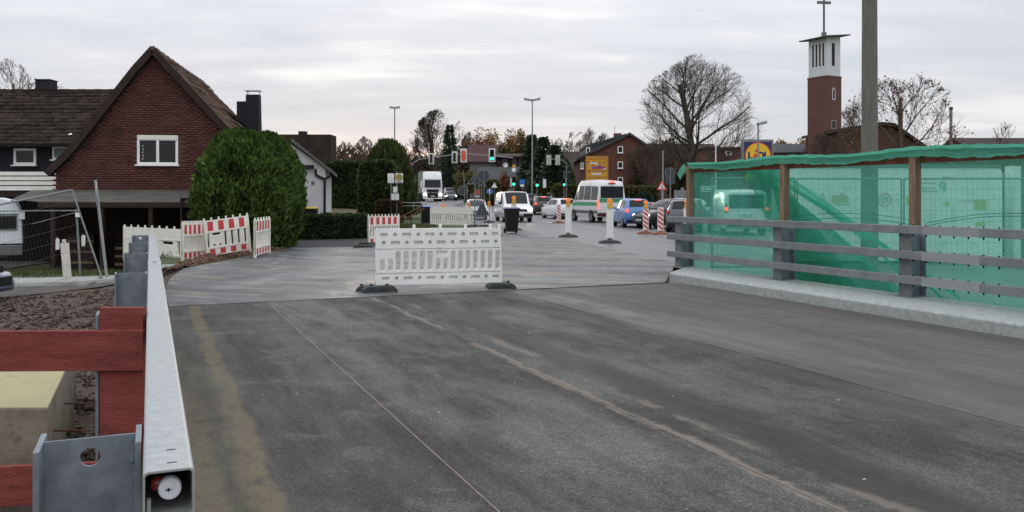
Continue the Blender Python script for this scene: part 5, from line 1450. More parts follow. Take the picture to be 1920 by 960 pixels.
# ---- generic far house ---------------------------------------------------------------------
def house_at(name, label, X, Y, z, rz, w, d, he, hr, wm, rm, wins=(), ridge='y', chim=None, over=0.35, fr=M_white, base=1.5):
    h = thing(name, label, 'house', (X, Y, z), rz)
    if ridge == 'y':      # gable faces the front (y=0)
        MB().prism([(-w / 2, -base), (w / 2, -base), (w / 2, he), (0, hr), (-w / 2, he)], 0, d).build('wall', wm, h)
        for s in (-1, 1):
            ex = s * (w / 2 + over); ez = he - (hr - he) / (w / 2) * over
            a, b, c, e_ = (0, -over, hr + 0.10), (ex, -over, ez + 0.10), (ex, d + over, ez + 0.10), (0, d + over, hr + 0.10)
            vs = [Vector(v) for v in (a, b, c, e_)]; MB().add(vs + [v - Vector((0, 0, 0.2)) for v in vs], [(0, 1, 2, 3), (7, 6, 5, 4), (0, 4, 5, 1), (1, 5, 6, 2), (2, 6, 7, 3), (3, 7, 4, 0)]).build('roof', rm, h)
    else:                 # eaves face the front
        m_ = MB().add([(-w / 2, 0, -base), (w / 2, 0, -base), (w / 2, d, -base), (-w / 2, d, -base), (-w / 2, 0, he), (w / 2, 0, he), (w / 2, d, he), (-w / 2, d, he), (-w / 2, d / 2, hr), (w / 2, d / 2, hr)],
                     [(0, 1, 5, 4), (2, 3, 7, 6), (1, 2, 6, 9, 5), (3, 0, 4, 8, 7), (4, 5, 9, 8), (6, 7, 8, 9)])
        m_.build('wall', wm, h)
        for s in (0, 1):
            y0 = -over if s == 0 else d + over; ez = he - (hr - he) / (d / 2) * over
            vs = [Vector(v) for v in ((-w / 2 - over, y0, ez + 0.1), (w / 2 + over, y0, ez + 0.1), (w / 2 + over, d / 2, hr + 0.1), (-w / 2 - over, d / 2, hr + 0.1))]
            MB().add(vs + [v - Vector((0, 0, 0.2)) for v in vs], [(0, 1, 2, 3), (7, 6, 5, 4), (0, 4, 5, 1), (1, 5, 6, 2), (2, 6, 7, 3), (3, 7, 4, 0)]).build('roof', rm, h)
    for (x, zc_, ww, hh) in wins: window(h, x - ww / 2, x + ww / 2, zc_ - hh / 2, zc_ + hh / 2, y=-0.02, two=False, fw=0.12, depth=0.1, m=fr)
    if chim: MB().box(chim[0] - 0.45, chim[0] + 0.45, chim[1], chim[1] + 0.8, hr - 1.2, hr + chim[2]).build('chimney', M_brickf, h)
    return h
M_brickf = mat('far red brick', (0.150, 0.068, 0.056), 0.9, col2=(0.105, 0.050, 0.042), vscale=1.2)
M_brickt = mat('tower brick', (0.135, 0.072, 0.060), 0.9, col2=(0.105, 0.058, 0.050), vscale=0.8)
M_roofg = mat('grey roof', (0.060, 0.064, 0.068), 0.7, var=0.15, vscale=0.8)
M_roofd = mat('dark brown roof', (0.045, 0.034, 0.030), 0.8, var=0.2, vscale=0.6)
M_roofr = mat('dark red roof', (0.075, 0.040, 0.042), 0.8, var=0.2)
M_beige = mat('beige wall', (0.34, 0.29, 0.22), 0.85, var=0.12)
M_greyw = mat('grey wall', (0.14, 0.14, 0.145), 0.85, var=0.15)
Yb = 95.0
def X_(px, Y): return gx(px, Y)
zg = 0.7
bh = thing('brick_house', 'three storey red brick house with grey roof and long dormer behind the orange direction board', 'house', (gx(1090, Yb), Yb, zg))
def q_(px, py, Y=Yb): return (gx(px, Y) - gx(1090, Yb), zz(py, Y) - zg)
MB().prism([q_(1088, 395), q_(1228, 395), q_(1228, 282), q_(1180, 251), q_(1088, 297)], 0, 10).build('wall', M_brickf, bh)
for a, b in (((1080, 297), (1180, 248.5)), ((1180, 248.5), (1234, 284))):
    p, q = q_(*a), q_(*b)
    vs = [Vector((p[0], -0.4, p[1])), Vector((q[0], -0.4, q[1])), Vector((q[0], 10.4, q[1])), Vector((p[0], 10.4, p[1]))]
    MB().add(vs + [v - Vector((0, 0, 0.28)) for v in vs], [(0, 1, 2, 3), (7, 6, 5, 4), (0, 4, 5, 1), (1, 5, 6, 2), (2, 6, 7, 3), (3, 7, 4, 0)]).build('roof', M_roofg, bh)
p, q = q_(1097, 272), q_(1176, 249)
vs = [Vector((p[0], 1.0, p[1])), Vector((q[0], 1.0, q[1])), Vector((q[0], 9, q[1])), Vector((p[0], 9, p[1]))]
MB().add(vs + [v - Vector((0, 0, 0.25)) for v in vs], [(0, 1, 2, 3), (7, 6, 5, 4), (0, 4, 5, 1), (1, 5, 6, 2), (2, 6, 7, 3), (3, 7, 4, 0)]).build('dormer_roof', M_roofg, bh)
MB().prism([q_(1099, 289), q_(1109, 285), q_(1168, 254), q_(1099, 273)], 1.1, 8.8).build('dormer_wall', M_roofg, bh)
a = q_(1100, 287); c = q_(1108, 275); window(bh, a[0], c[0], a[1], c[1], y=1.05, two=False, fw=0.1, sill=False)
for (x0w, y0w, x1w, y1w) in ((1158, 274, 1168, 287), (1158, 303, 1168, 316), (1158, 332, 1168, 345), (1088.5, 305, 1094, 317)):
    a = q_(x0w, y1w); c = q_(x1w, y0w); window(bh, a[0], c[0], a[1], c[1], y=-0.02, two=False, fw=0.10)
a = q_(1158, 252); c = q_(1172, 246); MB().box(a[0], c[0], 3, 4, a[1] - 0.5, c[1]).build('chimney', M_brickf, bh)
a = q_(1159.5, 246); MB().cyl((a[0], 3.5, a[1]), (a[0], 3.5, a[1] + 0.9), 0.03, n=6).build('aerial', M_steelp, bh)
# climbing creepers on its wall, greyish
for k, (px, w) in enumerate(((1192, 0.9), (1204, 0.7))):
    P = []; D = []
    for i in range(900): 
        x = q_(px, 300)[0] + random.gauss(0, w * 0.4); z = random.uniform(0, q_(1190, 285)[1]); P.append((x, -0.1 - random.random() * 0.2, z)); D.append((random.gauss(0, 1), -0.5, random.gauss(0, 1)))
    leaves('creeper', P, D, 0.28, M_brownh, bh)

house_at('low_house', 'long low house with grey tiled roof and beige wall behind the traffic lights', gx(962, 108), 108, 0.9, 0.0, 7.7, 6, zz(346, 108) - 0.9, zz(313, 108) - 0.9, M_beige, M_roofg, ridge='x', wins=((-2.2, 1.4, 0.9, 0.8), (2.4, 1.5, 0.9, 0.8)))
house_at('red_roof_house', 'house with dark red roof behind the hanging traffic lights', gx(905, 128), 128, 1.1, 0.02, 3.9, 7, zz(301, 128) - 1.1, zz(270, 128) - 1.1, M_greyw, M_roofr, ridge='x', wins=((1.5, 3.2, 0.9, 1.0),))
house_at('dark_house', 'dark flat eaved house with tall windows left of the conifers', gx(962, 122), 122, 1.1, 0.0, 4.0, 8, zz(293, 122) - 1.1, zz(288, 122) - 1.0, M_verge, M_roofd, ridge='x', over=0.8, wins=((-1.2, 5.2, 0.7, 1.4), (0.2, 5.2, 0.5, 1.5), (1.2, 5.2, 0.6, 1.5)), fr=M_greyw)
house_at('grey_roof_house', 'grey roofed house half hidden between the conifers and the three storey brick house', gx(1075, 118), 118, 1.0, 0.1, 7.0, 8, zz(322, 118) - 1.0, zz(283, 118) - 1.0, M_brickf, M_roofd, ridge='x', wins=((-2.0, 3.6, 1.6, 0.5),))
house_at('flat_brick_house', 'low brick building with flat roof between the big bare tree and the shop sign', gx(1366, 125), 125, 0.8, 0.0, 5.6, 8, zz(277, 125) - 0.8, zz(275, 125) - 0.8, M_brickf, M_roofd, ridge='x', wins=((0.0, zz(287, 125) - 0.8, 0.9, 0.6),))
house_at('roadside_house', 'brown brick house seen low behind the bare tree twigs left of the shop sign', gx(1270, 140), 140, 0.8, 0.0, 13, 8, zz(285, 140) - 0.8, zz(268, 140) - 0.8, M_brickf, M_roofd, ridge='x')
house_at('terrace_house', 'dark roofed terrace behind the netting between the shop sign and the church tower', gx(1490, 150), 150, 0.8, 0.0, 11, 8, zz(285, 150) - 0.8, zz(268, 150) - 0.8, M_brickf, M_roofg, ridge='x')
# row of houses hidden mostly by the green net
house_at('shop_building', 'low brown brick shop building seen through the green netting', gx(1500, 95), 95, 0.5, 0.0, 26, 14, 4.0, 4.4, M_brickf, M_roofd, ridge='x')
house_at('distant_house', 'red brown roof far off at the right edge above the netting', gx(1890, 130), 130, 0.6, 0.0, 12, 9, zz(275, 130) - 0.6, zz(256, 130) - 0.6, M_brickf, M_roofd, ridge='x')

# ---- church -----------------------------------------------------------------------------------
ct = thing('church_tower', 'square brick church tower with white belfry, flat projecting roof and cross', 'church tower', (gx(1550, 140), 140, 0.5), 0)
ct.rotation_euler = (0, 0, radians(33 - 5))
zc1, zc2 = zz(141, 140) - 0.5, zz(70, 140) - 0.5
SA, SB = 3.45, 3.5      # right face along +x, left face along +y
Mtow = 4.0
MB().box(0, SA, 0, SA + 0.6, -2, zc1).build('shaft', M_brickt, ct)
wb_ = MB().box(0.12, SA - 0.12, 0.12, SA + 0.48, zc1 + 0.001, zc2).build('belfry', M_render, ct)
MB().box(-0.05, SA + 0.05, -0.05, SA + 0.65, zc1 - 0.25, zc1 + 0.0).build('string_course', M_brickt, ct)
MB().box(1.35, 1.95, 0.06, 0.16, zc1 + 1.7, zc2 - 0.8).build('louvre', M_verge, wb_)
for k in range(4): MB().box(0.06, 0.16, 0.65 + 0.72 * k, 0.93 + 0.72 * k, zc1 + 1.7, zc2 - 0.8).build('louvre', M_verge, wb_)
nz = zz(175, 140) - 0.5
MB().prism([(1.30, nz - 1.0), (2.0, nz - 1.0), (2.0, nz + 0.7), (1.82, nz + 0.98), (1.65, nz + 1.08), (1.48, nz + 0.98), (1.30, nz + 0.7)], -0.03, 0.05).build('niche_frame', M_render, ct)
MB().prism([(1.47, nz - 0.8), (1.83, nz - 0.8), (1.83, nz + 0.6), (1.65, nz + 0.85), (1.47, nz + 0.6)], -0.06, -0.031).build('niche', M_dark, ct)
nz2 = zz(231, 140) - 0.5
MB().box(1.0, 2.3, -0.03, 0.05, nz2 - 0.9, nz2 + 0.6).build('window_frame', mat('dull stone', (0.26, 0.2, 0.17), 0.85), ct)
MB().box(1.25, 2.05, -0.05, -0.031, nz2 - 0.7, nz2 + 0.4).build('window_pane', M_glass, ct)
rf_ = MB().add([(-1.0, -1.0, zc2 - 0.1), (SA + 1.0, -1.0, zc2 + 0.55), (SA + 1.0, SA + 1.5, zc2 + 0.55), (-1.0, SA + 1.5, zc2 - 0.1), (-1.05, -1.05, zc2 + 0.1), (SA + 1.05, -1.05, zc2 + 0.75), (SA + 1.05, SA + 1.55, zc2 + 0.75), (-1.05, SA + 1.55, zc2 + 0.1)],
                [(0, 3, 2, 1), (4, 5, 6, 7), (0, 1, 5, 4), (1, 2, 6, 5), (2, 3, 7, 6), (3, 0, 4, 7)]).build('roof_slab', mat('dark roof slab', (0.05, 0.055, 0.062), 0.6), ct)
MB().box(0.15, SA - 0.15, 0.15, SA + 0.45, zc2 - 0.01, zc2 + 0.4).build('belfry_top', M_render, ct)
cx_, cy_ = SA / 2 - 0.1, SA / 2 + 0.3
MB().box(cx_ - 0.3, cx_ + 0.3, cy_ - 0.3, cy_ + 0.3, zc2 + 0.3, zc2 + 1.3).build('cross_base', M_greyw, ct)
MB().box(cx_ - 0.12, cx_ + 0.12, cy_ - 0.12, cy_ + 0.12, zc2 + 1.3, zz(-14, 142) - 0.5).build('cross_shaft', M_greyw, ct)
MB().box(cx_ - 1.2, cx_ + 1.2, cy_ - 0.1, cy_ + 0.1, zz(6, 142) - 0.5, zz(1, 142) - 0.5).xf(Matrix.Translation((cx_, cy_, 0)) @ Matrix.Rotation(-radians(20), 4, 'Z') @ Matrix.Translation((-cx_, -cy_, 0))).build('cross_arm', M_greyw, ct)
cn = thing('church_nave', 'broad dark brown roofed church hall behind the concrete pole', 'church', (gx(1660, 133), 133, 0.5))
def c_(px, py): return (gx(px, 133) - gx(1660, 133), zz(py, 133) - 0.5)
MB().prism([c_(1585, 380), c_(1750, 380), c_(1750, 292), c_(1665, 234), c_(1640, 233), c_(1585, 240)], 0, 18).build('wall', mat('dark brown brick', (0.075, 0.040, 0.032), 0.9, var=0.2), cn)
for a, b in (((1578, 240), (1650, 229)), ((1650, 229), (1675, 231)), ((1675, 231), (1762, 293))):
    p, q = c_(*a), c_(*b); vs = [Vector((p[0], -0.6, p[1])), Vector((q[0], -0.6, q[1])), Vector((q[0], 18, q[1])), Vector((p[0], 18, p[1]))]
    MB().add(vs + [v - Vector((0, 0, 0.5)) for v in vs], [(0, 1, 2, 3), (7, 6, 5, 4), (0, 4, 5, 1), (1, 5, 6, 2), (2, 6, 7, 3), (3, 7, 4, 0)]).build('roof', M_roofd, cn)
stk = thing('flue_pipe', 'thin pale chimney stack rising among the twigs right of the church hall', 'chimney', (gx(1783, 120), 120, 0.6))
MB().cyl((0, 0, 0), (0, 0, zz(203, 120) - 0.6), 0.22, 0.2, 12).build('stack', M_galvw, stk); MB().cyl((0, 0, zz(203, 120) - 0.8), (0, 0, zz(201, 120) - 0.6), 0.26, n=12).build('rim', M_dark, stk)

# ---- bushes and hedges ---------------------------------------------------------------------------
def prof_egg(t): return (max(0, 1 - t ** 2.5) ** 0.52) * (0.62 + 0.38 * sin(min(1, t / 0.5) * pi / 2))
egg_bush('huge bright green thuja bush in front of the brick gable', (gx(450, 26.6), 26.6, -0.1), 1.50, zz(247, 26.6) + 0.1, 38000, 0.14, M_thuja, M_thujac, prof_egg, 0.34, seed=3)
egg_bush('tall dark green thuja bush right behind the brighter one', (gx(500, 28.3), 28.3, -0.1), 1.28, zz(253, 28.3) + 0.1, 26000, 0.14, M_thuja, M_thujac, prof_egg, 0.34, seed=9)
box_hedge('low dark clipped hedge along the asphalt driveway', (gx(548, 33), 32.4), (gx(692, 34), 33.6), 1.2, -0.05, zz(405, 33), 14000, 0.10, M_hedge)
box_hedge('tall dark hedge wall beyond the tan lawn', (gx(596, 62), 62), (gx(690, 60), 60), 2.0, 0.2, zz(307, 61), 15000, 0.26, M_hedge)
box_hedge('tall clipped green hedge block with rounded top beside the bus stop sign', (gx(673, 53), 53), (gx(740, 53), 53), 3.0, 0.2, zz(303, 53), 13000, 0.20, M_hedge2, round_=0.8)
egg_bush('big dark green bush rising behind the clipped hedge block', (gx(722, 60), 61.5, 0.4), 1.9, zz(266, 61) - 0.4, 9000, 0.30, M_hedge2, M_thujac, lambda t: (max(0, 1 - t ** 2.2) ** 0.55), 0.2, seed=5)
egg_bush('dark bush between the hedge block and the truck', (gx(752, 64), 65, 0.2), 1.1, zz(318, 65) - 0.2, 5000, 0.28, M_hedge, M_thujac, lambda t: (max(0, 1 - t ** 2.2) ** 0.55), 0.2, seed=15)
box_hedge('low rounded brown hedge under the bus stop signs', (gx(704, 50), 50), (gx(748, 50), 50), 1.2, 0.05, zz(376, 50), 4000, 0.14, M_brownh, round_=0.3)
lawn = raw('lawn', [(-26, 38, -0.10), (-6.5, 38, -0.03), (-26, 48, 0.25), (-7.0, 48, 0.20), (-28, 64, 0.95), (-8.5, 64, 0.9), (-30, 70, 1.0), (-10, 70, 1.0)], [(0, 1, 3, 2), (2, 3, 5, 4), (4, 5, 7, 6)], mat('tan wintry lawn', (0.155, 0.125, 0.075), 0.95, col2=(0.09, 0.085, 0.04), vscale=0.7), kind='structure')

# ---- trees ---------------------------------------------------------------------------------------
bare_tree('very large bare spreading tree standing alone between the brick house and the shop sign', (gx(1308, 75), 75, 0.4), zz(106, 75) - 0.4, (5.5, 2.2, zz(98, 75) - 0.4, 0.2), seed=12, m=M_bark, r0=0.45, levels=5, nk=(24, 8, 6, 4, 3), spread=1.35, crown0=0.13, twig=0.009)
bare_tree('wide bare dark tree above the truck', (gx(822, 150), 150, 1.0), zz(206, 150) - 1.0, (5.6, 3.0, zz(203, 150) - 1.0), seed=5, m=M_bark, r0=0.5, levels=5, nk=(16, 7, 6, 4, 3), spread=1.25, crown0=0.15, twig=0.026)
conifer('pointed dark conifer in front of the wide bare tree above the truck', (gx(843, 140), 140, 1.0), zz(236, 140) - 1.0, 2.1, n=2200, size=0.6)
bare_tree('loose tree with scattered reddish leaves right of the concrete pole', (gx(1690, 66), 66, 0.2), zz(142, 66), (4.9, 2.2, zz(138, 66)), seed=21, m=M_barkb, r0=0.30, levels=5, nk=(12, 5, 5, 4, 2), spread=1.2, crown0=0.12, twig=0.011, leafm=M_rustl, leafn=750, leafs=0.17, limb_len=0.66)
bare_tree('small bare tree with twigs just above the netting at the right edge', (gx(1876, 100), 100, 0.4), zz(228, 100) - 0.4, (2.6, 5.5, zz(224, 100) - 0.4), seed=8, m=M_barkb, r0=0.2, levels=4, nk=(8, 5, 4, 3), twig=0.02)
bare_tree('pale birch with fine twigs at the top left edge behind the mossy roof', (gx(10, 62), 62, -0.2), zz(98, 62), (1.9, 6.5, zz(98, 62)), seed=4, m=M_barkl, r0=0.16, levels=5, nk=(10, 5, 4, 3, 2), twig=0.012)
bare_tree('thin pale tree left of the ridge chimney behind the mossy roof', (gx(56, 66), 66, -0.2), zz(132, 66), (1.3, 6.5, zz(130, 66)), seed=6, m=M_barkl, r0=0.12, levels=5, nk=(8, 5, 4, 3, 2), twig=0.012)
bare_tree('thin low tree right of the ridge chimney behind the mossy roof', (gx(120, 68), 68, -0.2), zz(150, 68), (1.3, 7, zz(148, 68)), seed=16, m=M_barkl, r0=0.10, levels=4, nk=(8, 5, 4, 3), twig=0.012)
bare_tree('tiny tree top just above the mossy ridge beside the gable', (gx(164, 70), 70, -0.2), zz(152, 70), (0.7, 7, zz(150, 70)), seed=26, m=M_barkl, r0=0.10, levels=4, nk=(8, 5, 4, 3), twig=0.012)
for i, (px, Y, top, hw_, lab, mm_) in enumerate((
    (650, 150, 262, 2.8, 'brownish bare tree against the sunset left of the tall street lamp', M_barkb), (682, 160, 256, 3.0, 'bare tree right of the bright patch of sunset', M_barkb),
    (716, 155, 258, 2.6, 'bare tree directly left of the tall street lamp', M_barkb), (758, 150, 275, 2.6, 'low bare tree just right of the tall street lamp', M_barkb),
    (1046, 190, 240, 1.5, 'slim upright bare tree right of the double armed lamp', M_barkb), (1082, 200, 240, 3.6, 'bare tree left behind the three storey brick house', M_barkl),
    (1108, 205, 236, 3.8, 'tallest bare tree behind the roof of the three storey brick house', M_barkl), (1134, 200, 246, 3.0, 'bare tree nearest the dormer roof of the brick house', M_barkl),
    (880, 185, 246, 3.2, 'brown bare tree right of the truck and behind the red roof', M_barkb), (1235, 92, 262, 3.6, 'dark bare thicket tree right of the three storey brick house', M_barkb),
    (1262, 98, 258, 3.4, 'bare thicket tree behind the left limbs of the very large tree', M_barkb), (1215, 88, 272, 2.6, 'low bare thicket tree against the brick house corner', M_barkb),
    (1592, 95, 196, 1.9, 'bare reddish tree at the foot of the church tower', M_barkb), (1540, 100, 250, 3.0, 'low reddish thicket tree in front of the church tower', M_barkb), (1610, 90, 240, 3.0, 'low brown thicket tree beside the concrete pole', M_barkb))):
    bare_tree(lab, (gx(px, Y), Y, terrain(0, Y)), zz(top, Y) - terrain(0, Y), (hw_, 2.0, zz(top - 2, Y) - terrain(0, Y)), seed=30 + i, m=mm_, r0=0.2 if Y < 130 else 0.25, levels=5, nk=(16, 7, 5, 3, 3), spread=1.05, crown0=0.10, twig=0.014 * Y / 90)
for i, (px, Y, top, rx, lab, mm_) in enumerate((
    (905, 190, 240, 4.0, 'yellow leaved autumn tree left of the double armed lamp and behind the red roof', M_autumn), (938, 195, 238, 4.0, 'orange brown autumn tree in the middle of the row behind the red roof', M_autumn),
    (968, 190, 246, 3.2, 'autumn tree nearest the double armed lamp', M_autumn), (1462, 170, 256, 3.0, 'yellow autumn tree just right of the shop sign', M_autumn), (1500, 175, 248, 4.0, 'yellow green autumn tree left of the church tower', M_autumn),
    (888, 175, 250, 3.2, 'rust brown autumn tree directly behind the red roof', M_rustl), (925, 165, 262, 3.0, 'lower brown autumn tree between the red roof and the dark house', M_brownh), (990, 170, 262, 3.0, 'brown tree mass behind the conifers and the double armed lamp', M_brownh), (850, 170, 272, 4.0, 'brown thicket tree behind the pointed conifer', M_brownh), (790, 175, 285, 4.0, 'brown thicket tree behind the truck', M_brownh),
    (872, 100, 318, 1.6, 'low yellowish tree behind the truck and signals', M_yellowg), (1180, 150, 262, 2.6, 'faint tree behind the brick house roof ridge', M_yellowg))):
    z0_ = terrain(0, Y); H_ = zz(top, Y) - z0_
    blob_tree(lab, (gx(px, Y), Y, z0_), (0, 0, H_ * 0.60), (rx * 1.15, rx, H_ * 0.42), 4200, 0.42 if Y > 120 else 0.2, mm_, r0=0.2)
blob_tree('small round rust red tree behind the traffic light in front of the low house', (gx(946, 100), 100, 0.7), (0, 0, 2.6), (0.75, 0.75, 1.3), 1600, 0.2, M_rustl, r0=0.06)
for i, (px, Y, top, rd_, lab) in enumerate(((997, 98, 254, 2.4, 'dark blue green conifer under the double armed lamp'), (1019, 92, 259, 2.5, 'tallest pointed conifer right of the double armed lamp'),
                                            (1040, 90, 274, 2.6, 'broad dark green conifer beside the brick house'), (1056, 92, 300, 2.0, 'low dark conifer touching the brick house'))):
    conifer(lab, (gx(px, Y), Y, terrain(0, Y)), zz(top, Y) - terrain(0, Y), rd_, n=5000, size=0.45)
for i, (px0, px1, Y, top, mm_, lab) in enumerate(((1038, 1092, 86, 349, M_yellowg, 'yellowish hedge left of the three storey brick house'), (905, 935, 92, 340, M_yellowg, 'yellowish hedge at the low house'),
                                                  (1170, 1232, 84, 352, M_yellowg, 'ragged hedge in front of the brick house garden'), (1262, 1300, 70, 330, M_brownh, 'brown hedge under the very large bare tree'),
                                                  (1000, 1040, 88, 345, M_yellowg, 'pale hedge behind the green traffic lights'), (828, 880, 150, 330, M_conif, 'dark hedge beyond the approaching cars'))):
    box_hedge(lab, (gx(px0, Y), Y), (gx(px1, Y), Y), 1.6, terrain(0, Y) - 0.2, zz(top, Y), 2600, 0.3, mm_, round_=0.4)
for px, lab in ((1202, 'small dark evergreen shrub left of the warning triangle'), (1214, 'small dark evergreen shrub nearest the warning triangle')):
    egg_bush(lab, (gx(px, 78), 78, 0.4), 0.5, 1.5, 900, 0.2, M_conif, M_thujac, prof_egg, 0.2, name='evergreen_shrub', seed=px)
# the far wood that reads as one mass
P = []; D = []
for i in range(52000):
    px = random.uniform(-200, 2100); Y = random.uniform(240, 380)
    top = 312 - 22 * noise.noise(Vector((px * 0.012, 1.3, 0))) - 14 * noise.noise(Vector((px * 0.05, 4.3, 0)))
    if 560 < px < 800: top += -4
    zt = zz(top, 300); z = terrain(0, Y) + random.random() ** 0.7 * (zt - terrain(0, Y))
    P.append((gx(px, Y), Y, z)); D.append((random.gauss(0, .8), random.gauss(0, .8), 1))
o_ = leaves('distant_woods', P, D, 3.2, leafmat('distant woodland', (0.05, 0.040, 0.032), (0.14, 0.105, 0.075), 0.02, 0.4), None, aspect=0.14)
tag(o_, 'brown band of far bare woodland along the horizon', 'woods', kind='stuff')
# grass of the verge behind the netting and rough grass by the road
P = []; D = []
for i in range(16000):
    x0 = random.uniform(11.6, 16); Y = random.uniform(6, 17.8); p = br(x0, Y); P.append((p.x, p.y, terrain(p.x, p.y) - 0.01)); D.append((random.gauss(0, .35), random.gauss(0, .35), 1))
for i in range(5000):
    X = random.uniform(-19, -9.3); Y = 19.3 + random.random() * 5.5; P.append((X, Y, terrain(X, Y))); D.append((random.gauss(0, .35), random.gauss(0, .35), 1))
for i in range(5000):
    Y = random.uniform(38, 49); X = gx(random.uniform(748, 806), Y); P.append((X, Y, terrain(X, Y))); D.append((random.gauss(0, .35), random.gauss(0, .35), 1))
g_ = leaves('rough_grass', P, D, 0.14, leafmat('rough grass', (0.035, 0.045, 0.014), (0.11, 0.13, 0.045), 1.0, 0.4), None, aspect=0.12)
tag(g_, 'rough green grass of the verges behind the netting and around the caravan', 'grass', kind='stuff')
# ================================================================ VEHICLES
def paint(name, col, var=0.06): return mat(name, col, 0.38, 0.0, var=var, vscale=1.5, coat=0.6, spec=0.5)
M_tyre = mat('tyre rubber', (0.016, 0.016, 0.017), 0.85)
M_rim = mat('alloy rim', (0.36, 0.37, 0.38), 0.35, 0.8)
M_trim = mat('black bumper plastic', (0.016, 0.016, 0.018), 0.6, spec=0.2)
M_lampg = mat('lamp housing', (0.40, 0.41, 0.42), 0.15, 0.4)
M_head = mat('lit headlight', (1.0, 0.93, 0.78), 0.3, emit=9.0)
M_headd = mat('dim headlight', (1.0, 0.95, 0.85), 0.3, emit=2.2)
M_brake = mat('lit brake light', (1.0, 0.045, 0.02), 0.3, emit=4.0)
M_taild = mat('unlit tail light', (0.25, 0.012, 0.012), 0.3)
M_plate = mat('number plate', (0.62, 0.62, 0.60), 0.5)
M_plateink = mat('number plate ink', (0.03, 0.03, 0.035), 0.6)

def wheel(root, x, y, r_, w=0.20, side=1):
    t = MB().lathe([(r_ * 0.62, -w / 2), (r_ * 0.93, -w / 2), (r_, -w / 2 + 0.03), (r_, w / 2 - 0.03), (r_ * 0.93, w / 2), (r_ * 0.62, w / 2)], 26, 'y', (x, y, r_)).build('tyre', M_tyre, root, smooth=True)
    f = side * w / 2
    m_ = MB().lathe([(0, f * 0.75), (r_ * 0.20, f * 0.8), (r_ * 0.22, f * 0.55), (r_ * 0.60, f * 0.55), (r_ * 0.64, f * 0.98), (r_ * 0.58, f * 0.98)], 20, 'y', (x, y, r_))
    for k in range(5):
        a = 2 * pi * k / 5; m_.beam((x + cos(a) * r_ * 0.12, y + f * 0.8, r_ + sin(a) * r_ * 0.12), (x + cos(a) * r_ * 0.60, y + f * 0.85, r_ + sin(a) * r_ * 0.60), 0.05, 0.03, up=(0, 1, 0))
    m_.build('rim', M_rim, t)
    MB().lathe([(r_ * 1.02, side * 0.0), (r_ * 1.18, side * 0.0)], 26, 'y', (x, y + side * (w / 2 - 0.012), r_ + 0.02)).build('wheel_arch', M_trim, t)

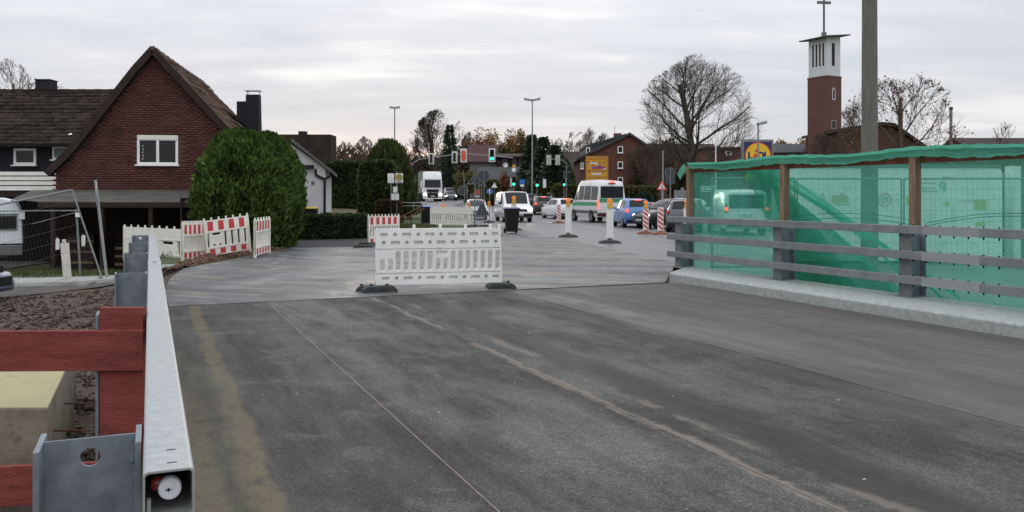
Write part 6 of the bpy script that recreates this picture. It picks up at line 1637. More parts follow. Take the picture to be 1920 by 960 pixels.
class Car:
    def __init__(s, name, label, cat, loc, heading, st, pm, group=None, wheels=(), wr=0.31, belt=None):
        s.st = st; s.root = thing(name, label, cat, loc, heading, group); s.pm = pm
        # loft the body
        xs_ = []
        for a, b in zip(st[:-1], st[1:]):
            for k in range(3): xs_.append(a[0] + (b[0] - a[0]) * k / 3)
        xs_.append(st[-1][0])
        V = []; n = 16
        for x in xs_: V += s.ring(x)
        Fc = [(i * n + j, i * n + (j + 1) % n, (i + 1) * n + (j + 1) % n, (i + 1) * n + j) for i in range(len(xs_) - 1) for j in range(n)]
        me = bpy.data.meshes.new('body'); me.from_pydata(V, [], Fc + [tuple(range(n)), tuple(range(len(V) - n, len(V)))])
        b = finish(me, 'body', pm, s.root, smooth=True)
        s.body = b
        for (x, y) in wheels:
            for sd_ in (-1, 1): wheel(s.root, x, sd_ * y, wr, 0.21, sd_)
    def at(s, x):
        st = s.st
        for a, b in zip(st[:-1], st[1:]):
            if a[0] <= x <= b[0]:
                t = (x - a[0]) / (b[0] - a[0]); t2 = t
                return [a[i] * (1 - t2) + b[i] * t2 for i in range(7)]
        return list(st[0] if x < st[0][0] else st[-1])
    def half(s, x):
        _, zb, zs, zt, wb, ws, wt = s.at(x)
        h = zs - zb; g = zt - zs
        return [(0, zb), (wb * 0.93, zb), (wb * 0.985, zb + 0.10 * h), (max(wb, ws) * 1.0 + 0.012, zb + 0.55 * h), (ws, zs), (wt + (ws - wt) * 0.12, zs + g * 0.86), (wt * 0.90, zs + g * 0.985), (wt * 0.5, zt + 0.012), (0, zt + 0.018)]
    def ring(s, x):
        h = s.half(x); return [(x, y, z) for y, z in h] + [(x, -y, z) for y, z in reversed(h[1:-1])]
    def side(s, x, p, sgn=1):
        h = s.half(x); i = min(int(p), 7); u = p - i; y = h[i][0] * (1 - u) + h[i + 1][0] * u; z = h[i][1] * (1 - u) + h[i + 1][1] * u
        return Vector((x, sgn * y, z))
    def patch(s, name, x0, x1, p0, p1, sgn, m, off=0.008, par=None, nx_=4, slant=(0, 0), np_=None):
        """a panel that follows the body side between ring positions; slant shifts the upper edge ends in x"""
        P = []; np_ = np_ or 3
        for i in range(nx_ + 1):
            for j in range(np_ + 1):
                u, v = i / nx_, j / np_
                xa, xb = x0 + slant[0] * v, x1 + slant[1] * v
                q = s.side(xa + (xb - xa) * u, p0 + (p1 - p0) * v, sgn); P.append(q + Vector((0, sgn * off, 0.3 * off)))
        return MB().add(P, [(i * (np_ + 1) + j, (i + 1) * (np_ + 1) + j, (i + 1) * (np_ + 1) + j + 1, i * (np_ + 1) + j + 1) for i in range(nx_) for j in range(np_)]).build(name, m, par or s.root)
    def screen(s, name, x0, x1, m, off=0.012, pin=5.15, lo=0.92, par=None, out=1):
        """windscreen or rear window: spans the full width between two stations"""
        P = []; nx_, ny = 4, 6
        a, b = s.side(x0, 8), s.side(x1, 8)
        d = (b - a).normalized(); nrm = Vector((-d.z, 0, d.x)) if d.x > 0 else Vector((d.z, 0, -d.x))
        if nrm.z < 0: nrm = -nrm
        for i in range(nx_ + 1):
            x = x0 + (x1 - x0) * i / nx_; q = s.side(x, 8); w_ = s.side(x, 6).y * lo
            for j in range(ny + 1):
                u = -1 + 2 * j / ny; zz_ = q.z - 0.03 * u * u
                P.append(Vector((x, u * w_, zz_)) + nrm * (off + 0.02))
        return MB().add(P, [(i * (ny + 1) + j, (i + 1) * (ny + 1) + j, (i + 1) * (ny + 1) + j + 1, i * (ny + 1) + j + 1) for i in range(nx_) for j in range(ny)]).build(name, m, par or s.root)
    def boxp(s, name, x, y0, y1, z0, z1, m, th=0.03, bevel=0.006):
        return MB().box(x - th, x + th, min(y0, y1), max(y0, y1), z0, z1).build(name, m, s.root, bevel=bevel)
    def mirrors(s, x, z, y, m=None):
        for sd_ in (-1, 1): MB().box(x - 0.06, x + 0.06, sd_ * y, sd_ * (y + 0.20), z - 0.07, z + 0.07).build('mirror', m or s.pm, s.root, bevel=0.03)
    def plate(s, x, z, facing, w=0.52):
        o = MB().box(x - 0.006, x + 0.006, -w / 2, w / 2, z - 0.055, z + 0.055).build('number_plate', M_plate, s.root)
        k = MB()
        for i in range(7):
            if i != 2: k.box(x + facing * 0.007 - 0.001, x + facing * 0.007 + 0.001, -w / 2 + 0.06 + i * 0.06, -w / 2 + 0.095 + i * 0.06, z - 0.035, z + 0.035)
        k.build('plate_characters', M_plateink, o)

HATCH = [(-1.98, .38, .72, .74, .74, .70, .62), (-1.93, .28, .86, .90, .80, .78, .70), (-1.84, .22, .92, 1.06, .83, .80, .66), (-1.58, .20, .93, 1.40, .84, .81, .60), (-1.30, .20, .92, 1.47, .85, .82, .60),
         (-.30, .20, .91, 1.50, .86, .83, .62), (.30, .20, .90, 1.45, .86, .83, .61), (.75, .20, .89, 1.22, .85, .82, .62), (1.12, .20, .88, .96, .85, .81, .72), (1.70, .22, .78, .84, .83, .78, .68), (1.93, .26, .64, .70, .77, .72, .60), (2.0, .36, .52, .54, .68, .64, .55)]
def scale_st(st, l=1, h=1, w=1): return [(a * l, b * h, c * h, d * h, e * w, f * w, g * w) for a, b, c, d, e, f, g in st]
def heading(dx, dy): return atan2(dy, dx)
def passenger(label, px, Y, z, hd, pm, L=1, Hh=1, Wd=1, brake=False, head=None, cat='car', name='car', st=HATCH, group='cars on the main road', tail_z=0.86):
    c = Car(name, label, cat, (gx(px, Y), Y, z), hd, scale_st(st, L, Hh, Wd), pm, group, wheels=((-1.22 * L, 0.74 * Wd), (1.27 * L, 0.74 * Wd)), wr=0.31)
    for sg_ in (-1, 1):
        c.patch('side_window', -1.40 * L, -0.42 * L, 4.25, 5.0, sg_, M_glassc, slant=(0.02, 0)); c.patch('side_window', -0.36 * L, 0.42 * L, 4.25, 5.0, sg_, M_glassc, slant=(0, -0.02)); c.patch('side_window', 0.46 * L, 0.86 * L, 4.25, 4.9, sg_, M_glassc, slant=(0, -0.28))
        for x in (-0.40 * L, 0.62 * L): MB().beam(c.side(x, 1.2, sg_) + Vector((0, sg_ * 0.004, 0)), c.side(x, 4.05, sg_) + Vector((0, sg_ * 0.004, 0)), 0.008, 0.012).build('door_gap', M_trim, c.root)
        for x in (-0.55 * L, 0.32 * L): MB().box(x - 0.08, x + 0.08, 0, 0.03, -0.015, 0.015).xf(Matrix.Translation(c.side(x, 3.7, sg_)) @ Matrix.Scale(sg_, 4, (0, 1, 0))).build('door_handle', pm, c.root)
        c.patch('sill', -0.9 * L, 0.92 * L, 1.1, 1.9, sg_, M_trim, 0.01)
    c.screen('windscreen', 0.40 * L, 1.08 * L, M_glassc); c.screen('rear_window', -1.83 * L, -1.56 * L, M_glassc)
    W_ = 0.80 * Wd
    for sg_ in (-1, 1):
        MB().ball((-1.88 * L, sg_ * W_ * 0.87, tail_z * Hh), 0.08, 0.11, 0.11 * Hh, 10, 8).build('tail_light', M_brake if brake else M_taild, c.root, smooth=True)
        MB().ball((1.84 * L, sg_ * W_ * 0.80, 0.68 * Hh), 0.10, 0.14, 0.075, 10, 8).build('headlight', head or M_lampg, c.root, smooth=True)
    if brake: MB().box(-1.62 * L, -1.56 * L, -0.17, 0.17, 1.40 * Hh, 1.44 * Hh).build('high_brake_light', M_brake, c.root)
    c.boxp('rear_bumper', -1.97 * L, -W_ * 0.92, W_ * 0.92, 0.30, 0.42, M_trim, 0.03); c.boxp('front_bumper', 1.95 * L, -W_ * 0.80, W_ * 0.80, 0.26, 0.42, M_trim, 0.05); c.boxp('grille', 1.95 * L, -0.42, 0.42, 0.50, 0.62, M_trim, 0.05)
    c.plate(-2.015 * L if L > 0 else -2.0, 0.56, -1); c.plate(2.02 * L, 0.44, 1)
    c.mirrors(0.72 * L, 0.98 * Hh, W_ * 1.0)
    MB().cyl((-1.35 * L, 0, 1.47 * Hh), (-1.55 * L, 0, 1.66 * Hh), 0.01, n=5).build('aerial', M_trim, c.root)
    return c
H_away = heading(-0.22, 1.0)     # along the queue, away from us
P_blue = paint('blue car paint', (0.055, 0.17, 0.42)); P_dark = paint('black car paint', (0.018, 0.018, 0.021)); P_white = paint('white car paint', (0.66, 0.67, 0.68)); P_silver = paint('silver car paint', (0.42, 0.435, 0.45)); P_grey = paint('dark grey car paint', (0.055, 0.06, 0.075))
passenger('blue hatchback seen from behind with red brake lights glowing, right of the minibus', 1184, 46.6, road_z(45), heading(-0.10, 1), P_blue, L=0.9, Hh=1.02, Wd=0.92, brake=True)
passenger('small black car far ahead with bright brake lights, just right of the white van', 1014, 73.5, road_z(73), heading(-0.12, 1), P_dark, L=0.95, Hh=1.03, brake=True)
passenger('white car in the queue partly hidden behind the first white beacon', 1049, 63.5, road_z(63), heading(-0.28, 1), P_white, brake=True, L=1.05)
passenger('second dark car just ahead of the black one beside the white van', 990, 84, road_z(84), heading(-0.1, 1), P_grey, brake=False)
passenger('dark small car far up the queue between the white van and the conifers', 1000, 97, road_z(97), heading(-0.1, 1), P_dark, brake=True)
passenger('silver car at the head of the queue beside the far traffic lights', 1036, 88, road_z(88), heading(-0.3, 1), P_silver)
passenger('silver estate car in profile waiting behind the red striped beacons', 1262, 52, road_z(52), heading(-1, -0.25), P_silver, L=1.12, Hh=1.02)
passenger('dark grey car seen from behind between the striped beacon and the netting', 1284, 41.0, road_z(41), heading(0.22, 1), P_grey, L=1.05, brake=False, tail_z=0.9)
passenger('black car with one bright headlight squeezed between the two striped beacons', 1256, 44.5, road_z(43), heading(-0.92, -0.40), P_dark, L=0.95, head=M_headd)
passenger('dark saloon with headlights on coming over the rise beside the truck', 845, 122, road_z(122), heading(0.12, -1), P_grey, L=1.1, head=M_head)
passenger('light coloured car with headlights half hidden behind the barrier and the sign stands', 893, 62, road_z(62), heading(0.1, -1), P_silver, head=M_headd, Hh=0.95)
passenger('blue grey car nosing in at the left edge of the picture', -212, 14.6, terrain(-9.3, 14.6) + 0.03, heading(1, -0.12), paint('blue grey paint', (0.10, 0.13, 0.19)), L=0.92, Hh=0.62)
passenger('dark car with a red tail light seen through the netting at the right edge', 1958, 30, road_z(30), heading(0.9, 1), P_dark, brake=True, L=1.0, Hh=0.95)
passenger('pale car seen through the netting at the far right below the pole', 1905, 40, road_z(40), heading(1, 0.3), P_silver, L=1.1)

VAN = [(-2.45, .40, 1.0, 1.02, .86, .84, .80), (-2.42, .32, 1.05, 1.80, .92, .90, .80), (-2.30, .28, 1.06, 1.90, .94, .92, .82), (-1.0, .26, 1.06, 1.95, .95, .93, .84), (.6, .26, 1.05, 1.95, .95, .93, .84), (.95, .26, 1.05, 1.88, .95, .93, .82), (1.65, .26, 1.04, 1.16, .94, .92, .80), (2.2, .28, .92, .98, .92, .88, .74), (2.42, .32, .72, .78, .86, .82, .68), (2.48, .40, .56, .58, .80, .76, .62)]
def van(label, px, Y, z, hd, pm, name='van', lit=None, brake=False, windows=True, group='vans on the main road', L=1.0, Hh=1.0, st=VAN, rear_glass=True):
    c = Car(name, label, 'van', (gx(px, Y), Y, z), hd, scale_st(st, L, Hh, 1), pm, group, wheels=((-1.5 * L, 0.82), (1.55 * L, 0.82)), wr=0.34)
    for sg_ in (-1, 1):
        c.patch('side_window', 0.55 * L, 1.25 * L, 4.2, 5.0, sg_, M_glassc, slant=(0, -0.28))
        if windows: c.patch('side_window', -0.75 * L, 0.42 * L, 4.2, 5.0, sg_, M_glassc); c.patch('side_window', -2.1 * L, -0.85 * L, 4.2, 5.0, sg_, M_glassc)
        for x in (0.48 * L, -0.80 * L): MB().beam(c.side(x, 1.2, sg_) + Vector((0, sg_ * .004, 0)), c.side(x, 5.0, sg_) + Vector((0, sg_ * .004, 0)), 0.008, 0.014).build('door_gap', M_trim, c.root)
        MB().beam(c.side(-2.2 * L, 3.9, sg_) + Vector((0, sg_ * .006, 0)), c.side(-0.8 * L, 3.9, sg_) + Vector((0, sg_ * .006, 0)), 0.01, 0.02).build('slide_rail', M_trim, c.root)
        c.patch('sill', -2.2 * L, 2.1 * L, 1.05, 1.8, sg_, M_trim if windows else pm, 0.01)
        MB().box(2.26 * L, 2.44 * L, sg_ * 0.55, sg_ * 0.84, 0.72 * Hh, 0.93 * Hh).build('headlight', lit or M_lampg, c.root, bevel=0.03)
        MB().box(-2.47 * L, -2.40 * L, sg_ * 0.80, sg_ * 0.905, 0.95 * Hh, 1.35 * Hh).build('tail_light', M_taild, c.root, bevel=0.01)
        if brake: MB().ball((-2.47 * L, sg_ * 0.85, 1.12 * Hh), 0.03, 0.07, 0.09).build('brake_lamp', M_brake, c.root)
    c.screen('windscreen', 0.92 * L, 1.64 * L, M_glassc, lo=0.95)
    if rear_glass: MB().box(-2.475 * L, -2.46 * L, -0.72, 0.72, 1.15 * Hh, 1.72 * Hh).build('rear_window', M_glassc, c.root)
    c.boxp('grille', 2.44 * L, -0.55, 0.55, 0.70 * Hh, 0.84 * Hh, M_trim, 0.04); c.boxp('front_bumper', 2.46 * L, -0.85, 0.85, 0.34, 0.56, M_trim, 0.05); c.boxp('rear_bumper', -2.46 * L, -0.88, 0.88, 0.36, 0.55, M_trim, 0.05)
    c.plate(2.52 * L, 0.50, 1); c.plate(-2.48 * L, 0.85, -1)
    c.mirrors(1.25 * L, 1.22 * Hh, 0.94, M_trim)
    MB().box(2.455 * L, 2.49 * L, -0.07, 0.07, 0.84 * Hh, 0.95 * Hh).build('badge', M_chrome, c.root, bevel=0.01)
    return c
van('white delivery van coming towards us with bright headlights, behind the wheelie bin', 962, 56.5, road_z(56), heading(0.16, -1), P_white, lit=M_head, windows=False, rear_glass=False)
van('small white van coming over the rise behind the dark saloon', 843, 134, road_z(134), heading(0.12, -1), P_white, lit=M_headd, windows=False)
c = van('white van with a lit red tail light seen through the green netting', 1378, 38.5, road_z(37), heading(0.06, 1), P_white, brake=True, windows=False, L=1.0)
van('white van half out of view through the netting at the right edge', 1985, 24, road_z(30), heading(1, 0.1), P_white, windows=True)

# minibus with raised roof
SPR = [(-2.95, .45, 1.25, 1.28, .92, .92, .88), (-2.93, .38, 1.28, 2.40, .97, .96, .80), (-2.80, .34, 1.30, 2.60, .98, .97, .80), (-1.2, .32, 1.30, 2.70, .99, .98, .82), (1.0, .32, 1.30, 2.70, .99, .98, .82), (1.5, .32, 1.28, 2.50, .99, .97, .78), (2.25, .32, 1.25, 1.40, .98, .95, .80), (2.75, .34, 1.05, 1.10, .95, .90, .76), (2.92, .40, .75, .80, .88, .84, .70)]
Ysp = 55.0
c = Car('minibus', 'white high roofed minibus with green side stripe seen from behind, red lights on', 'minibus', (gx(1121, Ysp), Ysp + 1.0, road_z(Ysp)), heading(-0.24, 1), scale_st(SPR, 1, 1, 0.95), P_white, None, wheels=((-1.75, 0.88), (1.85, 0.88)), wr=0.36)
M_gstripe = mat('green reflective stripe', (0.035, 0.26, 0.13), 0.5, var=0.15, vscale=12)
for sg_ in (-1, 1):
    for a, b in ((-2.75, -1.55), (-1.45, -0.15), (-0.05, 1.05)): c.patch('side_window', a, b, 4.1, 4.85, sg_, M_glassc)
    c.patch('side_window', 1.25, 1.95, 4.1, 4.6, sg_, M_glassc, slant=(0, -0.3))
    c.patch('green_stripe', -2.9, 2.3, 3.45, 3.95, sg_, M_gstripe, 0.012, nx_=8)
    c.patch('side_trim', -2.85, 2.3, 2.3, 2.75, sg_, M_greyw, 0.012, nx_=8)
    MB().box(-2.985, -2.92, sg_ * 0.88, sg_ * 0.965, 0.85, 1.42).build('tail_light', M_brake, c.root, bevel=0.02)
    MB().box(2.70, 2.88, sg_ * 0.55, sg_ * 0.86, 0.78, 1.0).build('headlight', M_lampg, c.root, bevel=0.03)
    for x in (1.12, -0.10): MB().beam(c.side(x, 1.2, sg_) + Vector((0, sg_ * .004, 0)), c.side(x, 5.0, sg_) + Vector((0, sg_ * .004, 0)), 0.008, 0.014).build('door_gap', M_trim, c.root)
MB().box(-2.968, -2.94, -0.74, 0.74, 1.55, 2.28).build('rear_window', M_glassc, c.root, bevel=0.01)
MB().box(-2.966, -2.945, -0.82, 0.82, 1.28, 1.52).build('green_stripe', M_gstripe, c.root)
MB().box(-2.99, -2.97, -0.008, 0.008, 0.6, 2.35).build('door_gap', M_trim, c.root)
MB().box(-2.99, -2.92, -0.22, 0.22, 2.43, 2.50).build('high_brake_light', M_taild, c.root)
MB().box(-2.975, -2.90, 0.05, 0.30, 2.52, 2.60).xf(Matrix.Translation((0, -0.2, 0))).build('roof_lamp', M_brake, c.root, bevel=0.02)
MB().box(-3.02, -2.88, -0.95, 0.95, 0.42, 0.62).build('rear_bumper', M_trim, c.root, bevel=0.02)
c.plate(-2.985, 0.78, -1)
c.mirrors(1.85, 1.55, 0.97, M_trim); c.screen('windscreen', 1.48, 2.2, M_glassc)
MB().box(-3.03, -2.98, -0.95, 0.95, 0.50, 0.53).build('bumper_reflector', M_taild, c.root)

# truck
Yt = 108.0
tr = thing('truck', 'large white truck with grey curtain sided body coming towards us with headlights on', 'truck', (gx(811, Yt), Yt, road_z(Yt)), heading(0.16, -1))
TC = [(-2.0, .75, 2.3, 3.60, 1.22, 1.22, 1.15), (-1.6, .70, 2.3, 3.82, 1.24, 1.24, 1.16), (-0.4, .45, 2.2, 3.80, 1.25, 1.25, 1.14), (-0.02, .38, 2.1, 3.30, 1.24, 1.23, 1.12), (0.16, .36, 2.0, 2.72, 1.24, 1.22, 1.15), (0.28, .36, 1.6, 1.72, 1.22, 1.20, 1.14), (0.34, .40, 1.2, 1.28, 1.18, 1.16, 1.10)]
class _T(Car):
    def __init__(s): s.st = TC; s.root = tr; s.pm = P_white
tcab = _T(); V = []; xs_ = sorted(set([a[0] for a in TC] + [-1.2, -0.8, 0.08, 0.22])); n = 16
for x in xs_: V += tcab.ring(x)
me = bpy.data.meshes.new('cab'); me.from_pydata(V, [], [(i * n + j, i * n + (j + 1) % n, (i + 1) * n + (j + 1) % n, (i + 1) * n + j) for i in range(len(xs_) - 1) for j in range(n)] + [tuple(range(n)), tuple(range(len(V) - n, len(V)))])
cab = finish(me, 'cab', P_white, tr, smooth=True)
MB().add([(0.37, -1.02, 1.80), (0.37, 1.02, 1.80), (0.16, 0.98, 2.72), (0.16, -0.98, 2.72)], [(0, 1, 2, 3)]).build('windscreen', M_glassc, tr)
MB().box(0.14, 0.30, -1.04, 1.04, 2.73, 2.92).build('sun_visor', P_white, tr, bevel=0.03)
for z0, z1, w in ((1.18, 1.55, 0.80), (0.46, 1.10, 0.72)): MB().prism([(-w, z1), (w, z1), (w * 0.86, z0), (-w * 0.86, z0)], 0, 0.03).xf(Matrix.Translation((0.40, 0, 0)) @ Matrix.Rotation(-pi / 2, 4, 'Z')).build('grille', M_trim, tr)
MB().box(0.405, 0.42, -0.34, 0.34, 1.38, 1.48).build('emblem', M_chrome, tr)
MB().box(0.45, 0.462, -0.26, 0.26, 0.62, 0.73).build('number_plate', M_plate, tr)
MB().box(0.30, 0.42, -1.22, 1.22, 0.34, 0.50).build('front_bumper', P_white, tr, bevel=0.03)
for sg_ in (-1, 1):
    MB().box(0.36, 0.44, sg_ * 0.86, sg_ * 1.14, 0.80, 1.0).build('headlight', M_head, tr, bevel=0.02)
    MB().box(0.34, 0.40, sg_ * 0.82, sg_ * 1.16, 0.56, 0.66).build('fog_lamp', M_lampg, tr)
    MB().box(0.02, 0.22, sg_ * 1.28, sg_ * 1.52, 1.75, 2.60).build('mirror', P_white if sg_ < 0 else M_trim, tr, bevel=0.04)
    MB().add([(-0.95, sg_ * 1.262, 1.75), (-0.10, sg_ * 1.262, 1.75), (-0.28, sg_ * 1.235, 2.60), (-0.95, sg_ * 1.235, 2.60)], [(0, 1, 2, 3)]).build('side_window', M_glassc, tr)
    wheel(tr, -0.75, sg_ * 1.05, 0.50, 0.32, sg_); wheel(tr, -4.6, sg_ * 1.05, 0.50, 0.4, sg_); wheel(tr, -9.2, sg_ * 1.05, 0.50, 0.4, sg_); wheel(tr, -10.4, sg_ * 1.05, 0.50, 0.4, sg_)
MB().box(-11.8, -2.25, -1.26, 1.26, 1.10, 3.92).build('curtain_body', mat('grey curtain tarpaulin', (0.20, 0.20, 0.20), 0.7, var=0.08), tr, bevel=0.03)
MB().box(-11.8, -2.2, -1.2, 1.2, 0.85, 1.10).build('chassis', M_trim, tr)
for sg_ in (-1, 1): MB().box(-11.8, -2.22, sg_ * 1.27 - 0.01, sg_ * 1.27 + 0.01, 3.82, 3.94).build('roof_rail', P_white, tr)

# caravan at the left edge
cv = wthing('caravan', 'white caravan parked on the grass at the left edge in front of the house wing', 'caravan', at(43, 506, 27.2))
yc = 27.2
def k_(px, py): return (gx(px, yc), zz(py, yc))
MB().prism([k_(-170, 478), k_(41, 478), k_(43, 455), k_(41, 398), k_(36, 385), k_(30, 376), k_(10, 371), k_(-170, 371)], yc, yc + 2.1).build('body', mat('caravan white', (0.70, 0.75, 0.80), 0.4, var=0.06, vscale=0.8), cv, bevel=0.05)
a, b = k_(-60, 429), k_(32, 405); MB().box(a[0], b[0], yc - 0.02, yc + 0.01, a[1], b[1]).build('window', M_glass, cv)
a, b = k_(-62, 431), k_(34, 403); 
plate('window_frame', rect_pts(a[0], b[0], a[1], b[1]), [rect_pts(a[0] + 0.03, b[0] - 0.03, a[1] + 0.03, b[1] - 0.03)], 0.05, M_galvw, cv, y=yc - 0.02)
a, b = k_(-170, 459), k_(43, 456); MB().box(a[0], b[0], yc - 0.015, yc, a[1], b[1]).build('side_stripe', M_slate, cv)
a, b = k_(-170, 402), k_(41, 400); MB().box(a[0], b[0], yc - 0.03, yc, a[1], b[1]).build('awning_rail', M_galvw, cv)
a, b = k_(-170, 477), k_(42, 460); MB().box(a[0], b[0], yc - 0.012, yc, a[1], b[1]).build('lower_panel', M_greyw, cv)
a = k_(-40, 500); 
for px in (-60,): wheel(cv, gx(px, yc), yc + 0.1, 0.32, 0.2, -1)
cv.children[-1].location = (0, 0, 0)
for ch in cv.children:
    if ch.name.startswith('tyre'): ch.location = (0, 0, -0.70)
MB().box(gx(36, yc), gx(46, yc), yc - 0.05, yc + 0.1, zz(411, yc), zz(396, yc)).build('marker_light', M_white, cv)

cv.rotation_euler = (0, 0, radians(29))
# white box trailer seen through the netting
bt = wthing('box_trailer', 'long white box trailer with faint printed warning triangles behind the green netting', 'trailer', at(1690, 500, 21))
yb_ = 21.0
def b_(px, py, Y=yb_): return (gx(px, Y), zz(py, Y))
MB().prism([b_(1496, 490), b_(1880, 490), b_(1880, 325), b_(1877, 317), b_(1868, 314), b_(1496, 314)], yb_, yb_ + 2.2).build('box', mat('trailer white', (0.84, 0.85, 0.84), 0.5, var=0.05), bt, bevel=0.02)
a, b = b_(1494, 314), b_(1876, 309); MB().box(a[0], b[0], yb_ - 0.03, yb_ + 2.23, a[1], b[1]).build('roof_edge', M_galvw, bt)
a, b = b_(1496, 504), b_(1880, 491); MB().box(a[0], b[0], yb_ + 0.1, yb_ + 2.0, a[1], b[1]).build('chassis', M_trim, bt)
for px in (1600, 1650): wheel(bt, gx(px, yb_), yb_ + 0.2, 0.28, 0.2, -1)
for ch in bt.children:
    if ch.name.startswith('tyre'): ch.location = (0, 0, -0.22)
M_yell = mat('faint yellow print', (0.50, 0.50, 0.16), 0.6); M_gprint = mat('faint green print', (0.36, 0.48, 0.44), 0.6); M_rprint = mat('faint red print', (0.62, 0.44, 0.42), 0.6)
def tri(cx__, cy__, s, w=0.02):
    p = b_(cx__, cy__); h = s * 0.87
    o = plate('warning_triangle', [(p[0] - s / 2, p[1] - h / 2), (p[0] + s / 2, p[1] - h / 2), (p[0], p[1] + h / 2)], [[(p[0] - s / 2 + 2 * w, p[1] - h / 2 + w), (p[0] + s / 2 - 2 * w, p[1] - h / 2 + w), (p[0], p[1] + h / 2 - 2.2 * w)]], 0.006, M_gprint, bt, y=yb_ - 0.012)
    MB().prism([(p[0] - s * 0.2, p[1] - h * 0.3), (p[0] + s * 0.2, p[1] - h * 0.3), (p[0] + s * 0.02, p[1] + h * 0.12)], yb_ - 0.012, yb_ - 0.006).build('symbol', M_yell, bt)
tri(1541, 372, 0.36); tri(1579, 372, 0.36)
a, b = b_(1560, 379), b_(1590, 366); MB().box(a[0], b[0], yb_ - 0.014, yb_ - 0.006, a[1], b[1]).build('symbol', M_yell, bt)
def ring_(px, py, r_, m_, w=0.03):
    p = b_(px, py); return plate('printed_ring', circ(p[0], p[1], r_, 28), [circ(p[0], p[1], r_ - w, 28)], 0.006, m_, bt, y=yb_ - 0.012)
ring_(1659, 374, 0.17, M_rprint); ring_(1659, 374, 0.09, M_gprint, 0.05); ring_(1767, 346, 0.085, M_gprint, 0.045)
p = b_(1769, 346); MB().prism([(p[0] + 0.04, p[1] - 0.02), (p[0] + 0.085, p[1] + 0.01), (p[0] + 0.03, p[1] - 0.19), (p[0] - 0.02, p[1] - 0.19)], yb_ - 0.013, yb_ - 0.006).build('symbol', M_gprint, bt)
for (px, py, w, h, mm_) in ((1708, 376, 0.20, 0.22, M_yell), (1776, 382, 0.10, 0.10, M_yell), (1838, 383, 0.30, 0.24, M_yell), (1838, 420, 0.24, 0.10, M_yell), (1735, 343, 0.5, 0.02, M_gprint), (1735, 352, 0.5, 0.02, M_gprint), (1744, 358, 0.4, 0.02, M_gprint), (1776, 332, 0.24, 0.02, M_rprint), (1815, 376, 0.4, 0.012, M_rprint)):
    p = b_(px, py); MB().box(p[0] - w / 2, p[0] + w / 2, yb_ - 0.012, yb_ - 0.006, p[1] - h / 2, p[1] + h / 2).build('printed_panel', mm_, bt)
wp = thing('white_container', 'tall pale box beside the trailer at the right edge behind the netting', 'container', (gx(1913, 21.5), 21.5, 0))
MB().box(-0.16, 0.02, 0, 0.4, 0, zz(311, 21.5)).build('corner_post', M_white, wp); MB().box(0.021, 1.8, 0.1, 2.0, 0.0, zz(322, 21.5)).build('panel', M_greyw, wp)
# steel mesh fence panels between the netting and the trailer
for i, (pa, pb) in enumerate(((1335, 1490), (1495, 1690), (1695, 1925))):
    Yf = 18.8 if i == 0 else 19.4
    fpn = wthing('mesh_fence_panel', ('steel mesh fence panel behind the netting in front of the white van', 'steel mesh fence panel behind the netting at the left half of the trailer', 'steel mesh fence panel behind the netting at the right half of the trailer')[i], 'fence', at(pa, 520, Yf), 'mesh panels behind the netting')
    x0_, x1_ = gx(pa, Yf), gx(pb, Yf)
    for x in (x0_, x1_): MB().cyl((x, Yf, 0.0), (x, Yf, 2.05), 0.02, n=8).build('frame_tube', M_galvw, fpn)
    for z in (0.1, 2.05): MB().cyl((x0_, Yf, z), (x1_, Yf, z), 0.02, n=8).build('frame_tube', M_galvw, fpn)
    w_ = MB()
    for k in range(1, 8): w_.beam((x0_, Yf, 0.1 + k * 0.245), (x1_, Yf, 0.1 + k * 0.245), 0.007, 0.007)
    nk_ = int((x1_ - x0_) / 0.12)
    for k in range(1, nk_): w_.beam((x0_ + k * 0.12, Yf, 0.1), (x0_ + k * 0.12, Yf, 2.05), 0.004, 0.004)
    w_.build('wire_mesh', M_steelp, fpn, kind='stuff')
# ================================================================ STREET FURNITURE
M_orange = mat('orange lamp lens', (0.75, 0.20, 0.02), 0.3, emit=0.35)
M_ylw = mat('yellow lamp housing', (0.62, 0.36, 0.03), 0.5)
M_beacw = mat('white beacon plastic', (0.70, 0.70, 0.68), 0.45, var=0.05)
M_signb = mat('grey sign back', (0.055, 0.065, 0.075), 0.6, 0.3)
M_green_on = mat('green signal on', (0.03, 1.0, 0.45), 0.3, emit=5.0)
M_rcover = mat('red orange cover', (0.62, 0.085, 0.03), 0.6, var=0.1)
M_sigw = mat('white signal backboard', (0.62, 0.64, 0.63), 0.6)
M_sigback = mat('pale signal back', (0.42, 0.43, 0.38), 0.6)
M_lidlb = mat('dark blue sign face', (0.012, 0.020, 0.10), 0.35); M_lidly = mat('yellow sign face', (0.78, 0.47, 0.02), 0.35); M_lidlr = mat('red sign face', (0.60, 0.025, 0.03), 0.35)
M_blueS = mat('blue sign face', (0.03, 0.14, 0.50), 0.4); M_wS = mat('white sign face', (0.72, 0.73, 0.73), 0.4); M_rS = mat('red sign edge', (0.60, 0.05, 0.04), 0.4)
M_orS = mat('orange sign face', (0.58, 0.27, 0.022), 0.45, var=0.07, vscale=2)
M_base = mat('beacon foot', (0.085, 0.087, 0.082), 0.8, var=0.2, vscale=6); M_baseR = mat('red brown foot', (0.26, 0.115, 0.075), 0.8, var=0.2)

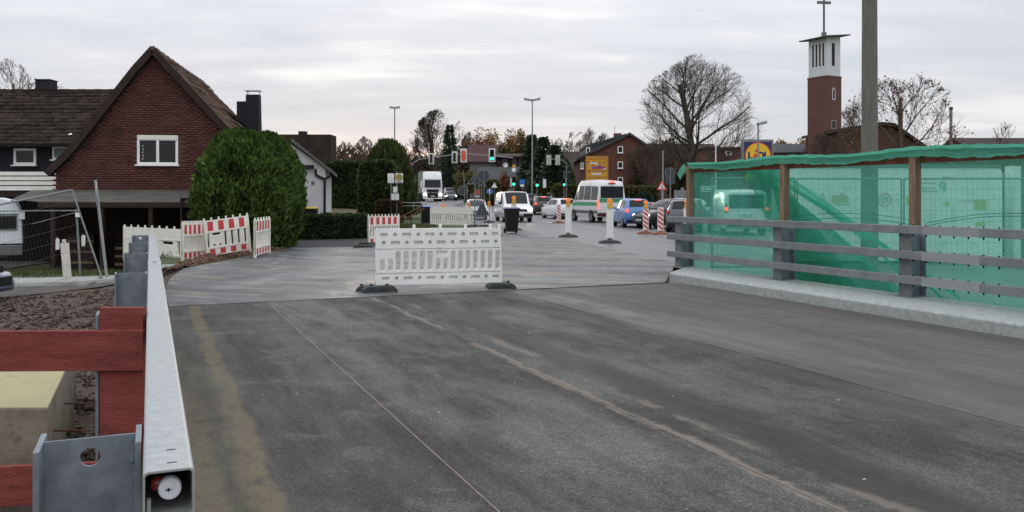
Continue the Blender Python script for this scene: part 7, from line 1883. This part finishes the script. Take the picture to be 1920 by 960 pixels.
def lamp_head(root, z, s=1.0, rot=0.0):
    h = MB().box(-0.085 * s, 0.085 * s, -0.06 * s, 0.06 * s, z, z + 0.15 * s).build('lamp_battery_box', M_ylw, root, bevel=0.01)
    m_ = MB().lathe([(0, -0.055 * s), (0.085 * s, -0.05 * s), (0.092 * s, -0.02 * s), (0.092 * s, 0.02 * s), (0.085 * s, 0.05 * s), (0, 0.055 * s)], 20, 'y', (0, 0, z + 0.25 * s))
    m_.build('lamp_lens', M_orange, root, smooth=True)
def beacon(label, px, Y, z=None, h=1.0, lamp=True, stripes=False, base=M_base, w=0.25, s=1.0, rz=0.0, group='guide beacons along the road', dirn=1):
    b = thing('guide_beacon', label, 'guide beacon', (gx(px, Y), Y, road_z(Y) if z is None else z), rz, group)
    MB().prism([(-0.40, 0), (0.40, 0), (0.36, 0.06), (0.20, 0.10), (-0.20, 0.10), (-0.36, 0.06)], -0.2, 0.2).build('foot', base, b, bevel=0.01)
    MB().box(-0.08, 0.08, -0.04, 0.04, 0.095, 0.17).build('socket', base, b)
    bl_ = MB().prism(rrect(-w / 2, w / 2, 0.16, 0.16 + h, 0.03, 3), -0.03, 0.03).build('blade', M_beacw, b, bevel=0.005)
    if stripes:
        k = 5; hh = (h - 0.04) / k
        for i in range(k):
            z0 = 0.18 + hh * i; 
            lo = 0.18; hi = 0.14 + h
            sl = 0.17 * dirn
            pts = [(-w / 2 + 0.015, z0 + max(0, sl)), (w / 2 - 0.015, z0 + max(0, -sl)), (w / 2 - 0.015, z0 + max(0, -sl) + hh * 0.5), (-w / 2 + 0.015, z0 + max(0, sl) + hh * 0.5)]
            pts = [(x, min(hi, max(lo, z))) for x, z in pts]
            if pts[2][1] - pts[1][1] > 0.01 or pts[3][1] - pts[0][1] > 0.01:
                MB().prism(pts, -0.036, -0.031).build('red_stripe', M_redstripe, b)
    if lamp: lamp_head(b, 0.16 + h - 0.02, s)
    return b
beacon('tall white beacon with orange lamp, nearest one standing alone on the road', 1143.5, 30.2, 0.0, 1.08, s=1.05)
beacon('tall white beacon with orange lamp in front of the minibus', 1065.5, 34.6, 0.0, 1.10, s=1.0)
beacon('red and white striped beacon with orange lamp beside the blue car', 1211, 37.6, None, 0.98, True, True, M_baseR)
beacon('red and white striped beacon without lamp nearest the end of the railing', 1238.5, 36.8, None, 1.02, False, True, M_baseR)
beacon('small red and white striped beacon in front of the white queueing car', 1047.5, 52.5, None, 1.0, False, True, M_baseR)
beacon('white beacon with orange lamp standing directly behind the large wheelie bin', 963.5, 41.5, 0.0, 1.15, s=1.1)
beacon('white beacon with orange lamp behind the end of the railing beside the netting', 1288, 33.0, None, 1.05, s=1.05)
beacon('low beacon with orange lamp in front of the dark saloon behind the slatted barrier', 831, 52, 0.0, 0.72, s=1.0)
beacon('low beacon with orange lamp left of the sign stands', 879, 52.5, 0.0, 0.78, s=1.0)
beacon('low beacon with orange lamp between the sign stands and the white van', 917, 53.5, 0.0, 0.86, s=1.0)

# ---- street lamps ----
def pole(root, h, r0=0.09, r1=0.055, m=M_steelp): MB().cyl((0, 0, -0.2), (0, 0, h), r0, r1, 12).build('pole', m, root, smooth=True)
def head(root, x0, x1, z0, z1, w=0.16):
    MB().add([(x0, -w, z0 - 0.04), (x1, -w, z1 - 0.04), (x1, w, z1 - 0.04), (x0, w, z0 - 0.04), (x0, -w * 0.6, z0 + 0.18), (x1, -w * 0.6, z1 + 0.14), (x1, w * 0.6, z1 + 0.14), (x0, w * 0.6, z0 + 0.18)], [(0, 3, 2, 1), (4, 5, 6, 7), (0, 1, 5, 4), (1, 2, 6, 5), (2, 3, 7, 6), (3, 0, 4, 7)]).build('lamp_head', M_galvw, root)
def street_lamp(label, px, Y, top, hs, arms):
    z0 = terrain(0, Y); h = zz(top, Y) - z0
    s = thing('street_lamp', label, 'street lamp', (gx(px, Y), Y, z0), 0, 'street lamps')
    pole(s, h, 0.10, 0.06)
    for a in arms: head(s, a[0], a[1], h + a[2], h + a[3])
    MB().ball((0, 0, h + 0.05), 0.13, 0.13, 0.13).build('arm_joint', M_galvw, s)
street_lamp('tall slender street lamp with a flat T shaped head against the sunset', 740, 92, 203, 1, ((-0.55, 0.0, 0.05, 0.0), (0.55, 0.0, 0.05, 0.0)))
street_lamp('tall street lamp with two drooping arms above the conifers', 998, 88, 189, 1, ((-0.85, -0.1, 0.12, 0.02), (0.85, 0.1, 0.14, 0.02)))
street_lamp('street lamp with a single small head in front of the shop sign', 1421.5, 62, 234, 1, ((0.62, 0.0, 0.12, 0.0),))
lp = thing('lamp_pole', 'thin grey pole among the bare thicket behind the warning triangle', 'pole', (gx(1243, 66), 66, 0.1)); MB().cyl((0, 0, 0), (0, 0, zz(287, 66)), 0.07, 0.05, 10).build('shaft', M_steelp, lp); MB().ball((0, 0, zz(287, 66)), 0.07).build('cap', M_steelp, lp)
lp = thing('flag_pole', 'thin white pole at the foot of the large bare tree', 'pole', (gx(1342, 60), 60, 0.0)); MB().cyl((0, 0, 0), (0, 0, zz(262, 60)), 0.05, 0.04, 8).build('shaft', M_sigw, lp); MB().ball((0, 0, zz(262, 60)), 0.06).build('cap', M_sigw, lp)

# ---- traffic signals ----
def signal_head(root, x, z, s=1.0, lit=None, cover=False, backb=True, back=False, y=0.0, arrows=False):
    hw_, hh = 0.30 * s, 0.62 * s
    m0 = M_sigback if back else M_sigw
    body = MB().prism(rrect(x - hw_, x + hw_, z - hh, z + hh, 0.06 * s, 3), y - 0.02, y + 0.02).build('backboard', m0, root) if backb else None
    MB().box(x - 0.16 * s, x + 0.16 * s, y + 0.02, y + 0.22, z - 0.5 * s, z + 0.5 * s).build('housing', M_sigback if back else M_black, root, bevel=0.02)
    if back:
        for k in (-1, 0, 1): MB().box(x - 0.13 * s, x + 0.13 * s, y - 0.06, y - 0.02, z + k * 0.31 * s - 0.13 * s, z + k * 0.31 * s + 0.13 * s).build('back_cover', M_sigback, root)
        return
    if cover:
        MB().prism([(x + 0.20 * s * cos(a) , z + (0.24 * s if sin(a) > 0 else -0.24 * s) + 0.22 * s * sin(a)) for a in [2 * pi * i / 20 for i in range(20)]], y - 0.12, y - 0.02).build('cover', M_rcover, root, bevel=0.02)
        return
    MB().prism(rrect(x - 0.17 * s, x + 0.17 * s, z - 0.5 * s, z + 0.5 * s, 0.08 * s, 3), y - 0.06, y - 0.02).build('face', M_black if lit is not None else M_sigback, root)
    for i, k in enumerate((1, 0, -1)):
        on = lit == i
        MB().lathe([(0, -0.03), (0.13 * s, -0.02), (0.13 * s, 0.02)], 18, 'y', (x, y - 0.06, z + k * 0.31 * s)).build('lens', M_green_on if on else M_black if lit is not None else M_greyw, root, smooth=True)
        MB().lathe([(0.14 * s, -0.16), (0.15 * s, 0.0)], 18, 'y', (x, y - 0.06, z + k * 0.31 * s)).build('visor', M_black, root)
Ys = 66.0
def sx(px): return gx(px, Ys) - gx(769, Ys)
def sz(py): return zz(py, Ys) - 0.05
ts = thing('signal_mast', 'traffic signal mast with a long curved arm carrying four signal heads over the road', 'traffic light', (gx(769, Ys), Ys, 0.05))
pole(ts, sz(322), 0.09, 0.07, M_greyw)
arm = [(sx(a), 0, sz(b)) for a, b in ((769, 322), (771, 312), (777, 304), (786, 299), (808, 296), (852, 290), (870, 288), (900, 291), (922, 292), (962, 296))]
MB().tube(arm, 0.05, 8).build('arm', M_galvw, ts)
MB().cyl((sx(769), 0, sz(318)), (sx(772), 0, sz(306)), 0.055, n=8).build('red_band', M_rcover, ts)
signal_head(ts, sx(809), sz(297.5), 0.70, y=-0.1); signal_head(ts, sx(852.5), sz(295), 0.74, y=-0.1)
signal_head(ts, sx(869.5), sz(291.5), 0.86, cover=True, y=-0.1); signal_head(ts, sx(922.5), sz(291), 0.86, lit=2, y=-0.1)
signal_head(ts, sx(772), sz(340), 0.78, cover=True, backb=False, y=-0.15)
MB().box(-0.35, -0.1, 0, 0.3, 0, 0.9).build('control_box', M_greyw, ts)
def small_signal(label, px, Y, py, lit, s=0.75, extra=None, backb=False, top=None):
    z0 = road_z(Y); t = thing('traffic_light', label, 'traffic light', (gx(px, Y), Y, z0), 0, 'small traffic lights on poles')
    pole(t, zz(top or (py - 14), Y) - z0, 0.055, 0.05, M_greyw)
    signal_head(t, 0, zz(py, Y) - z0, s, lit=lit, backb=backb, y=-0.12)
    if extra: extra(t, z0, Y)
def ex1(t, z0, Y):
    MB().lathe([(0, -0.02), (0.20, -0.02), (0.20, 0.02), (0, 0.02)], 20, 'y', (0, -0.1, zz(318.5, Y) - z0)).build('round_plate', M_wS, t)
    MB().box(-0.15, 0.15, -0.12, -0.06, zz(315, Y) - z0 + 0.05, zz(309, Y) - z0).build('yellow_plate', M_orS, t)
    MB().box(-0.32, -0.20, -0.1, 0.1, zz(350, Y) - z0, zz(334, Y) - z0).build('side_housing', M_sigw, t)
small_signal('green traffic light under a round white plate above the white van', 963.5, 78, 340, 2, 0.85, ex1, top=310)
small_signal('green traffic light with two dark heads beside it left of the conifers', 1007, 80, 342, 2, 0.85, lambda t, z0, Y: (MB().box(0.25, 0.50, -0.1, 0.1, zz(351, Y) - z0, zz(332, Y) - z0).build('side_housing', M_black, t), MB().box(0.55, 0.85, -0.05, 0.05, zz(352, Y) - z0, zz(336, Y) - z0).build('side_plate', M_wS, t)))
small_signal('small green traffic light on a thin pole in front of the dark conifer', 1057.5, 84, 342, 2, 0.75, lambda t, z0, Y: MB().box(0.12, 0.28, -0.05, 0.1, zz(347, Y) - z0, zz(334, Y) - z0).build('side_plate', M_wS, t), top=320)
sb = thing('signal_mast', 'signal arm with two pale signal backs hanging in front of the conifers', 'traffic light', (gx(1062, 82), 82, road_z(82)))
def s2x(px): return gx(px, 82) - gx(1062, 82)
def s2z(py): return zz(py, 82) - road_z(82)
pole(sb, s2z(306), 0.07, 0.06, M_greyw)
MB().tube([(s2x(1027), 0, s2z(298)), (s2x(1046), 0, s2z(299)), (s2x(1056), 0, s2z(301)), (0, 0, s2z(306))], 0.045, 6).build('arm', M_galvw, sb)
signal_head(sb, s2x(1029), s2z(300), 0.78, back=True, y=-0.1); signal_head(sb, s2x(1045.5), s2z(300), 0.78, back=True, y=-0.1)
for ch in sb.children:
    if ch.name.startswith('backboard'): ch.scale = (1, 1, 1)

# ---- orange direction board ----
Yd = 80.0
db = thing('direction_board', 'large orange direction board with crossed out white and blue place names above the minibus', 'sign', (gx(1119, Yd), Yd, road_z(Yd)))
def dx_(px): return gx(px, Yd) - gx(1119, Yd)
def dz_(py): return zz(py, Yd) - road_z(Yd)
secs = ((293, 304), (305, 320), (321, 332), (333, 342))
MB().prism(rrect(dx_(1098.5), dx_(1140.5), dz_(342), dz_(292.5), 0.06, 3), 0.03, 0.06).build('board', M_orS, db)
for i, (a, b) in enumerate(secs):
    plate('panel_border', rrect(dx_(1099.5), dx_(1139.5), dz_(b), dz_(a), 0.05, 3), [rrect(dx_(1099.5) + 0.03, dx_(1139.5) - 0.03, dz_(b) + 0.03, dz_(a) - 0.03, 0.04, 3)], 0.01, mat('dull border', (0.28, 0.13, 0.03), 0.6), db, y=0.022)
for (a, b, c, d, mm_) in ((1102, 298, 1137, 296.6, 'w2'), (1106, 307.5, 1112, 304, 'w'), (1113, 308, 1121, 304.4, 'w'), (1110, 316.5, 1134, 312.5, 'b'), (1122, 314, 1127, 309.5, 'b'), (1128, 318.5, 1136, 315.5, 'w'), (1109, 328, 1113, 325, 'w'), (1114, 328, 1127, 324.2, 'w'), (1103, 305.5, 1105, 302.5, 'k'), (1103, 323, 1105, 320, 'k'), (1104, 339, 1134, 337.6, 'w2')):
    m_ = {'w': M_wS, 'b': mat('blue place name field', (0.05, 0.07, 0.38), 0.5), 'k': mat('dark pictogram', (0.12, 0.04, 0.03), 0.6), 'w2': MATS['dull border']}[mm_]
    n_ = max(1, int((c - a) / 3.0)) if mm_ != 'w2' else 1
    for i in range(n_):
        x0 = a + (c - a) * i / n_; MB().box(dx_(x0), dx_(x0 + (c - a) / n_ * (0.78 if n_ > 1 else 1)), 0.008, 0.014, dz_(b) , dz_(d) + 0.02 * (i % 2)).build('lettering', m_, db)
MB().beam((dx_(1108), 0.0, dz_(318)), (dx_(1137), 0.0, dz_(311)), 0.006, 0.05).build('cross_out_tape', M_rS, db); MB().beam((dx_(1109), 0.0, dz_(309)), (dx_(1134), 0.0, dz_(319)), 0.006, 0.05).build('cross_out_tape', M_rS, db)
for px in (1105, 1134): MB().cyl((dx_(px), 0.12, -0.2), (dx_(px), 0.12, dz_(295)), 0.06, n=8).build('post', M_galvw, db)

# ---- shop sign: navy square, yellow disc with a red ring and LIDL ----
Yl = 70.0
ls = thing('shop_sign', 'square navy shop sign with yellow disc and red and blue lettering above the netting', 'sign', (gx(1421, Yl), Yl, 0.1))
def lx(px): return gx(px, Yl) - gx(1421, Yl)
def lz(py): return zz(py, Yl) - 0.1
MB().box(lx(1391.5), lx(1450.5), 0, 0.45, lz(321), lz(261.5)).build('frame', M_galvw, ls, bevel=0.02)
MB().box(lx(1395.5), lx(1446.5), -0.03, -0.001, lz(317), lz(266)).build('blue_face', M_lidlb, ls)
cL, rL = (0.0, lz(291.5)), (lx(1446.5) - lx(1395.5)) / 2
MB().prism(circ(cL[0], cL[1], rL * 0.965, 40), -0.045, -0.031).build('red_ring', M_lidlr, ls)
MB().prism(circ(cL[0], cL[1], rL * 0.90, 40), -0.060, -0.046).build('yellow_disc', M_lidly, ls)
for tch, x, m_, rot in (('L', -0.66, M_lidlb, 0), ('D', 0.22, M_lidlb, 0), ('L', 0.66, M_lidlb, 0)):
    text_obj('letter', tch, 0.78, m_, ls, (x, -0.07, cL[1] - 0.02), 0.02, bold=0.035)
# the tilted red i with its dot
MB().box(-0.11, 0.11, -0.085, -0.061, -0.30, 0.16).xf(Matrix.Translation((-0.22, 0, cL[1] - 0.03)) @ Matrix.Rotation(radians(20), 4, 'Y')).build('letter', M_lidlr, ls)
MB().prism(circ(-0.12, cL[1] + 0.40, 0.13, 16), -0.085, -0.061).build('letter_dot', M_lidlr, ls)
MB().box(lx(1400), lx(1440), 0.05, 0.35, lz(338), lz(323)).build('lower_panel', mat('yellow green panel', (0.55, 0.50, 0.05), 0.5), ls)
for px in (1402, 1439): MB().box(lx(px) - 0.08, lx(px) + 0.08, 0.1, 0.3, -0.2, lz(321)).build('leg', M_galvw, ls)
# a framed board lettered behind the netting, above the white van
ub = thing('framed_board', 'small framed white lettered board above the white van behind the netting', 'sign', (gx(1327, 40), 40, 0))
a = gx(1314, 40) - gx(1327, 40); b = gx(1342, 40) - gx(1327, 40); z0 = zz(359, 40); z1 = zz(349, 40)
plate('frame', rect_pts(a, b, z0, z1), [rect_pts(a + 0.03, b - 0.03, z0 + 0.03, z1 - 0.03)], 0.03, M_wS, ub)
for i in range(5): MB().box(a + 0.08 + i * 0.11, a + 0.15 + i * 0.11, -0.01, 0.01, z0 + 0.08, z1 - 0.07).build('lettering', M_wS, ub)
for x in (a + 0.02, b - 0.02): MB().cyl((x, 0.02, 0), (x, 0.02, z0), 0.02, n=6).build('leg', M_steelp, ub)

# ---- bus stop signs, left of the truck ----
Yh = 50.0
bs = thing('bus_stop_sign', 'bus stop sign with yellow disc and green H on a white board above timetable boards', 'sign', (gx(744, Yh), Yh, 0.0))
def hx(px): return gx(px, Yh) - gx(744, Yh)
def hz(py): return zz(py, Yh)
MB().cyl((0, 0.04, 0), (0, 0.04, hz(322)), 0.03, n=10).build('post', M_steelp, bs)
MB().box(hx(741.5), hx(755.5), -0.01, 0.01, hz(343), hz(325)).build('white_board', M_wS, bs)
ch_, rh = (hx(748.5), hz(332.5)), 0.20
MB().prism(circ(*ch_, rh, 28), -0.022, -0.011).build('green_ring', mat('green sign ring', (0.02, 0.20, 0.07), 0.5), bs)
MB().prism(circ(*ch_, rh * 0.86, 28), -0.034, -0.023).build('yellow_disc', mat('deep yellow sign face', (0.72, 0.34, 0.02), 0.4), bs)
plate('green_circle', circ(*ch_, rh * 0.72, 28), [circ(*ch_, rh * 0.60, 28)], 0.006, MATS['green sign ring'], bs, y=-0.040)
text_obj('letter', 'H', 0.24, MATS['green sign ring'], bs, (ch_[0], -0.042, ch_[1]), 0.006, bold=0.008)
MB().box(hx(743), hx(754), -0.02, -0.011, hz(342), hz(340.5)).build('line_text', M_slate, bs)
for i, (a, b, c, d) in enumerate(((727, 325, 739, 343), (737, 350, 745, 361), (734, 363, 740, 375), (741, 363, 748, 375))):
    o_ = MB().box(hx(a), hx(c), -0.015, 0.01, hz(d), hz(b)).build('timetable_board', M_wS, bs)
    for k in range(3): MB().box(hx(a) + 0.03, hx(c) - 0.03, -0.017, -0.0151, hz(d) + 0.05 + 0.11 * k, hz(d) + 0.065 + 0.11 * k).build('printed_line', M_greyw, o_)
MB().cyl((hx(733), 0.03, 0), (hx(733), 0.03, hz(326)), 0.025, n=8).build('post', M_steelp, bs)
# ---- round sign backs and warning triangle at the right ----
rs = thing('sign_post', 'grey post with a round sign back above a square one seen from behind', 'sign', (gx(1256.5, 50), 50, road_z(50)))
def rx_(px): return gx(px, 50) - gx(1256.5, 50)
def rz__(py): return zz(py, 50) - road_z(50)
MB().cyl((0, -0.04, -0.1), (0, -0.04, rz__(314)), 0.032, n=10).build('post', M_galvw, rs)
MB().prism(circ(0, rz__(324), 0.29, 28), 0, 0.02).build('round_back', M_signb, rs)
plate('rim', circ(0, rz__(324), 0.30, 28), [circ(0, rz__(324), 0.275, 28)], 0.03, M_galvw, rs)
MB().prism(rrect(-0.29, 0.29, rz__(345), rz__(335), 0.03, 2), 0, 0.02).build('square_back', M_signb, rs)
for pz in (333, 336): MB().box(-0.3, 0.3, -0.02, 0.0, rz__(pz) - 0.01, rz__(pz) + 0.01).build('clamp_bar', M_galvw, rs)
wt = thing('warning_triangle', 'red bordered roadworks warning triangle on a thin post', 'sign', (gx(1241, 56), 56, road_z(56)))
def wz_(py): return zz(py, 56) - road_z(56)
s_ = 0.34
MB().cyl((0, 0.03, -0.1), (0, 0.03, wz_(342)), 0.03, n=8).build('post', M_steelp, wt)
MB().prism([(-s_, wz_(356)), (s_, wz_(356)), (0, wz_(339))], -0.01, 0.01).build('red_face', M_rS, wt)
zc_ = wz_(356); MB().prism([(-s_ * 0.66, zc_ + 0.07), (s_ * 0.66, zc_ + 0.07), (0, zc_ + 0.46)], -0.016, -0.011).build('white_face', M_wS, wt)
# the man with a shovel
pg = MB().ball((0.02, -0.02, zc_ + 0.31), 0.03, 0.004, 0.03)
pg.prism([(-0.02, zc_ + 0.17), (0.03, zc_ + 0.15), (0.05, zc_ + 0.27), (-0.01, zc_ + 0.29)], -0.022, -0.017).prism([(-0.06, zc_ + 0.09), (-0.03, zc_ + 0.09), (0.02, zc_ + 0.17), (-0.01, zc_ + 0.18)], -0.022, -0.017).prism([(0.02, zc_ + 0.09), (0.05, zc_ + 0.09), (0.03, zc_ + 0.17), (0.0, zc_ + 0.17)], -0.022, -0.017).prism([(0.06, zc_ + 0.09), (0.17, zc_ + 0.09), (0.11, zc_ + 0.15)], -0.022, -0.017).build('pictogram', M_plateink, wt)

# ---- cluster of turned and stacked signs beside the white van ----
Yq = 47.0
def Q(px, py, dy=0.0): return at(px, py, Yq + dy)
def sign_disc(label, px, py, r_, m_, posts, yaw=0.0, dy=0.0, face=None, name='round_sign'):
    t = wthing(name, label, 'sign', at(px, 425, Yq + dy)); c = Q(px, py, dy)
    MB().prism(circ(0, 0, r_, 28), -0.008, 0.008).xf(Matrix.Translation(c) @ Matrix.Rotation(yaw, 4, 'Z')).build('disc', m_, t)
    plate_o = plate('rim', circ(0, 0, r_ + 0.008, 28), [circ(0, 0, r_ - 0.02, 28)], 0.025, M_galvw, t); plate_o.data.transform(Matrix.Translation(c) @ Matrix.Rotation(yaw, 4, 'Z'))
    for a in posts:
        MB().cyl(Q(a[0], a[1], dy - 0.06), Q(a[2], a[3], dy - 0.06), 0.022, n=8).build('post', M_galvw, t)
    MB().box(-0.3, 0.3, -0.25, 0.25, 0, 0.10).xf(Matrix.Translation(at(posts[0][2], 425, Yq + dy - 0.06) * 1.0)).build('foot', M_rubber, t)
    return t
sign_disc('large dark round sign back on a tall post left of the white van', 907, 330, 0.34, M_signb, ((907.5, 319, 908, 424),))
sign_disc('dark round sign back low behind the slatted barrier', 868, 357, 0.30, M_signb, ((869.5, 320, 873, 424),), dy=3.0)
ar = sign_disc('round blue sign with a white arrow beside the white van', 918, 359, 0.19, M_blueS, ((918, 352, 918, 424),), dy=5.0, name='round_blue_sign')
c = Q(918, 359, 4.9)
MB().prism([(-0.025, -0.13), (0.025, -0.13), (0.025, 0.03), (0.07, 0.03), (0, 0.14), (-0.07, 0.03), (-0.025, 0.03)], -0.01, 0.0).xf(Matrix.Translation(c)).build('white_arrow', M_wS, ar)
def sign_tri(label, pts, dy, m_, legs, name='triangle_sign_back'):
    t = wthing(name, label, 'sign', Q(pts[0][0], 424, dy)); P = [Q(a, b, dy) for a, b in pts]
    MB().add(P + [p + Vector((0, 0.02, 0)) for p in P], [tuple(range(len(P))), tuple(range(2 * len(P) - 1, len(P) - 1, -1))] + [(i, (i + 1) % len(P), (i + 1) % len(P) + len(P), i + len(P)) for i in range(len(P))]).build('plate', m_, t)
    for a, b in zip(P, P[1:] + P[:1]): MB().cyl(a - Vector((0, 0.01, 0)), b - Vector((0, 0.01, 0)), 0.015, n=6).build('rim', M_galvw, t)
    for a in legs: MB().cyl(Q(a[0], a[1], dy - 0.05), Q(a[2], a[3], dy - 0.05), 0.02, n=8).build('leg', M_galvw, t)
    return t
sign_tri('dark triangular sign back standing low on a frame left of the white van', ((892, 404), (918, 404), (903, 377)), -1.0, M_signb, ((903, 350, 903, 424), (888, 408, 914, 408)))
sign_tri('tilted triangular sign back high in the sign cluster', ((897, 316), (912, 350), (884, 342)), 1.0, M_signb, ((891, 330, 891, 424), (900, 314, 885, 345), (893, 322, 877, 345)))
sign_tri('small red and white triangle far behind the sign cluster', ((921, 352), (933, 352), (927, 341)), 18.0, M_wS, ((927, 352, 927, 378),), name='warning_triangle')
fr_ = wthing('steel_stand', 'empty grey steel sign frame standing behind the slatted barrier', 'frame', Q(884, 424, 0.5))
for a in ((876, 345, 876, 424), (890, 345, 890, 424), (876, 345, 890, 345), (898, 340, 900, 424), (876, 384, 890, 384)): MB().cyl(Q(a[0], a[1], 0.5), Q(a[2], a[3], 0.5), 0.02, n=8).build('tube', M_galvw, fr_)
sj = wthing('red_white_sign', 'small red and white sign plate among the stands', 'sign', Q(896, 424, 2.0))
MB().prism([(-0.15, -0.10), (0.15, -0.10), (0.15, 0.10), (-0.15, 0.10)], -0.01, 0.01).xf(Matrix.Translation(Q(895, 360, 2.0))).build('plate', M_rS, sj); MB().cyl(Q(895, 357, 2.05), Q(895, 424, 2.05), 0.02, n=8).build('post', M_galvw, sj)
MB().box(-0.15, 0.15, -0.02, 0.0, -0.04, 0.04).xf(Matrix.Translation(Q(895, 368, 1.95))).build('lower_plate', M_wS, sj)
bl_ = thing('blue_sign', 'small square blue sign on a post behind the white van', 'sign', (gx(979, 82), 82, road_z(82)))
z_ = zz(341, 82) - road_z(82); MB().box(-0.26, 0.26, -0.01, 0.01, z_ - 0.2, z_ + 0.22).build('plate', M_blueS, bl_); MB().box(-0.2, 0.2, -0.015, 0.005, z_ - 0.45, z_ - 0.24).build('lower_plate', M_wS, bl_); MB().cyl((0, 0.05, -0.1), (0, 0.05, z_ + 0.2), 0.03, n=8).build('post', M_steelp, bl_)
# brown handrails
hr = wthing('handrail', 'rusty brown sloping handrail beside the dark container with the blue lid', 'handrail', at(765, 412, 47))
for (a, b, c, d) in ((748, 409, 792, 386), (757, 412, 796, 391)): MB().cyl(at(a, b, 47), at(c, d, 48.5), 0.035, n=8).build('rail', M_rust, hr)
for (a, b, c, Y) in ((752, 407, 425, 47.1), (771, 398, 421, 47.8), (790, 388, 418, 48.4)): MB().cyl(at(a, b, Y), at(a, c, Y), 0.03, n=8).build('post', M_rust, hr)
hr2 = wthing('handrail', 'low grey handrail along the path left of the truck', 'handrail', at(770, 388, 60))
for py in (380, 386): MB().cyl(at(750, py, 60), at(800, py + 0.5, 60), 0.035, n=8).build('rail', M_steelp, hr2)
for px in (752, 775, 798): MB().cyl(at(px, 380, 60), at(px, 396, 60), 0.03, n=8).build('post', M_steelp, hr2)
# row of red and white barrier boards beyond the queue
i = 0
labs = ('first', 'second', 'third', 'fourth', 'fifth', 'sixth')
for k, (pa, pb) in enumerate(((1160, 1182), (1182, 1204))):
    Yk = 62
    barrier(('red and white slatted barrier just right of the minibus roof line', 'red and white slatted barrier above the blue car roof')[k], (gx(pa, Yk), Yk, road_z(Yk) + 0.1), 0.0, w=gx(pb, Yk) - gx(pa, Yk) - 0.03, stripes=4, slots=5, studs=5, feet=False, group='distant red and white barriers')
hb = thing('site_hoarding', 'long low white and red board fence behind the queue of cars', 'fence', (gx(1000, 74), 74, road_z(74)))
xx = 0.0
n_ = 0
while n_ < 14:
    w_ = 0.98; MB().box(xx, xx + w_ - 0.03, 0, 0.05, 0.3, 1.0).build('board', M_beacw, hb)
    MB().box(xx + 0.1, xx + 0.42, -0.01, -0.001, 0.66, 0.9).build('red_panel', M_redstripe, hb)
    MB().box(xx - 0.02, xx + 0.02, 0.05, 0.1, -0.2, 1.05).build('post', M_galvw, hb)
    xx += w_; n_ += 1
# grey cabinet behind the silver car, pedestrian far off
cb = thing('grey_cabinet', 'pale grey utility cabinet with a small vent above the silver estate car', 'cabinet', (gx(1279, 60), 60, road_z(60)))
MB().box(-0.42, 0.42, 0, 0.8, 0, zz(357, 60) - road_z(60)).build('body', M_galvw, cb, bevel=0.02); MB().lathe([(0, 0.2), (0.12, 0.18), (0.12, 0.0), (0, 0)], 10, 'z', (0.1, 0.4, zz(357, 60) - road_z(60))).build('vent', M_galvw, cb)
sat = thing('satellite_dish', 'round white satellite dish on the low house behind the signal arm', 'dish', (gx(948, 104), 104, zz(309, 104)))
MB().lathe([(0, 0.06), (0.28, 0.0), (0.30, -0.06)], 18, 'y').build('dish', M_wS, sat); MB().cyl((0, 0.05, 0), (0, 0.6, -0.3), 0.03, n=6).build('arm', M_steelp, sat)
